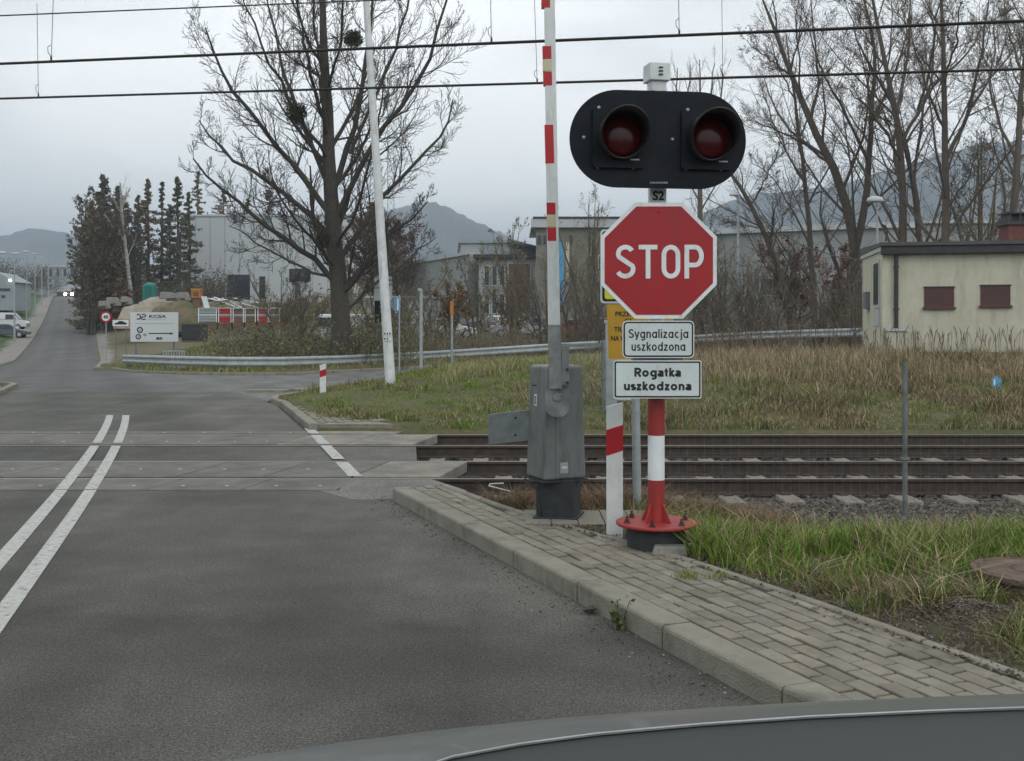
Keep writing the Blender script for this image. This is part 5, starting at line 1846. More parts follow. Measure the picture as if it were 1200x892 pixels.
spr = [(.065, .080, .038), (.050, .062, .032), (.09, .09, .042), (.12, .10, .045)]
lar = [(.20, .15, .055), (.15, .12, .05), (.09, .09, .045)]
lab2 = [(.20, .135, .05), (.15, .105, .05)]
CT = [('tall dark spruce, the broadest of the row at the far road', 121, 205, 38, 128, spr, .04, 2.0),
      ('brownish spruce in front of the broad dark one, nearest the road', 107, 236, 24, 122, lar, .05, 1.3),
      ('dark spruce just right of the broadest one, behind the birch', 138, 218, 36, 131, spr + lar, .05, 1.5),
      ('orange brown tree at the foot of the birch', 134, 290, 26, 118, [(.13, .075, .03), (.10, .06, .028)], .1, .9),
      ('larch with yellow brown top, right of the birch', 173, 209, 26, 130, lab2 + lar, .25, .75),
      ('very slim spruce between two larger ones, right of the larch', 190, 212, 17, 133, spr, .15, .55),
      ('green spruce with an open lower trunk, left of the grey hall', 208, 207, 27, 129, spr, .22, .8),
      ('thin dark larch right beside the grey hall end', 162, 228, 20, 136, spr + lar, .2, .6),
      ('brown larch rising behind the left corner of the grey hall', 232, 200, 22, 176, lab2, .1, .8),
      ('reddish larch behind the grey hall, seen left of the bare crown', 262, 222, 30, 180, lab2, .1, .8),
      ('grey brown tree behind the middle of the grey hall', 290, 232, 34, 184, lar, .1, .8),
      ('yellow brown larch behind the grey hall, seen through the bare crown', 316, 222, 34, 180, [(.15, .10, .03), (.12, .08, .03)], .1, .9),
      ('brown larch behind the right end of the grey hall', 345, 236, 30, 182, lar + lab2, .1, .8),
      ('slim spruce among the open trunks behind the teal cabin', 199, 240, 18, 140, spr, .1, .6),
      ('dark slim spruce touching the end of the grey hall', 221, 225, 16, 134, spr, .1, .7)]
for i, (lab, px, py, wp, Y, cols, bf, dn) in enumerate(CT):
    conifer(lab, px, py, wp, Y, cols, 200 + i, bf, dn)
conifer('tall columnar tree with reddish brown leaves behind the big bare trunk', 437, 238, 46, 112, [(.12, .07, .045), (.09, .055, .04), (.14, .08, .05)], 230, .08, 1.6, droop=.5, name='poplar_tree', group=None)
conifer('second reddish brown columnar tree close behind the white pole', 466, 258, 30, 116, [(.10, .065, .045), (.08, .055, .04)], 231, .08, .9, droop=.5, name='poplar_tree', group=None)
# birch
Y = 119.0
gz = float(G(atx(152, Y), Y))
make_tree('birch_tree', 'white-stemmed bare birch leaning in front of the dark spruces', 'tree', (atx(155, Y), Y, gz),
          [([(atx(156, Y), Y, gz), at(152, 330, Y), at(147, 290, Y), at(143, 250, Y), at(141, 215, Y)], .30, .07),
           limb([(145, 282), (134, 268), (122, 252)], Y, -2, .14, .05), limb([(143, 255), (136, 240), (130, 226)], Y, -2, .10, .04), limb([(142, 245), (148, 232), (152, 220)], Y, 1, .10, .04)],
          [dict(n=8, ang=30, lr=.25, rr=.4, up=.1, wig=.1, tmin=.4, K=5), dict(n=6, ang=34, lr=.5, rr=.5, up=-.1, wig=.1, tmin=.2, K=4)], 77, M['birchbark'])

for px, py, Y, seed, cols, lab in ((108, 252, 118, 301, [(.14, .09, .04), (.10, .08, .04)], 'brown leaved tree at the left flank of the spruce clump'),
                                   (114, 228, 124, 302, [(.10, .085, .04), (.07, .07, .035)], 'dull olive tree leaning against the broad spruce from the left'),
                                   (128, 246, 119, 303, [(.12, .085, .045), (.08, .065, .035)], 'brown tree in front of the broad spruce, left of the birch'),
                                   (150, 236, 126, 304, [(.13, .09, .045), (.08, .07, .04)], 'thin-leaved brown tree right behind the birch'),
                                   (246, 258, 152, 305, [(.13, .09, .045)], 'thin brown tree over the left part of the grey hall roof')):
    sapling(lab, px, py, Y, seed, M['bark'], .48, (3600, (.08, .19), cols), nst=6)

# ------------------------------------------------------------------ buildings
def part(name, m, parent, c, d, bevel=0, rz=0):
    mb = MB(); mb.box(c, d, 0, rz)
    return mb.build(name, m, parent, bevel=bevel)


# grey hall on the building site
Y = 140.0
gx0, gx1 = atx(212, Y), atx(418, Y); gt = at(0, 253.5, Y)[2]; gb = 2.5
t = thing('grey_hall', 'windowless light grey clad hall behind the building site', 'building', ((gx0 + gx1) / 2, Y, gb))
mb = MB()
mb.box(((gx0 + gx1) / 2, Y + 15, (gt + gb) / 2), (gx1 - gx0, 30, gt - gb))
mb.build('wall', M['cladding'], t)
mb = MB()
for i in range(1, 12):
    mb.box((gx0 + (gx1 - gx0) * i / 12, Y - .02, (gt + gb) / 2), (.05, .05, gt - gb))
mb.build('panel_joint', M['factory'], t)
part('roof_trim', M['whitetrim'], t, ((gx0 + gx1) / 2, Y + 15, gt + .1), (gx1 - gx0 + .3, 30.3, .25))
for x0, x1, y0, y1 in ((267, 293, 322, 352), (304, 311, 324, 350), (339, 364, 315, 330), (346, 352, 332, 345)):
    f_ = part('door' if y1 > 340 else 'window', M['claddark'], t, ((atx(x0, Y) + atx(x1, Y)) / 2, Y - .03, (at(0, y0, Y)[2] + at(0, y1, Y)[2]) / 2), (atx(x1, Y) - atx(x0, Y), .12, at(0, y0, Y)[2] - at(0, y1, Y)[2]))
part('end_strip', M['claddark'], t, (gx0 - .25, Y + .4, (gt + gb) / 2 - 1), (.5, .6, gt - gb - 2.5))


def poly_building(name, label, foot, z0, z1, wall, roofm, roof_h=.3, over=.2):
    cx = sum(p[0] for p in foot) / len(foot); cy = sum(p[1] for p in foot) / len(foot)
    t = thing(name, label, 'building', (cx, min(p[1] for p in foot), z0))
    mb = MB(); mb.prismz(foot, z0, z1); mb.build('wall', wall, t)
    mb = MB()
    ff = [(p[0] + over * (1 if p[0] > cx else -1), p[1] + over * (1 if p[1] > cy else -1)) for p in foot]
    mb.prismz(ff, z1, z1 + roof_h); mb.build('roof', roofm, t)
    return t


def win_on(t, px0, px1, py0, py1, Y, m=None, frame=True, slope=0.0, name='window'):
    a, c = at(px0, py0, Y), at(px1, py1, Y)
    w_, h_ = c[0] - a[0], a[2] - c[2]
    cx, cz = (a[0] + c[0]) / 2, (a[2] + c[2]) / 2
    if frame:
        mb = MB()
        mb.prism([(cx - w_ / 2 - .08, cz - h_ / 2 - .08), (cx + w_ / 2 + .08, cz - h_ / 2 - .08), (cx + w_ / 2 + .08, cz + h_ / 2 + .08), (cx - w_ / 2 - .08, cz + h_ / 2 + .08)], Y - .06, Y - .002)
        f_ = mb.build(name, M['whitetrim'], t)
        mb = MB(); mb.prism([(cx - w_ / 2, cz - h_ / 2), (cx + w_ / 2, cz - h_ / 2), (cx + w_ / 2, cz + h_ / 2), (cx - w_ / 2, cz + h_ / 2)], Y - .08, Y - .05)
        mb.build('pane', m or M['glasspane'], f_)
    else:
        mb = MB(); mb.prism([(cx - w_ / 2, cz - h_ / 2), (cx + w_ / 2, cz - h_ / 2), (cx + w_ / 2, cz + h_ / 2), (cx - w_ / 2, cz + h_ / 2)], Y - .08, Y - .002)
        mb.build(name, m or M['glasspane'], t)


zt1 = at(0, 299, 100)[2]
t = poly_building('factory_hall', 'long dull grey factory hall receding behind the bare shrubs right of the pole', [(atx(440, 128), 128), (atx(548, 100), 100), (8, 112), (-2, 140)], 0, zt1, M['factory'], M['whitetrim'])
t = poly_building('factory_hall', 'pale blue grey concrete hall section, the tall one in the factory row', [(atx(540, 101.5), 101.5), (atx(597, 101.5), 101.5), (6, 120), (-6, 120)], 0, at(0, 285, 101.5)[2], M['factorypale'], M['factorypale'])
for px in (547, 554):
    win_on(t, px, px + 2.5, 303, 314, 101.5, frame=False)
t = poly_building('office_wing', 'two-storey factory office wing with white window bays and a dark eave', [(atx(561, 98), 98), (atx(640, 98), 98), (8, 108), (-2, 108)], 0, at(0, 303, 98)[2], M['factory'], M['fascia'], .35, .5)
for px in (568, 577, 586):
    for py in (312, 345):
        win_on(t, px, px + 5, py, py + 22, 98)
win_on(t, 596, 621, 309, 362, 98, M['brownpanel'], name='timber_panel')
for px in (628, 634):
    win_on(t, px, px + 3.5, 308, 328, 98)
zt2 = at(0, 267, 95)[2]
t = poly_building('factory_block', 'flat-roofed weathered block with a white roof edge, behind the barrier boom', [(atx(628, 95), 95), (atx(800, 95), 95), (24, 115), (4, 115)], 0, zt2, M['factorygreen'], M['whitetrim'], .75, .45)
part('roof_cap', M['fascia'], t, ((atx(628, 95) + atx(800, 95)) / 2, 105, zt2 + .85), (13.6, 21, .2))
for px, w_ in ((630, 4), (637, 3), (668, 3)):
    win_on(t, px, px + w_, 276, 286, 95, frame=False)
win_on(t, 655, 661, 284, 362, 95, M['blue'], name='blue_strip', frame=False)
win_on(t, 663, 667, 284, 330, 95, M['cream'], name='cream_strip', frame=False)
for px in (690, 702, 760, 775):
    win_on(t, px, px + 6, 300, 318, 95)
zt3 = at(0, 276, 104)[2]
t = poly_building('long_hall', 'long low grey hall behind the trees right of the STOP sign', [(atx(806, 104), 104), (atx(1035, 96), 96), (60, 96), (60, 125), (18, 125)], 0, zt3, M['factory'], M['whitetrim'], .5, .3)
win_on(t, 842, 865, 304, 352, 103.0, M['factorygreen'], name='gate', frame=False)
win_on(t, 891, 915, 327, 346, 100.0, name='window')
win_on(t, 930, 945, 327, 346, 99.0, name='window')
t = poly_building('distant_house', 'distant roofline behind the cream building roof on the right', [(atx(1085, 78), 78), (atx(1290, 78), 78), (56, 90), (36, 90)], 0, at(0, 262, 78)[2], M['factory'], M['whitetrim'], .25, .3)

# concrete garage behind the white pole
Y = 70.0
gz = float(G(atx(470, Y), Y))
t = thing('garage', 'low grey garage with a pale top edge behind the white pole', 'garage', (atx(468, Y), Y, gz))
mb = MB()
xa, xb, zt_ = atx(430, Y), atx(506, Y), at(0, 349, Y)[2]
mb.box(((xa + xb) / 2, Y + 2, (gz - .2 + zt_) / 2), (xb - xa, 4, zt_ - gz + .2)); mb.build('wall', M['factory'], t)
part('roof_edge', M['whitetrim'], t, ((xa + xb) / 2, Y + 2, zt_ + .05), (xb - xa + .2, 4.2, .12))
mb = MB()
for i in range(3):
    mb.box((xa + 1.0 + i * 1.25, Y - .03, gz + .9), (1.05, .06, 1.7))
mb.build('door', M['cladding'], t)

# left far buildings
def box_thing(name, label, cat, px0, px1, py0, Y, depth, m, trim=None, zb=None, group=None):
    x0, x1 = atx(px0, Y), atx(px1, Y); z1 = at(0, py0, Y)[2]; z0 = zb if zb is not None else float(G((x0 + x1) / 2, Y)) - .3
    t = thing(name, label, cat, ((x0 + x1) / 2, Y, z0), group)
    part('wall', m, t, ((x0 + x1) / 2, Y + depth / 2, (z0 + z1) / 2), (x1 - x0, depth, z1 - z0))
    return t, x0, x1, z0, z1


Y = 290.0
t, x0, x1, z0, z1 = box_thing('townhall_block', 'far grey building with tall dark window strips at the end of the road', 'building', 44, 108, 313, Y, 20, M['factorypale'], zb=6)
for i in range(5):
    win_on(t, 50 + i * 8.2, 53 + i * 8.2, 315, 324, Y, frame=False)
part('roof', M['whitetrim'], t, ((x0 + x1) / 2, Y + 10, z1 + .2), (x1 - x0 + .6, 20.6, .4))
win_on(t, 58, 71, 328, 334, Y, M['whitetrim'], name='sign_panel', frame=False)
Y = 236.0
t = thing('canopy', 'low building with a white canopy roof just beyond the crest of the road', 'building', (atx(84, Y), Y, 8))
mb = MB()
za, zb2_ = at(0, 341, Y)[2], at(0, 333, Y)[2]
mb.prism([(atx(58, Y), za - .25), (atx(107, Y), za - .25), (atx(107, Y), zb2_), (atx(84, Y), zb2_), (atx(58, Y), za)], Y, Y + 9)
mb.build('roof', M['whitetrim'], t)
part('wall', M['factorygreen'], t, (atx(84, Y), Y + 5, (za + 6.5) / 2), (7.5, 8, za - 6.5))
Y = 150.0
t, x0, x1, z0, z1 = box_thing('white_hall', 'pale hall with a sloping roof and one lit wall lamp at the left edge', 'building', -60, 17, 331, Y, 5, M['factorypale'])
mb = MB(); mb.prism([(x0, z1), (x1 + .3, z1), (atx(0, Y), at(0, 320.5, Y)[2]), (x0, at(0, 310, Y)[2])], Y, Y + 5); mb.build('roof', M['factorypale'], t)
part('wall_lamp', mat('lit_wall_lamp', (1, .9, .8), .3, emit=(1, .75, .5), estr=6), t, (atx(12.3, Y), Y - .1, at(0, 328.5, Y)[2]), (.28, .2, .28))
win_on(t, 0, 12, 338, 341, Y, frame=False)
win_on(t, 2, 6, 346, 349, Y, frame=False)

# the cream railway building
t = thing('railway_building', 'cream rendered railway building with dark roof edge and two closed maroon shutters', 'building', (10.1, 29, .9), None)
A0 = np.array([10.07, 29.0]); B0 = np.array([19.9, 26.6]); D0 = np.array([10.78, 32.8]); C0 = np.array([20.6, 31.0])
zb0, zf0, zt0 = .92, 3.53, 3.76
mb = MB(); mb.prismz([tuple(A0), tuple(B0), tuple(C0), tuple(D0)], zb0 - .02, zt0 - .06)
wall = mb.build('wall', M['render'], t)
mb = MB(); q = [(A0 + (-.0, .05)), (B0 + (-.0, .05)), C0, D0]
mb.prismz([tuple(A0 + np.array([.05, .05])), tuple(B0 + np.array([-.05, .05])), tuple(C0 - .05), tuple(D0 + np.array([.05, -.05]))], .2, zb0 - .02)
mb.build('plinth', M['plinth'], t)
e = (B0 - A0) / np.linalg.norm(B0 - A0); nn = np.array([e[1], -e[0]])
if nn[1] > 0: nn = -nn


def onfront(u_, out):
    p_ = A0 + e * u_ + nn * out
    return p_[0], p_[1]


def frontbox(mb, u0, u1, z0, z1, o0, o1, mi=0):
    c_ = [onfront(u0, o0), onfront(u1, o0), onfront(u1, o1), onfront(u0, o1)]
    mb.prismz(c_[::-1] if True else c_, z0, z1, mi)


Lf = np.linalg.norm(B0 - A0)
mb = MB()
frontbox(mb, -.05, Lf + .1, zf0, zt0, .02, .20)
mb.build('gutter_fascia', M['fascia'], t, bevel=.02)
mb = MB()
mb.prismz([onfront(-.06, .26)] + [onfront(Lf + .1, .26)] + [tuple(C0 + .1)] + [tuple(D0 + np.array([-.05, .1]))], zt0, zt0 + .07)
mb.v = [(x_, y__, z_ + (.14 * max(0, min(1, (y__ - 28) / 4)) if z_ > zt0 else 0)) for x_, y__, z_ in mb.v]
mb.build('roof', M['roof'], t)


def u_of(px):
    # where on the front wall the view ray through column px lands
    dx, dy = (px - 600) / F, 1.0
    mtx = np.array([[e[0], -dx], [e[1], -dy]])
    sol = np.linalg.solve(mtx, -A0)
    return sol[0], sol[1]


for (pa, pb, pc, pd) in ((1083, 1118, 337, 360), (1149, 1184, 335, 358)):
    ua, Ya = u_of(pa); ub, Yb = u_of(pb); Ym = (Ya + Yb) / 2
    z1_, z0_ = CH - (pc - HOR) * Ym / F, CH - (pd - HOR) * Ym / F
    mb = MB(); frontbox(mb, ua, ub, z0_, z1_, .0, .025)
    sh = mb.build('shutter', M['shutter'], t, bevel=.004)
    mb = MB(); frontbox(mb, ua - .02, ub + .02, z1_, z1_ + .03, 0, .05); mb.build('shutter_box', M['fascia'], sh)
    mb = MB(); frontbox(mb, ua - .04, ub + .04, z0_ - .06, z0_, 0, .08); mb.build('sill', M['shutter'], sh, bevel=.004)
    mb = MB()
    for k in range(1, 9):
        zz = z0_ + (z1_ - z0_) * k / 9
        frontbox(mb, ua + .02, ub - .02, zz - .004, zz + .004, .0252, .029)
    mb.build('slat_lines', M['fascia'], sh)
# downpipe
ud, Yd = u_of(1050)
mb = MB()
px_, py_ = onfront(ud, .07)
mb.tube([(px_, py_, zf0 + .05), (px_, py_, 1.55), (px_, py_, 1.2)], .055, 12)
mb.box((px_, py_, 2.05), (.13, .13, .03)); mb.box((px_, py_, 3.2), (.13, .13, .03))
mb.build('downpipe', M['fascia'], t)
# low pier in front
mb = MB()
ua, Ya = u_of(1037.5); ub, Yb = u_of(1060)
frontbox(mb, ua, ub, .3, CH - (388 - HOR) * 28.6 / F, .08, .62)
pr_ = mb.build('meter_pier', M['render'], t, bevel=.01)
mb = MB(); frontbox(mb, ua - .03, ub + .03, CH - (388 - HOR) * 28.6 / F, CH - (386 - HOR) * 28.6 / F + .02, .05, .66)
mb.build('pier_cap', M['whitetrim'], pr_)
# end wall details
sv = (D0 - A0); sl_ = np.linalg.norm(sv); sv = sv / sl_; sn = np.array([-sv[1], sv[0]])
if sn[0] > 0: sn = -sn


def endbox(mb, u0, u1, z0, z1, o0, o1):
    c_ = [tuple(A0 + sv * u0 + sn * o0), tuple(A0 + sv * u1 + sn * o0), tuple(A0 + sv * u1 + sn * o1), tuple(A0 + sv * u0 + sn * o1)]
    mb.prismz(c_, z0, z1)


mb = MB(); endbox(mb, .45, 1.45, 2.1, 3.45, 0, .03); fr_ = mb.build('window', M['whitetrim'], t)
mb = MB(); endbox(mb, .55, 1.35, 2.2, 3.35, .03, .045); mb.build('pane', M['glasspane'], fr_)
mb = MB(); endbox(mb, .5, 1.3, 1.6, 2.08, 0, .025); mb.build('notice_board', M['whitetrim'], t)
mb = MB(); endbox(mb, 2.3, 2.9, 2.1, 2.6, 0, .12); mb.build('meter_box', M['galvdark'], t)
mb = MB(); endbox(mb, -.02, sl_ + .02, zt0 - .12, zt0 + .02, 0, .05); mb.build('edge_flashing', M['whitetrim'], t)
# chimney
mb = MB(); cx_ = 14.75
mb.box((cx_, 31.2, zt0 + .35), (.75, .6, .85)); ch_ = mb.build('chimney', M['brick'], t, bevel=.01)
mb = MB(); mb.box((cx_, 31.2, zt0 + .82), (.88, .72, .09)); mb.box((cx_, 31.2, zt0 + 1.12), (.8, .64, .05)); mb.box((cx_ - .3, 31.2, zt0 + .97), (.06, .5, .28)); mb.box((cx_ + .3, 31.2, zt0 + .97), (.06, .5, .28)); mb.box((cx_, 31.2, zt0 + .97), (.06, .5, .28))
mb.build('chimney_cap', M['fascia'], ch_)
# old aerial bracket on the roof corner
mb = MB()
mb.tube([at(1038, 283, 30.5), at(1040, 270, 30.5), at(1037, 265, 30.5), at(1033, 263, 30.4)], .03, 6)
mb.tube([at(1040, 270, 30.5), at(1048, 280, 30.4), at(1058, 289, 30.2)], .025, 6)
mb.tube([at(1040, 268, 30.5), at(1030, 268, 30.5)], .02, 6)
mb.tube([at(1056, 284, 30), at(1057, 296, 29.5), at(1052, 302, 29.2)], .018, 6)
mb.build('aerial_bracket', M['fascia'], t)

# lamp over the cream building
def street_lamp(label, px, py_base, py_top, Y, head_dx, r=.06, base_z=None, group='street lamps', head=.7, headw=.26):
    x = atx(px, Y); zt_ = at(0, py_top, Y)[2]; z0 = float(G(x, Y)) if base_z is None else base_z
    t = thing('street_lamp', label, 'street lamp', (x, Y, z0), group)
    mb = MB(); mb.tube([(x, Y, z0 - .05), (x, Y, (z0 + zt_) / 2), (x, Y, zt_)], [r * 1.4, r, r * .7], 10); p = mb.build('pole', M['galv'], t)
    s_ = 1 if head_dx > 0 else -1
    mb = MB(); mb.tube([(x, Y, zt_ - .02), (x + s_ * abs(head_dx) * .4, Y - .05, zt_ + .1), (x + head_dx, Y - .1, zt_ + .14)], r * .55, 8); mb.build('arm', M['galv'], t)
    mb = MB(); hx = x + head_dx
    prof = [(0.02, -.5), (.6, -.42), (.95, -.15), (1, .1), (.75, .4), (.1, .5)]
    n = 12; vs = []
    for (k_, u_) in prof:
        for j in range(n):
            a = 2 * math.pi * j / n
            vs.append((hx + u_ * head, Y - .1 + math.cos(a) * headw / 2 * k_, zt_ + .14 + max(-.04, math.sin(a) * .5 * headw * k_)))
    fs = [(i * n + j, i * n + (j + 1) % n, (i + 1) * n + (j + 1) % n, (i + 1) * n + j) for i in range(len(prof) - 1) for j in range(n)]
    fs += [tuple(range(n))[::-1], tuple((len(prof) - 1) * n + j for j in range(n))]
    mb.add(vs, fs, 0, True); mb.build('lamp_head', M['whitetrim'], t)
    return t


street_lamp('street lamp with a rounded white head rising beside the cream building', 1028, 400, 241, 33.0, -.10, .035, head=.52, headw=.30)
street_lamp('grey lamp post with a short tilted head, right of the signal lamps', 865, 395, 232, 57, -.25, .085, head=.5)
for px, py, Y, lab in ((17, 298.5, 104, 'nearest of the street lamps lining the far road on the left'), (31.5, 299, 128, 'second nearest street lamp along the far road'),
                       (41, 296.5, 152, 'third street lamp along the far road, the taller looking one'), (49, 299, 178, 'fourth street lamp along the far road'), (56.5, 303, 205, 'farthest street lamp along the far road, near the far grey building')):
    street_lamp(lab, px, 0, py, Y, -1.3, .07, head=1.0, headw=.4)
# thin cable between tree and building
mb = MB(); pts = [at(*q, Y_) for q, Y_ in (((864, 236), 57), ((900, 262), 52), ((940, 288), 46), ((985, 302), 39), ((1016, 305), 33.2))]
mb.tube(pts, .022, 5); o = mb.build('cable', M['wire']); recentre(o, pts[0]); tag(o, 'dark sagging cable from the lamp post to the cream building', 'cable')

# telecom mast far away
Y = 150.0; x = atx(458, Y); z1_ = at(0, 88, Y)[2]
t = thing('antenna_mast', 'slender lattice antenna mast seen through the bare crown beside the pole', 'antenna mast', (x, Y, 2))
mb = MB()
for dx in (-.45, .45):
    mb.tube([(x + dx, Y, 2), (x + dx, Y, z1_)], .05, 4)
for k in range(0, 30):
    z_ = 2 + (z1_ - 2) * k / 30; z2 = 2 + (z1_ - 2) * (k + 1) / 30
    mb.tube([(x - .45, Y, z_), (x + .45, Y, z2)], .03, 3); mb.tube([(x + .45, Y, z_), (x - .45, Y, z2)], .03, 3)
mb.build('lattice', M['galv'], t)
for dx, dz in ((-.9, -1.5), (.9, -1.5), (-.5, -3.2), (.8, -3.4), (0, -.8)):
    mb = MB(); mb.box((x + dx, Y - .3, z1_ + dz), (.32, .2, 1.9)); mb.build('antenna', M['whitetrim'], t)

# ------------------------------------------------------------------ guardrail
GR = [(145, 420.5, 52), (172, 421.5, 47.5), (200, 422.5, 45.2), (265, 424, 43.6), (330, 424, 43.6), (400, 422, 46.0), (460, 419, 49.0), (520, 415.5, 51.8), (580, 411.5, 53.6), (640, 407.5, 54.5), (700, 404, 54.6), (760, 401, 54.2), (820, 397, 53.2), (880, 393.5, 52), (950, 391, 50.5), (1020, 389, 49.3), (1100, 388, 48)]
GP = [at(*q) for q in GR]
t = thing('guardrail', 'long galvanised steel guardrail along the side road', 'guardrail', GP[0])
P_ = np.array(GP)
d = np.r_[0, np.cumsum(np.linalg.norm(P_[1:, :2] - P_[:-1, :2], axis=1))]
tt = np.linspace(0, d[-1], 120)
Q = np.stack([np.interp(tt, d, P_[:, i]) for i in range(3)], 1)
T = np.gradient(Q, axis=0); T[:, 2] = 0; T = nrm(T); N = np.stack([T[:, 1], -T[:, 0], 0 * T[:, 0]], 1)
prof = [(0, -.20), (.05, -.185), (.08, -.13), (.08, -.09), (.03, -.03), (.03, .03), (.08, .09), (.08, .13), (.05, .185), (0, .20)]
vs = []
for q, n_ in zip(Q, N):
    for o_, z_ in prof + [(a - .008, b_) for a, b_ in prof[::-1]]:
        vs.append(q + n_ * o_ + np.array([0, 0, z_]))
k_ = 2 * len(prof)
i = np.arange(120 * k_).reshape(120, k_)
j = np.roll(i, -1, 1)
Fs = np.stack([i[:-1], j[:-1], j[1:], i[1:]], -1).reshape(-1, 4)
npmesh('beam', np.array(vs), Fs, M['galv'], parent=t, smooth=False)
for u_ in np.arange(1.0, d[-1], 3.2):
    q = np.array([np.interp(u_, d, P_[:, i_]) for i_ in range(3)])
    gz = float(G(q[0], q[1] + .1))
    mb = MB(); mb.box((q[0], q[1] + .07, (gz - .1 + q[2] + .15) / 2), (.08, .12, q[2] + .25 - gz)); mb.build('post', M['galvdark'], t)

# ------------------------------------------------------------------ street signs and small things
def pole_thing(name, label, px, py_top, Y, r, m=None, cat='pole'):
    x = atx(px, Y); gz = float(G(x, Y)); z1_ = at(0, py_top, Y)[2]
    t = thing(name, label, cat, (x, Y, gz))
    mb = MB(); mb.tube([(x, Y, gz - .1), (x, Y, z1_)], r, 8); mb.build('post', m or M['galv'], t)
    return t, x, gz, z1_


t, x, gz, z1_ = pole_thing('grey_post', 'plain grey steel post behind the guardrail, right of the white pole', 493.5, 340, 44.0, .07)
mb = MB(); mb.box((x - .05, 44, z1_ + .02), (.16, .12, .1)); mb.build('cap', M['galv'], t)
t, x, gz, z1_ = pole_thing('road_sign', 'narrow post with a blue and white sign seen almost edge-on, beside the white pole', 468, 346, 45.0, .035, cat='sign')
mb = MB(); mb.prism(rrect(.42, .62, .06, 3, x - .07, z1_ - .38), 44.9, 44.93)
mb.v = [(x - .07 + (a - x + .07) * .5, b_ + (a - x + .07) * .8, c_) for a, b_, c_ in mb.v]
pl = mb.build('sign_plate', M['blue'], t)
mb = MB(); mb.prism(rrect(.10, .5, .04, 3, x - .07, z1_ - .38), 44.88, 44.90); mb.build('white_stripe', M['white'], pl)
t, x, gz, z1_ = pole_thing('grey_post', 'short grey post with an orange top, left of the barrier', 529.5, 366, 50.0, .06)
mb = MB(); mb.box((x, 50, z1_ + .22), (.17, .14, .62)); mb.build('orange_top', M['orange'], t)
# electrical cabinet behind the pole
Y = 50.0
t = thing('switch_cabinet', 'tall grey switch cabinet on a dark frame, half hidden by the white pole', 'cabinet', (atx(449, Y), Y, float(G(atx(449, Y), Y))))
mb = MB(); z1_, z0_ = at(0, 324, Y)[2], at(0, 352, Y)[2]
mb.box((atx(449, Y), Y, (z0_ + z1_) / 2), (20 * Y / F, .5, z1_ - z0_)); mb.build('upper_box', M['cladding'], t, bevel=.02)
mb = MB(); z2_ = at(0, 377, Y)[2]
mb.box((atx(447, Y), Y, (z0_ + z2_) / 2 - .03), (.6, .4, z0_ - z2_)); mb.build('lower_box', M['black'], t, bevel=.02)
mb = MB(); gz = float(G(atx(449, Y), Y))
for dx in (-.25, .2):
    mb.tube([(atx(448, Y) + dx, Y, gz - .1), (atx(448, Y) + dx, Y, z2_)], .04, 6)
mb.build('support', M['galvdark'], t)

# company board
Y = 62.0
gz = float(G(atx(181, Y), Y))
x0, x1 = atx(153, Y), atx(209, Y); z1_, z0_ = at(0, 366, Y)[2], at(0, 400.5, Y)[2]
cx, cz, W_, H_ = (x0 + x1) / 2, (z0_ + z1_) / 2, x1 - x0, z1_ - z0_
t = thing('company_board', 'white company board reading KCSA with a black arrow, on the grass by the far road', 'sign board', (cx, Y, gz))
mb = MB(); mb.prism(rrect(W_, H_, .01, 2, cx, cz), Y - .03, Y); bp_ = mb.build('panel', mat('board_white', (.62, .65, .66), .6), t)
mb = MB()
for dx in (-1.1, 1.1):
    mb.box((cx + dx, Y + .05, (gz + z1_) / 2 - .1), (.08, .08, z1_ - gz))
mb.build('support', M['galvdark'], t)
ink = M['inkblack']
yb_ = Y - .034
text_obj('lettering', 'KCSA', .17, (cx + .20, yb_, cz + H_ * .36), ink, bp_, width=1.0, bold=.03)
mb = MB()
stroke(mb, arc(cx - .93, cz + H_ * .345, .13, .14, 130, -130, 14), .07, yb_)
mb.build('logo', ink, bp_)
mb = MB()
stroke(mb, arc(cx - .62, cz + H_ * .385, .12, .08, 150, -60, 10) + arc(cx - .62, cz + H_ * .30, .13, .08, 120, 330, 12), .065, yb_)
mb.build('logo', ink, bp_)
mb = MB(); mb.box((cx + .1, yb_, cz + H_ * .25), (1.1, .004, .022)); mb.build('small_print', M['galv'], bp_)
mb = MB(); mb.box((cx - .02, yb_, cz + H_ * .12), (2.2, .004, .03)); mb.build('small_print', M['galv'], bp_)
for dx, dz, r in ((-.83, -.10, .19), (-.93, -.33, .17), (-.55, -.27, .085)):
    mb = MB(); stroke(mb, arc(cx + dx, cz + dz * H_, r * .75, r * .75, 0, 345, 20), r * .42, yb_, closed=True)
    mb.box((cx + dx, yb_, cz + dz * H_), (r * .3, .004, r * .3)); mb.build('gear_drawing', ink, bp_)
mb = MB(); mb.prism([(cx - .33, cz - .22 * H_ - .03), (cx + .92, cz - .22 * H_ - .03), (cx + .92, cz - .22 * H_ - .08), (cx + 1.12, cz - .22 * H_), (cx + .92, cz - .22 * H_ + .08), (cx + .92, cz - .22 * H_ + .03), (cx - .33, cz - .22 * H_ + .03)], yb_, yb_ + .003)
mb.build('arrow', ink, bp_)
text_obj('lettering', 'BS', .13, (cx + .30, yb_, cz - H_ * .39), ink, bp_, width=.36, bold=.05)

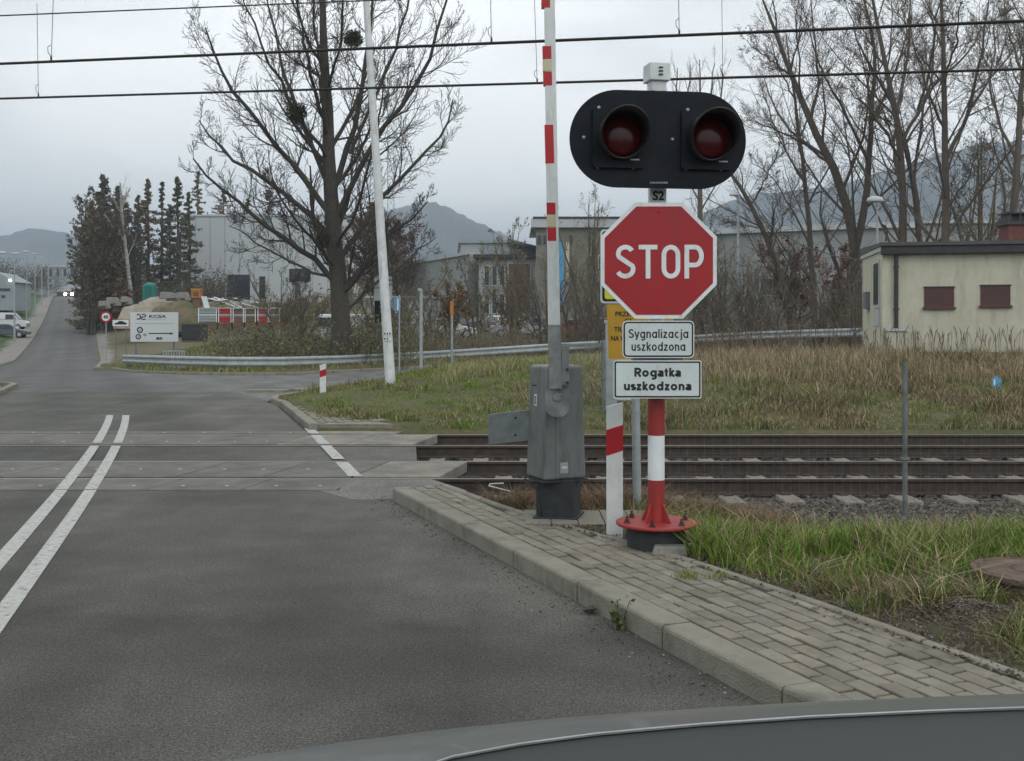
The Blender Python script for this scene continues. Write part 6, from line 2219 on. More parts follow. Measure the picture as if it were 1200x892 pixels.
Y = 72.0
gz = float(G(atx(124, Y), Y)); cz = at(0, 371.5, Y)[2]; cx = atx(124, Y)
t = thing('speed_sign', 'round white 40 speed limit sign with red rim at the far roadside', 'road sign', (cx, Y, gz))
mb = MB(); mb.tube([(cx, Y + .05, gz - .1), (cx, Y + .05, cz)], .035, 8); mb.build('post', M['galv'], t)
mb = MB(); mb.lathe([(.38, 0), (.38, .02)], (cx, Y, cz), 32, 'y'); d_ = mb.build('disc', M['redrefl'], t)
mb = MB(); mb.lathe([(.27, 0), (.27, .01)], (cx, Y - .008, cz), 32, 'y'); mb.build('white_face', M['white'], d_)
text_obj('lettering', '40', .23, (cx, Y - .010, cz), M['inkblack'], d_, width=.36, bold=.04)
x0, x1 = atx(131.5, Y), atx(151.5, Y); z1_, z0_ = at(0, 374.5, Y)[2], at(0, 383, Y)[2]
cx, cz = (x0 + x1) / 2, (z0_ + z1_) / 2
t = thing('roadside_board', 'small low white board with red rim and dark car outline beside the speed sign', 'sign', (cx, Y, gz))
mb = MB(); mb.prism(rrect(x1 - x0, z1_ - z0_, .05, 3, cx, cz), Y - .02, Y); pb = mb.build('panel', M['redrefl'], t)
mb = MB(); mb.prism(rrect(x1 - x0 - .07, z1_ - z0_ - .07, .04, 3, cx, cz), Y - .024, Y - .019); mb.build('white_face', M['white'], pb)
mb = MB(); mb.prism([(cx - .4, cz - .1), (cx + .4, cz - .1), (cx + .42, cz + .02), (cx + .25, cz + .06), (cx + .12, cz + .14), (cx - .1, cz + .14), (cx - .22, cz + .04), (cx - .4, cz)], Y - .027, Y - .023); mb.build('car_outline', M['inkblack'], pb)
mb = MB()
for dx in (-.35, .35):
    mb.box((cx + dx, Y + .03, (gz + z1_) / 2 - .05), (.05, .05, z1_ - gz))
mb.build('support', M['galvdark'], t)
# slatted steel barrier behind the guardrail
Y = 49.0
x0, x1 = atx(192, Y), atx(216, Y); gz = float(G(x0, Y)) - .1; z1_ = at(0, 411.5, Y)[2]
t = thing('slatted_barrier', 'small grey green slatted culvert barrier behind the guardrail', 'barrier', ((x0 + x1) / 2, Y, gz))
mb = MB()
for k in range(9):
    mb.box((x0 + (x1 - x0) * k / 8, Y, (gz + z1_) / 2), (.05, .05, z1_ - gz))
for z_ in (gz + .15, z1_):
    mb.box(((x0 + x1) / 2, Y, z_), (x1 - x0 + .1, .07, .07))
mb.build('slats', M['galv'], t)

# blue and white marker in the dry grass
Y = 21.0
x, _, zc = at(1167.5, 449, Y); gz = float(G(x, Y))
t = thing('survey_marker', 'small blue and white tipped marker stake in the dry grass', 'marker stake', (x, Y, gz))
mb = MB(); mb.prism([(x - .09, zc - .13), (x + .09, zc - .13), (x + .09, zc + .07), (x, zc + .14), (x - .09, zc + .07)], Y - .02, Y); mb.build('plate', M['blue'], t, bevel=.004)
mb = MB(); mb.prism([(x - .06, zc - .11), (x - .03, zc - .11), (x - .03, zc + .08), (x - .06, zc + .06)], Y - .024, Y - .0195); mb.build('white_mark', M['white'], t)
mb = MB(); mb.box((x, Y + .02, (gz + zc) / 2), (.05, .03, zc - gz)); mb.build('stake', M['galvdark'], t)

# manhole ring at the right edge
mx_, my_ = 2.98, 6.12
mz = float(G(mx_, my_))
t = thing('manhole', 'raised concrete manhole ring with a rusty lid in the grass at the right', 'manhole', (mx_, my_, mz))
mb = MB(); mb.lathe([(.31, -.15), (.31, .08), (.325, .09), (.325, .125), (.30, .13), (.285, .115)], (mx_, my_, mz), 40, 'z'); mb.build('ring', M['rust'], t, bevel=.003)
mb = MB(); mb.lathe([(.275, .10), (.275, .122), (.26, .126), (.12, .128), (.115, .122), (.10, .122), (.095, .128)], (mx_, my_, mz), 40, 'z'); mb.build('lid', M['rust'], t)

# ------------------------------------------------------------------ building site clutter
def gzf(px, Y): return float(G(atx(px, Y), Y))


Y = 76.0
cols_ = [('grey wrapped pallet of bags, leftmost of the pallet row', 232.5, 254.5, M['factorypale']), ('bright red and white pallet of bags, second from the left', 256, 271.5, M['redrefl']),
         ('maroon and white pallet of bags, third in the row', 273, 286, M['plinth']), ('brown pallet of bags in the middle of the row', 287, 300, M['brownpanel']),
         ('red wrapped pallet of bags, second from the right', 302, 315, M['redrefl']), ('red and brown pallet of bags at the right end of the row', 316, 328, M['plinth'])]
for lab, p0, p1, m_ in cols_:
    x0, x1 = atx(p0, Y), atx(p1, Y); z1_, z0_ = at(0, 361.5, Y)[2], at(0, 379.5, Y)[2]
    t = thing('bag_pallet', lab, 'pallet', ((x0 + x1) / 2, Y, z0_), 'pallets of bagged material')
    n_ = 5; hh = (z1_ - z0_ - .12) / n_
    for k in range(n_):
        mb = MB(); mb.box(((x0 + x1) / 2, Y + .4, z0_ + .12 + hh * (k + .5)), (x1 - x0 - .02 - .03 * (k % 2), .9, hh * .92))
        mb.build('bag_layer', m_ if k != 2 else (M['factorypale'] if m_ is not M['factorypale'] else M['cladding']), t, bevel=.04)
    mb = MB(); mb.box(((x0 + x1) / 2, Y + .4, z0_ - .15), (x1 - x0, .95, .5)); mb.build('pallet_base', M['brownpanel'], t)
    mb = MB()
    for sx_ in (x0 + .03, x1 - .03):
        mb.box((sx_, Y - .06, (z0_ + z1_) / 2), (.06, .03, z1_ - z0_))
    mb.box(((x0 + x1) / 2, Y + .4, z1_ + .02), (x1 - x0 + .04, 1.0, .04)); mb.build('wrapping', M['white'], t)
t = thing('wrapped_stack', 'dark foil-wrapped stack on a pallet below the grey pallet of bags', 'pallet', (atx(226, 70), 70, .9))
mb = MB(); mb.box((atx(226, 70), 70.4, at(0, 389, 70)[2]), (1.5, .9, 1.1)); mb.build('wrapped_load', M['pedestal'], t, bevel=.08)
mb = MB(); mb.box((atx(226, 70), 70.4, at(0, 400, 70)[2]), (1.5, .9, .14)); mb.build('pallet_base', M['brownpanel'], t)
# board pile
r_ = np.random.default_rng(8)
Y = 88.0
for k in range(13):
    a = at(244 + r_.uniform(0, 30), 349 + r_.uniform(-1, 9), Y + r_.uniform(-1, 1.5))
    L_ = r_.uniform(1.4, 3.0); an = r_.uniform(-.75, -.2) if k % 3 else r_.uniform(0, .5)
    b_ = (a[0] + L_ * math.cos(an), a[1] + r_.uniform(-.5, .5), a[2] + L_ * math.sin(an) * .55)
    mb = MB(); mb.box((0, 0, 0), (L_, .22, .07), 0)
    q = Vector(b_) - Vector(a)
    rot = q.to_track_quat('X', 'Z').to_matrix()
    mid_ = (Vector(a) + Vector(b_)) / 2
    mb.v = [tuple(rot @ Vector(p_)) for p_ in mb.v]
    o = mb.build('scrap_board', M['white'] if k % 3 else M['brownpanel'])
    o.location = mid_
    tag(o, 'pale board lying crosswise in the scrap pile behind the red pallets' if k % 3 else 'brown board lying in the scrap pile behind the red pallets', 'board', 'boards in the scrap pile' if k % 3 else 'brown boards in the scrap pile')
mb = MB(); p_ = at(241, 355, 82)
mb.box(p_, (.42, .06, 1.0)); mb.v = [(x_ + (z_ - p_[2]) * -.28, y__, z_) for x_, y__, z_ in mb.v]
o = mb.build('plywood_sheet', M['white']); recentre(o, p_); tag(o, 'white sheet standing tilted left of the board pile', 'sheet')
mb = MB(); p_ = at(231, 344.5, 92)
mb.box(p_, (.75, .8, .7)); mb.box((p_[0], p_[1], p_[2] + .38), (.85, .9, .1), 1); mb.box((p_[0], p_[1] - .41, p_[2] - .02), (.5, .03, .4), 2)
mb.box((p_[0], p_[1], p_[2] - .8), (.6, .6, .9), 2)
o = mb.build('orange_bin', [M['orange'], M['yellow'], M['brownpanel']], bevel=.03); recentre(o, p_); tag(o, 'small orange bin with a yellow lid on the building site', 'bin')
# teal portable cabin
Y = 112.0; p_ = at(175.5, 349.5, Y); gz_ = p_[2] - 1.2
t = thing('portable_toilet', 'teal portable toilet with rounded roof between the conifers and the sand heap', 'portable toilet', (p_[0], Y, gz_))
mb = MB(); mb.box((p_[0], Y, (gz_ + p_[2] + 1.35) / 2), (1.15, 1.1, p_[2] + 1.35 - gz_)); mb.build('cabin', M['teal'], t, bevel=.05)
mb = MB(); mb.box((p_[0], Y - .57, p_[2] + .3), (.7, .04, 1.8)); mb.build('door', mat('teal_door', (.0, .11, .10), .5), t)
mb = MB(); mb.lathe([(.6, 0), (.55, .15), (.35, .27), (.05, .32)], (p_[0], Y, p_[2] + 1.35), 16, 'z'); mb.build('roof', M['teal'], t)


def heap(name, label, px, py, Y, w_, h_, m, seed, depth=None):
    r_ = np.random.default_rng(seed)
    x, _, zt_ = at(px, py, Y)
    n, k_ = 28, 10
    vs = []
    for i in range(k_):
        u_ = i / (k_ - 1)
        for j in range(n):
            a = 2 * math.pi * j / n
            rr = u_ * (1 + .18 * math.sin(3 * a + seed) + .1 * math.sin(7 * a)) 
            if i == k_ - 1: rr *= 1.5
            vs.append((x + w_ / 2 * rr * math.cos(a), Y + (depth or w_ * .4) * rr * math.sin(a), zt_ - (h_ if i < k_ - 1 else h_ * 1.5 + 1.6) * u_ ** 1.3 + r_.normal(0, .09 * h_) * (u_ < .95)))
    mb = MB(); mb.add(vs, [(i * n + j, (i + 1) * n + j, (i + 1) * n + (j + 1) % n, i * n + (j + 1) % n) for i in range(k_ - 1) for j in range(n)], 0, True)
    o = mb.build(name, m); recentre(o, (x, Y, zt_ - h_)); tag(o, label, name.replace('_', ' '))
    return o


M['sandheap'] = mat('pale_sand', (.34, .31, .24), .95, (.26, .23, .18), 1.5, .6, 8)
M['soilheap'] = mat('turned_soil', (.16, .12, .075), .95, (.085, .09, .04), 1.1, 1.0, 7, detail=10, lo=.42, hi=.58)
heap('sand_heap', 'pale sand heap on the building site in front of the teal toilet', 182, 348, 103, 3.4, .6, M['sandheap'], 1)
heap('sand_heap', 'low pale strip of sand beside the far road', 160, 357, 98, 2.4, .4, M['sandheap'], 2)
heap('soil_heap', 'long brown soil heap behind the company board', 212, 352.5, 97, 4.6, .8, M['soilheap'], 3)
heap('soil_heap', 'brown soil heap behind the scrap boards', 262, 351, 97, 5.0, 1.0, M['soilheap'], 4)
t0 = len(bpy.data.objects)
for k, (px, py, Y, s_, lab) in enumerate([(195, 344, 101, 1.3, 'pale broken concrete block left of the soil heap'), (204, 345, 101, 1.0, 'broken concrete block right beside another on the soil heap'), (214, 344, 100, 1.2, 'flat concrete slab piece near the orange bin'),
                                           (132, 350, 100, 1.2, 'grey stone block by the far road kerb'), (121, 354, 98, 1.0, 'grey rubble lump nearest the far road'), (146, 349, 102, 1.1, 'pale rubble lump left of the sand heap')]):
    mb = MB(); p_ = at(px, py, Y); mb.box((0, 0, 0), (s_ * .9, s_ * .7, s_ * .5), 0, .4 * k, .8)
    mb.box((s_ * .3, .1, -.2), (s_ * .6, s_ * .5, s_ * .5), 0, 1.1 * k, .75)
    o = mb.build('rubble', M['concrete'], bevel=.06); o.location = (p_[0], p_[1], p_[2] - s_ * .15); tag(o, lab, 'rubble')

# ------------------------------------------------------------------ cars
def extr_profile(mb, prof, y0, y1, inset=0, mi=0, smooth=False):
    """side profile (x,z) extruded across the car (y), upper points pulled in by inset"""
    zmin = min(p[1] for p in prof); zmax = max(p[1] for p in prof)
    f_ = lambda z: inset * max(0, (z - zmin) / (zmax - zmin + 1e-9))
    n = len(prof)
    vs = [(x, y0 + f_(z), z) for x, z in prof] + [(x, y1 - f_(z), z) for x, z in prof]
    mb.add(vs, [tuple(range(n)), tuple(range(2 * n - 1, n - 1, -1))] + [(i, (i + 1) % n, n + (i + 1) % n, n + i)[::-1] for i in range(n)], mi, smooth)


def make_car(label, loc, rz, paint, L=4.3, lights=False, van=False, group='cars parked by the factory'):
    t = thing('parked_car' if not lights else 'oncoming_car', label, 'car' if not van else 'van', loc, group)
    t.rotation_euler = (0, 0, rz)
    k = L / 4.3; H = 1.45 if not van else 1.95
    def bld(mb, name, m, parent, bev=0):
        me_o = MB.build(mb, name, m, None, bevel=bev); me_o.parent = parent; return me_o
    mb = MB()
    if van:
        body = [(-2.15, .35), (2.15, .35), (2.17, .75), (2.0, 1.0), (1.35, 1.15), (-2.15, 1.15)]
        cabin = [(-2.13, 1.15), (1.35, 1.15), (.9, 1.85), (.5, 1.95), (-2.0, 1.95), (-2.13, 1.8)]
    else:
        body = [(-2.12, .32), (2.1, .32), (2.15, .55), (2.08, .72), (1.2, .88), (.9, .92), (-1.6, .95), (-2.05, .92), (-2.15, .7)]
        cabin = [(-1.75, .93), (1.0, .90), (.35, 1.36), (-.1, 1.44), (-.95, 1.43), (-1.4, 1.30)]
    extr_profile(mb, [(x * k, z) for x, z in body], -.86, .86, .06)
    bo = bld(mb, 'body', paint, t, .05)
    mb = MB(); extr_profile(mb, [(x * k, z) for x, z in cabin], -.84, .84, .16); bld(mb, 'roof', paint, bo, .05)
    mb = MB()
    zc0_, zc1_ = (.98, 1.33) if not van else (1.2, 1.75)
    if van: sg = [((.05, zc0_), (1.2, zc0_), (.75, zc1_), (.05, zc1_))]
    else: sg = [((-1.5, zc0_), (-.42, zc0_), (-.42, zc1_), (-1.25, zc1_ - .05)), ((-.36, zc0_), (.75, zc0_), (.3, zc1_), (-.36, zc1_))]
    for q in sg:
        for s_ in (-1, 1):
            f_ = lambda z: s_ * (.848 - .16 * (z - (.9 if not van else 1.15)) / (.54 if not van else .8))
            vs = [(x * k, f_(z), z) for x, z in q] + [(x * k, f_(z) - s_ * .03, z) for x, z in q]
            mb = MB(); mb.add(vs, [(0, 1, 2, 3), (7, 6, 5, 4), (0, 4, 5, 1), (1, 5, 6, 2), (2, 6, 7, 3), (3, 7, 4, 0)])
            bld(mb, 'side_window', M['carglass'], bo)
    for (xa, za, xb, zb_2) in (((1.02, .95, .42, 1.34) if not van else (1.36, 1.2, .95, 1.8)), ((-1.72, .98, -1.42, 1.27) if not van else (-2.15, 1.25, -2.12, 1.75))):
        mb = MB(); s_ = 1 if xa > 0 else -1
        vs = [(xa * k + .02 * s_, -.70, za), (xa * k + .02 * s_, .70, za), (xb * k + .02 * s_, .62, zb_2), (xb * k + .02 * s_, -.62, zb_2)]
        vs += [(a - .04 * s_, b_, c_) for a, b_, c_ in vs]
        mb.add(vs, [(0, 1, 2, 3), (7, 6, 5, 4), (0, 4, 5, 1), (1, 5, 6, 2), (2, 6, 7, 3), (3, 7, 4, 0)]); bld(mb, 'windscreen' if s_ > 0 else 'rear_window', M['carglass'], bo)
    for x in (-1.32, 1.32):
        for y in (-.78, .78):
            mb = MB(); mb.lathe([(.22, -.11), (.32, -.10), (.33, 0), (.32, .10), (.22, .11)], (x * k, y, .33), 20, 'y'); wh = bld(mb, 'wheel', M['tyre'], t)
            mb = MB(); mb.lathe([(.21, 0), (.19, .02)] if y > 0 else [(.19, -.02), (.21, 0)], (x * k, y + (.105 if y > 0 else -.105), .33), 16, 'y'); bld(mb, 'rim', M['galv'], wh)
    for y in (-.62, .62):
        mb = MB(); mb.lathe([((.15 if not lights else .26), 0), (.13, .05)], (2.12 * k, y, .62), 14, 'x'); bld(mb, 'headlight', M['lamp_on'] if lights else M['galv'], t)
        mb = MB(); mb.box((-2.14 * k, y, .75), (.05, .3, .16)); bld(mb, 'tail_light', M['redrefl'], t)
    return t


pw = carpaint('white_car_paint', (.55, .57, .58)); pg_ = carpaint('silver_car_paint', (.30, .32, .34)); pr2 = carpaint('red_car_paint', (.20, .012, .015)); pd_ = carpaint('dark_car_paint', (.03, .035, .04)); pb_ = carpaint('grey_car_paint', (.12, .13, .14))
carz = lambda px, Y: (atx(px, Y), Y, float(G(atx(px, Y), Y)))
make_car('white parked car right of the concrete garage', carz(524, 76), R(8), pw)
make_car('silver parked car behind the bare bushes, left of the barrier boom', carz(607, 80), R(4), pg_)
make_car('dark estate car parked behind the silver one', carz(570, 88), R(10), pd_)
make_car('white roofed car parked farther back left of the boom', carz(588, 94), R(6), pw)
make_car('red parked car just right of the barrier boom', carz(672, 79), R(176), pr2)
make_car('silver parked car between the red car and the yellow notice', carz(706, 82), R(5), pg_)
make_car('grey parked car hidden behind the boom base', carz(640, 86), R(3), pb_)
make_car('white van parked beside the big bare trunk', carz(414, 60), R(60), pw, 4.6, van=True)
make_car('pale van parked by the hall at the left edge', carz(8, 122), R(10), pw, 4.6, van=True, group='vehicles parked at the left hall')
make_car('dark car parked in front of the pale van at the left edge', carz(9, 112), R(12), pd_, group='vehicles parked at the left hall')
Yc = 216.0; xc_ = atx(81, Yc)
make_car('oncoming car with both headlights lit on the crest of the far road', (xc_, Yc, float(zroad(xc_, Yc)) + .02), R(-90 + 20), pd_, lights=True, group=None)

# ------------------------------------------------------------------ grass
def blades(name, label, x, y, h, w_, cols, seed, lean=.45, z=None, seg=2):
    r_ = np.random.default_rng(seed)
    n = len(x)
    z = (G(x, y) - .01) if z is None else z
    a = r_.uniform(0, 6.28, n); f_ = r_.uniform(0, 6.28, n)
    l_ = h * r_.uniform(.1, 1.0, n) * lean
    wx, wy = np.cos(f_) * w_ / 2, np.sin(f_) * w_ / 2
    def lvl(u_, k_):
        cx = x + np.cos(a) * l_ * u_ ** 1.8; cy = y + np.sin(a) * l_ * u_ ** 1.8; cz = z + h * (u_ - .18 * u_ ** 3)
        return np.stack([cx - wx * k_, cy - wy * k_, cz], 1), np.stack([cx + wx * k_, cy + wy * k_, cz], 1)
    a0, b0 = lvl(0, 1.0); a1, b1 = lvl(.5, .85); a2, b2 = lvl(1.0, .12)
    V = np.stack([a0, b0, b1, a1, b2, a2], 1).reshape(-1, 3)
    base = (np.arange(n) * 6)[:, None]
    Fs = np.concatenate([base + np.array([[0, 1, 2, 3]]), base + np.array([[3, 2, 4, 5]])])
    o = npmesh(name, V, Fs, M['grass'], np.repeat(cols, 6, 0))
    return stuff(o, label, 'grass')


def pick(cols, w_, r_, n, var=.3):
    i = r_.choice(len(cols), n, p=np.array(w_) / sum(w_))
    return np.array(cols)[i] * r_.uniform(1 - var, 1 + var, (n, 1))


GRN = [(.125, .225, .030), (.18, .25, .036), (.10, .18, .030), (.23, .24, .06)]
STR = [(.38, .31, .185), (.29, .225, .13), (.46, .385, .24), (.20, .15, .09)]
r_ = np.random.default_rng(50)


def clumped(r_, n, x0, x1, y0, y1, nc, sp):
    cx, cy = r_.uniform(x0, x1, nc), r_.uniform(y0, y1, nc)
    i = r_.integers(0, nc, n)
    return cx[i] + r_.normal(0, sp, n), cy[i] + r_.normal(0, sp, n), i


# near verge -------------------------------------------------
pe = np.array([[q[0], q[1]] for q in edge])
edge_x = lambda y: np.interp(y, pe[::1, 1], pe[::1, 0])
x, y, ci = clumped(r_, 60000, .4, 5.2, 5.7, 8.6, 420, .085)
vis = (x > edge_x(y) + .14) & (np.hypot(x - 2.98, y - 6.12) > .36) & (np.hypot(x - SX, y - SY) > .34) & (x > .9 + (y - 7.3) * .25)
lush = np.exp(-((y - 7.15) / .52) ** 2)
keep = vis & (r_.uniform(0, 1, len(x)) < .08 + .95 * lush) & (vnoise(x, y, 2.2, 3) > -.45)
x, y, ci = x[keep], y[keep], ci[keep]
cc = np.random.default_rng(1).uniform(0, 1, 500)[ci]
hh = (.10 + .20 * lush[keep] * (.55 + .6 * cc)) * r_.uniform(.5, 1.15, len(x))
col = np.where((r_.uniform(0, 1, len(x)) < .12 + .30 * (cc > .8))[:, None], pick(STR, [1, 2, 1, 1.5], r_, len(x)), pick(GRN, [2, 2, 2, 1], r_, len(x)))
blades('near_grass', 'lush green grass tufts with dead stalks beside the brick pavement', x, y, hh, r_.uniform(.004, .009, len(x)), col, 51, .8)
x, y, ci = clumped(r_, 13000, 1.2, 4.5, 3.9, 6.3, 75, .08)
vis = (x > edge_x(y) + .10) & (np.hypot(x - 2.98, y - 6.12) > .36) & (np.hypot((x - 2.32) / .3, (y - 5.5) / .22) > 1.1)
x, y = x[vis], y[vis]
blades('near_grass', 'half dry grass tufts between the pavement and the manhole ring', x, y, r_.uniform(.05, .17, len(x)), r_.uniform(.003, .008, len(x)), np.where((r_.uniform(0, 1, len(x)) < .6)[:, None], pick(STR, [1, 2, 1, 3], r_, len(x)) * .8, pick(GRN, [2, 1, 3, 1], r_, len(x)) * .75), 52, 1.1)
x, y, ci = clumped(r_, 3600, .9, 5.0, 4.6, 8.3, 120, .05)
vis = (x > edge_x(y) + .12) & (np.hypot(x - 2.98, y - 6.12) > .38)
x, y = x[vis], y[vis]
blades('near_grass', 'long arching half-dead grass blades flopping over the near verge', x, y, r_.uniform(.10, .28, len(x)), r_.uniform(.004, .009, len(x)), np.where((r_.uniform(0, 1, len(x)) < .6)[:, None], pick(STR + [(.14, .09, .05)], [1, 2, 1, 2, 2], r_, len(x)), pick(GRN, [2, 1, 3, 1], r_, len(x)) * .8), 71, 2.4)
# short ground cover everywhere on the near verge
x, y = r_.uniform(-.6, 6, 30000), r_.uniform(3.9, 10.1, 30000)
vis = ((y < 8.6) | (x < 1.9)) & (x > edge_x(y) - .05 * (vnoise(x, y, 5, 7) > .0) + .02) & (np.hypot(x - 2.98, y - 6.12) > .35) & (np.hypot((x - 2.32) / .32, (y - 5.5) / .24) > 1) & (vnoise(x, y, 3, 2) > -.35)
x, y = x[vis], y[vis]
blades('ground_cover', 'short mixed ground cover and dead stems on the near verge', x, y, r_.uniform(.015, .06, len(x)), r_.uniform(.003, .007, len(x)), np.where((r_.uniform(0, 1, len(x)) < np.where(y > 8.2, .75, .5))[:, None], pick(STR, [1, 3, 1, 3], r_, len(x)) * .8, pick(GRN, [2, 1, 3, 1], r_, len(x)) * .8), 53, 1.6)
# dry weeds between pavement and track
x, y, ci = clumped(r_, 15000, -.7, 2.3, 8.75, 10.35, 130, .06)
vis = (x > edge_x(np.minimum(y, 10)) + .12) & ~((np.abs(x - .35) < .3) & (np.abs(y - 8.45) < .3)) & (x > -1.0 + (10.4 - y) * .2)
x, y = x[vis], y[vis]
DRY = [(.24, .14, .085), (.17, .11, .07), (.28, .20, .125), (.13, .11, .055)]
blades('dry_weeds', 'reddish brown dead weeds between the barrier cabinet and the rails', x, y, r_.uniform(.04, .20, len(x)) * (1 + .4 * (y < 9.6)), r_.uniform(.003, .006, len(x)), pick(DRY, [2, 2, 1, 2], r_, len(x)), 54, 1.7)
x, y, ci = clumped(r_, 3600, 1.0, 6.5, 8.0, 9.4, 110, .09)
blades('dry_weeds', 'sparse stalks and grass along the edge of the ballast', x, y, r_.uniform(.06, .26, len(x)) * np.interp(y, [8.5, 9.8], [1, .5]), r_.uniform(.003, .006, len(x)), np.where((r_.uniform(0, 1, len(x)) < .5)[:, None], pick(DRY + STR, [2, 2, 1, 2, 1, 1, 1, 1], r_, len(x)), pick(GRN, [2, 1, 3, 1], r_, len(x))), 55, .9)
# bank beyond the tracks
x, y = r_.uniform(-5.2, 15.5, 150000), 17.3 + 12.5 * r_.uniform(0, 1, 150000) ** 1.25
sdv = road_sd(x, y)
patch_ = np.clip(.5 + .9 * vnoise(x, y, .55, 4) + .3 * vnoise(x, y, 2.1, 5), 0, 1)
dry = np.clip(.02 + .75 * patch_ + .26 * sstep(x, 3, 8) + .25 * np.exp(-((y - 17.6) / .7) ** 2) - .15 * (x < 0), 0, 1)
keep = (sdv > .25) & ~((x < -3.3) & (y < 21.3) & (x < -3.0 - (y - 17) * .27)) & (~((x > 9.9) & (y > 29)))
x, y, dry, patch_ = x[keep], y[keep], dry[keep], patch_[keep]
isd = r_.uniform(0, 1, len(x)) < dry
tuft = np.clip(.35 + 1.3 * vnoise(x, y, 2.3, 9) * (.6 + vnoise(x, y, .8, 11)), .25, 1.7)
hh = tuft * (np.where(isd, .14, .11) + .22 * sstep(x, 1.5, 7) * patch_ + .12 * patch_) * r_.uniform(.4, 1.3, len(x)) * np.interp(x, [-5, -2, 0], [.6, .9, 1])
col = np.where(isd[:, None], pick(STR + [(.15, .10, .06), (.10, .08, .05)], [2, 3, 1, 2, 2, 2], r_, len(x)) * .9, pick(GRN, [2, 2, 3, 2], r_, len(x)) * (.75 + .4 * r_.uniform(0, 1, (len(x), 1))))
blades('bank_grass', 'patchy green and straw coloured grass on the bank beyond the tracks', x, y, hh, r_.uniform(.008, .018, len(x)), col, 56, .8)
# tall straw along the top of the bank
x, y, ci = clumped(r_, 26000, 2.2, 16, 21.5, 28.7, 500, .16)
hh = (.26 + .20 * sstep(x, 3, 6) * (x < 9.5)) * r_.uniform(.5, 1.25, len(x)) * np.random.default_rng(2).uniform(.6, 1.1, 500)[ci]
blades('tall_dry_grass', 'tall straw coloured dry grass below the cream building', x, y, hh, r_.uniform(.007, .014, len(x)), pick(STR + [(.20, .14, .09)], [3, 2, 2, 1, 2], r_, len(x)), 57, .55)
x, y, ci = clumped(r_, 9000, -1.5, 3.5, 22.5, 27, 90, .18)
blades('tall_dry_grass', 'taller pale grass tufts on the crest of the bank left of the barrier', x, y, r_.uniform(.12, .34, len(x)), r_.uniform(.007, .013, len(x)), np.where((r_.uniform(0, 1, len(x)) < .55)[:, None], pick(STR, [3, 2, 2, 1], r_, len(x)), pick(GRN, [2, 2, 2, 1], r_, len(x))), 58, .6)
# seed heads
n = 420
x, y = r_.uniform(3.5, 15.5, n), r_.uniform(22, 28.6, n)
z = G(x, y); hh = r_.uniform(.35, .7, n); ln_ = r_.normal(0, .06, (n, 2))
P_ = np.stack([np.stack([x, y, z], 1), np.stack([x + ln_[:, 0] * .4, y + ln_[:, 1] * .4, z + hh * .6], 1), np.stack([x + ln_[:, 0], y + ln_[:, 1], z + hh], 1), np.stack([x + ln_[:, 0] * 1.5, y + ln_[:, 1] * 1.5, z + hh + .12], 1)], 1)
Rr = np.array([[.003, .003, .006, .009]]) * np.ones((n, 1)); Rr = np.concatenate([Rr, Rr[:, :1] * .5], 1)
P_ = np.concatenate([P_, P_[:, 3:] + np.stack([ln_[:, 0] * .5, ln_[:, 1] * .5, np.full(n, .06)], 1)[:, None]], 1)
v, f = tubes_np(P_, Rr, 4)
o = npmesh('reed_heads', v, f, M['leaf'], np.full((len(v), 3), (.15, .11, .075)))
stuff(o, 'feathery brown seed heads standing out of the tall dry grass', 'grass')
# verge behind the side road
x, y = r_.uniform(-20, 14, 36000), r_.uniform(42, 72, 36000)
sdv = road_sd(x, y)
keep = (sdv > .35) & (sdv < 9) & (x > Redge(y))
x, y = x[keep], y[keep]
isd = r_.uniform(0, 1, len(x)) < np.where(x < -9, .35, .75)
blades('verge_grass', 'grass and dead leaves on the verge below the guardrail', x, y, r_.uniform(.06, .28, len(x)), r_.uniform(.02, .045, len(x)), np.where(isd[:, None], pick(STR + DRY, [1, 2, 1, 2, 2, 2, 1, 1], r_, len(x)) * .8, pick(GRN, [2, 2, 2, 3], r_, len(x))), 59, .9)
# left verge
x, y = r_.uniform(-90, -38, 40000), r_.uniform(78, 170, 40000)
keep = (x < Ledge(y) - 2.6) & (x > Ledge(y) - 22)
x, y = x[keep], y[keep]
blades('left_verge_grass', 'green mown grass bank left of the far road', x, y, r_.uniform(.08, .2, len(x)), r_.uniform(.06, .12, len(x)), pick([(.06, .11, .022), (.05, .09, .02), (.09, .12, .03)], [2, 2, 1], r_, len(x)), 60, .8)

# fallen leaves
n = 3200
x = r_.uniform(-.2, 4.5, n); y = r_.uniform(3.8, 9, n)
ex = edge_x(y)
keep = (x > ex - .22) & ((x < ex + .35) | (r_.uniform(0, 1, n) < .3)) & ((x > ex - .06) | (r_.uniform(0, 1, n) < .35))
x, y = x[keep], y[keep]; z = np.where(x < ex[keep], .13, G(x, y) + .02)
a = nrm(np.stack([r_.normal(0, 1, len(x)), r_.normal(0, 1, len(x)), r_.normal(0, .25, len(x))], 1)); b_ = nrm(np.cross(a, np.stack([r_.normal(0, .3, len(x)), r_.normal(0, .3, len(x)), np.ones(len(x))], 1)))
s_ = r_.uniform(.008, .022, (len(x), 1)); c = np.stack([x, y, z], 1)
V = np.stack([c + a * s_, c + b_ * s_ * .6, c - a * s_, c - b_ * s_ * .6], 1).reshape(-1, 3)
o = npmesh('fallen_leaves', V, np.arange(len(x) * 4).reshape(-1, 4), M['leaf'], np.repeat(pick([(.12, .06, .03), (.09, .05, .03), (.16, .11, .05)], [2, 2, 1], r_, len(x)), 4, 0))
stuff(o, 'brown fallen leaves scattered along the pavement edge', 'leaves')
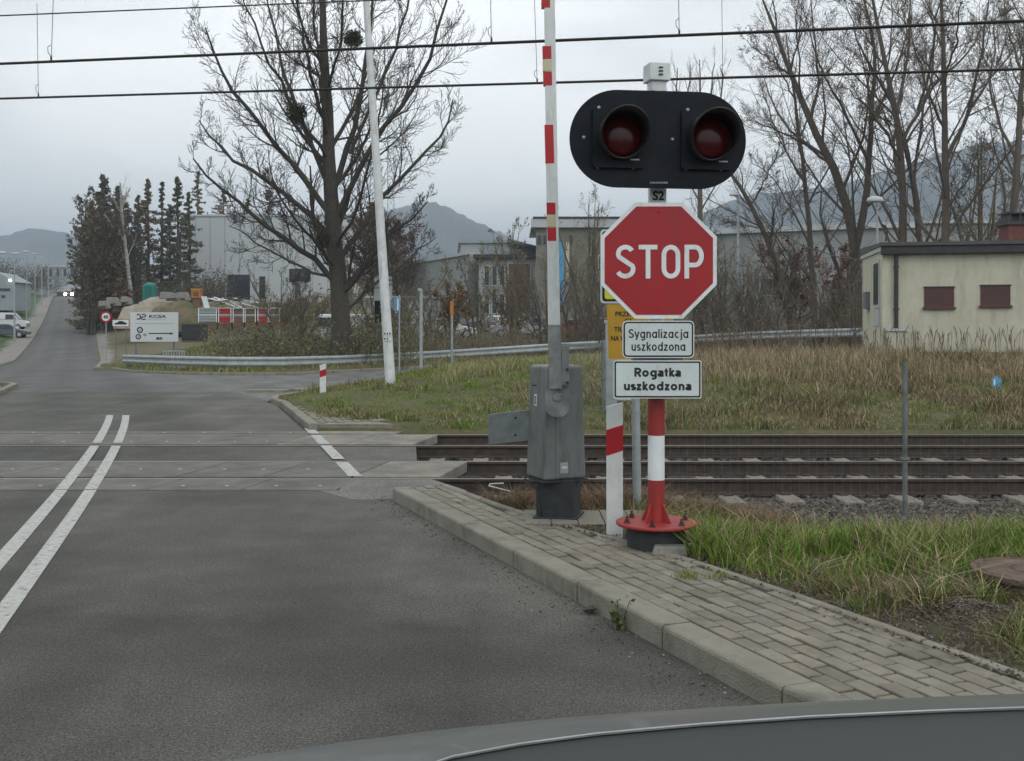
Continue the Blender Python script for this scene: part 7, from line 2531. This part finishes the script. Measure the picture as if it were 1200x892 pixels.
# grit in the gutter
def reg_grit(n):
    y = r_.uniform(3.5, 10.2, n); x = Redge(y) - np.abs(r_.normal(0, .14, n)) - .015
    return x, y, np.full(n, .004)


o = stones('gutter_grit', 700, reg_grit, (.002, .009), M['stone'], [(.10, .09, .075), (.06, .055, .045), (.2, .18, .15)])
stuff(o, 'small stones and grit lying along the foot of the kerb', 'grit')
x, _, z_ = at(700, 716, 6.2)
o = stones('kerb_stone', 1, lambda n: (np.array([.45]), np.array([6.08]), np.array([.02])), (.04, .045), M['stone'], [(.06, .05, .04)])
tag(o, 'dark fist-sized stone lying against the kerb', 'stone')
def reg_crumb(n):
    y = rng.uniform(4.2, 8.4, n); x = edge_x(y) + np.abs(rng.normal(0, .25, n)) - .02
    m_ = rng.uniform(0, 1, n) < .45
    x = np.where(m_, 2.32 + rng.normal(0, .2, n), x); y = np.where(m_, 5.5 + rng.normal(0, .15, n), y)
    return x, y, np.maximum(G(x, y), .12) + .002


o = stones('soil_crumbs', 3500, reg_crumb, (.003, .012), M['stone'], [(.10, .08, .055), (.07, .055, .04), (.15, .13, .10)])
stuff(o, 'crumbs of soil and small stones along the pavement edge and on the bare heap', 'soil')
# bent wire in the weeds
pw_ = [at(*q) for q in ((598, 556, 9.7), (585, 552, 9.8), (573, 548, 9.9), (574, 545.5, 9.95), (580, 547, 9.9), (590, 553, 9.85))]
pw_ = [(a_, b_, .13 + (c_ - .13) * 0 + .01 * i_) for i_, (a_, b_, c_) in enumerate(pw_)]
mb = MB(); mb.tube(pw_, .006, 6); o = mb.build('bent_wire', M['whitepost']); recentre(o, pw_[0]); tag(o, 'bent piece of pale wire lying in the dead weeds left of the barrier cabinet', 'wire')
# weed growing at the kerb foot
wx, wy = float(Redge(5.78)) - .03, 5.78
t = thing('weed', 'small green weed growing at the foot of the kerb', 'weed', (wx, wy, 0))
rw_ = np.random.default_rng(6)
K = 4; n = 7
a = rw_.uniform(0, 6.28, n); hh = rw_.uniform(.05, .17, n)
P_ = np.stack([np.stack([wx + np.cos(a) * u_ * .05, wy + np.sin(a) * u_ * .05, hh * u_], 1) for u_ in (0, .33, .66, 1)], 1)
v, f = tubes_np(P_, np.full((n, 4), .0018), 4); npmesh('stem', v, f, M['mistle'], parent=t)
c = P_.reshape(-1, 3)[rw_.integers(0, 28, 130)] + rw_.normal(0, .012, (130, 3)); c[:, 2] = np.maximum(c[:, 2], .01)
leaves('leaves', c, (.008, .02), [(.07, .11, .03), (.10, .12, .04)], rw_, t)
x, y, ci = clumped(r_, 260, .95, 1.35, 6.35, 6.6, 3, .035)
blades('pavement_weed', 'sparse grass tuft sprouting from the pavement joints', x, y, r_.uniform(.02, .06, 260), r_.uniform(.003, .005, 260), pick(GRN + STR[:1], [2, 2, 2, 2, 2], r_, 260), 61, 1.4, z=np.full(260, .12))

# ------------------------------------------------------------------ the viewer's car: bonnet edge at the bottom of the picture
t = thing('car_bonnet', 'grey bonnet of the viewing car with a black cowl at the bottom edge', 'car', (0.4, 1.2, .8))
M['bonnet'] = mat('bonnet_paint', (.085, .095, .09), .38, (.11, .12, .115), 3, coat=.25, dirt=((.17, .17, .15), 30, .52, .9))
outer = [(215, 905), (300, 885), (400, 870), (520, 855), (660, 842), (800, 833), (950, 825), (1100, 819), (1250, 814), (1450, 809)]
inner = [(420, 930), (470, 910), (530, 889), (610, 874), (700, 862), (820, 851), (950, 842), (1100, 835), (1250, 830), (1450, 824)]
rows = []
Vn = []
for i in range(10):
    po = np.array(at(*outer[i], 1.95 + .1 * 0)); pi = np.array(at(*inner[i], 1.5))
    down = po + np.array([0, .10, -.16])
    for k_ in range(9):
        u_ = k_ / 8
        p_ = po * (1 - u_) + pi * u_
        p_[2] += .012 * math.sin(math.pi * u_)
        Vn.append(p_)
    rows.append(down)
n_ = 9
mb = MB()
mb.add(Vn, [(i * n_ + k_, i * n_ + k_ + 1, (i + 1) * n_ + k_ + 1, (i + 1) * n_ + k_) for i in range(9) for k_ in range(8)], 0, True)
vs = []
for i in range(10):
    vs += [tuple(Vn[i * n_]), tuple(Vn[i * n_] + np.array([0, .035, -.02])), tuple(Vn[i * n_] + np.array([0, .055, -.08])), tuple(rows[i])]
mb.add(vs, [(i * 4 + k_, (i + 1) * 4 + k_, (i + 1) * 4 + k_ + 1, i * 4 + k_ + 1) for i in range(9) for k_ in range(3)], 0, True)
mb.build('bonnet', M['bonnet'], t)
mb = MB()
pts = [Vn[i * n_ + 8] + np.array([0, 0, .003]) for i in range(10)]
mb.tube(pts, .0016, 6); mb.build('bonnet_edge_glint', M['galv'], t)  # thin pale tube added as the light line reflected along the bonnet edge
mb = MB(); vs = []
for i in range(10):
    p_ = Vn[i * n_ + 8]
    vs += [tuple(p_ + np.array([0, 0, -.002])), tuple(p_ + np.array([0, -.06, -.035])), tuple(p_ + np.array([0, -.45, -.06])), tuple(p_ + np.array([0, -.45, -.3]))]
mb.add(vs, [(i * 4 + k_, i * 4 + k_ + 1, (i + 1) * 4 + k_ + 1, (i + 1) * 4 + k_) for i in range(9) for k_ in range(3)], 0, True)
mb.build('cowl', mat('cowl_plastic', (.035, .041, .04), .55), t)
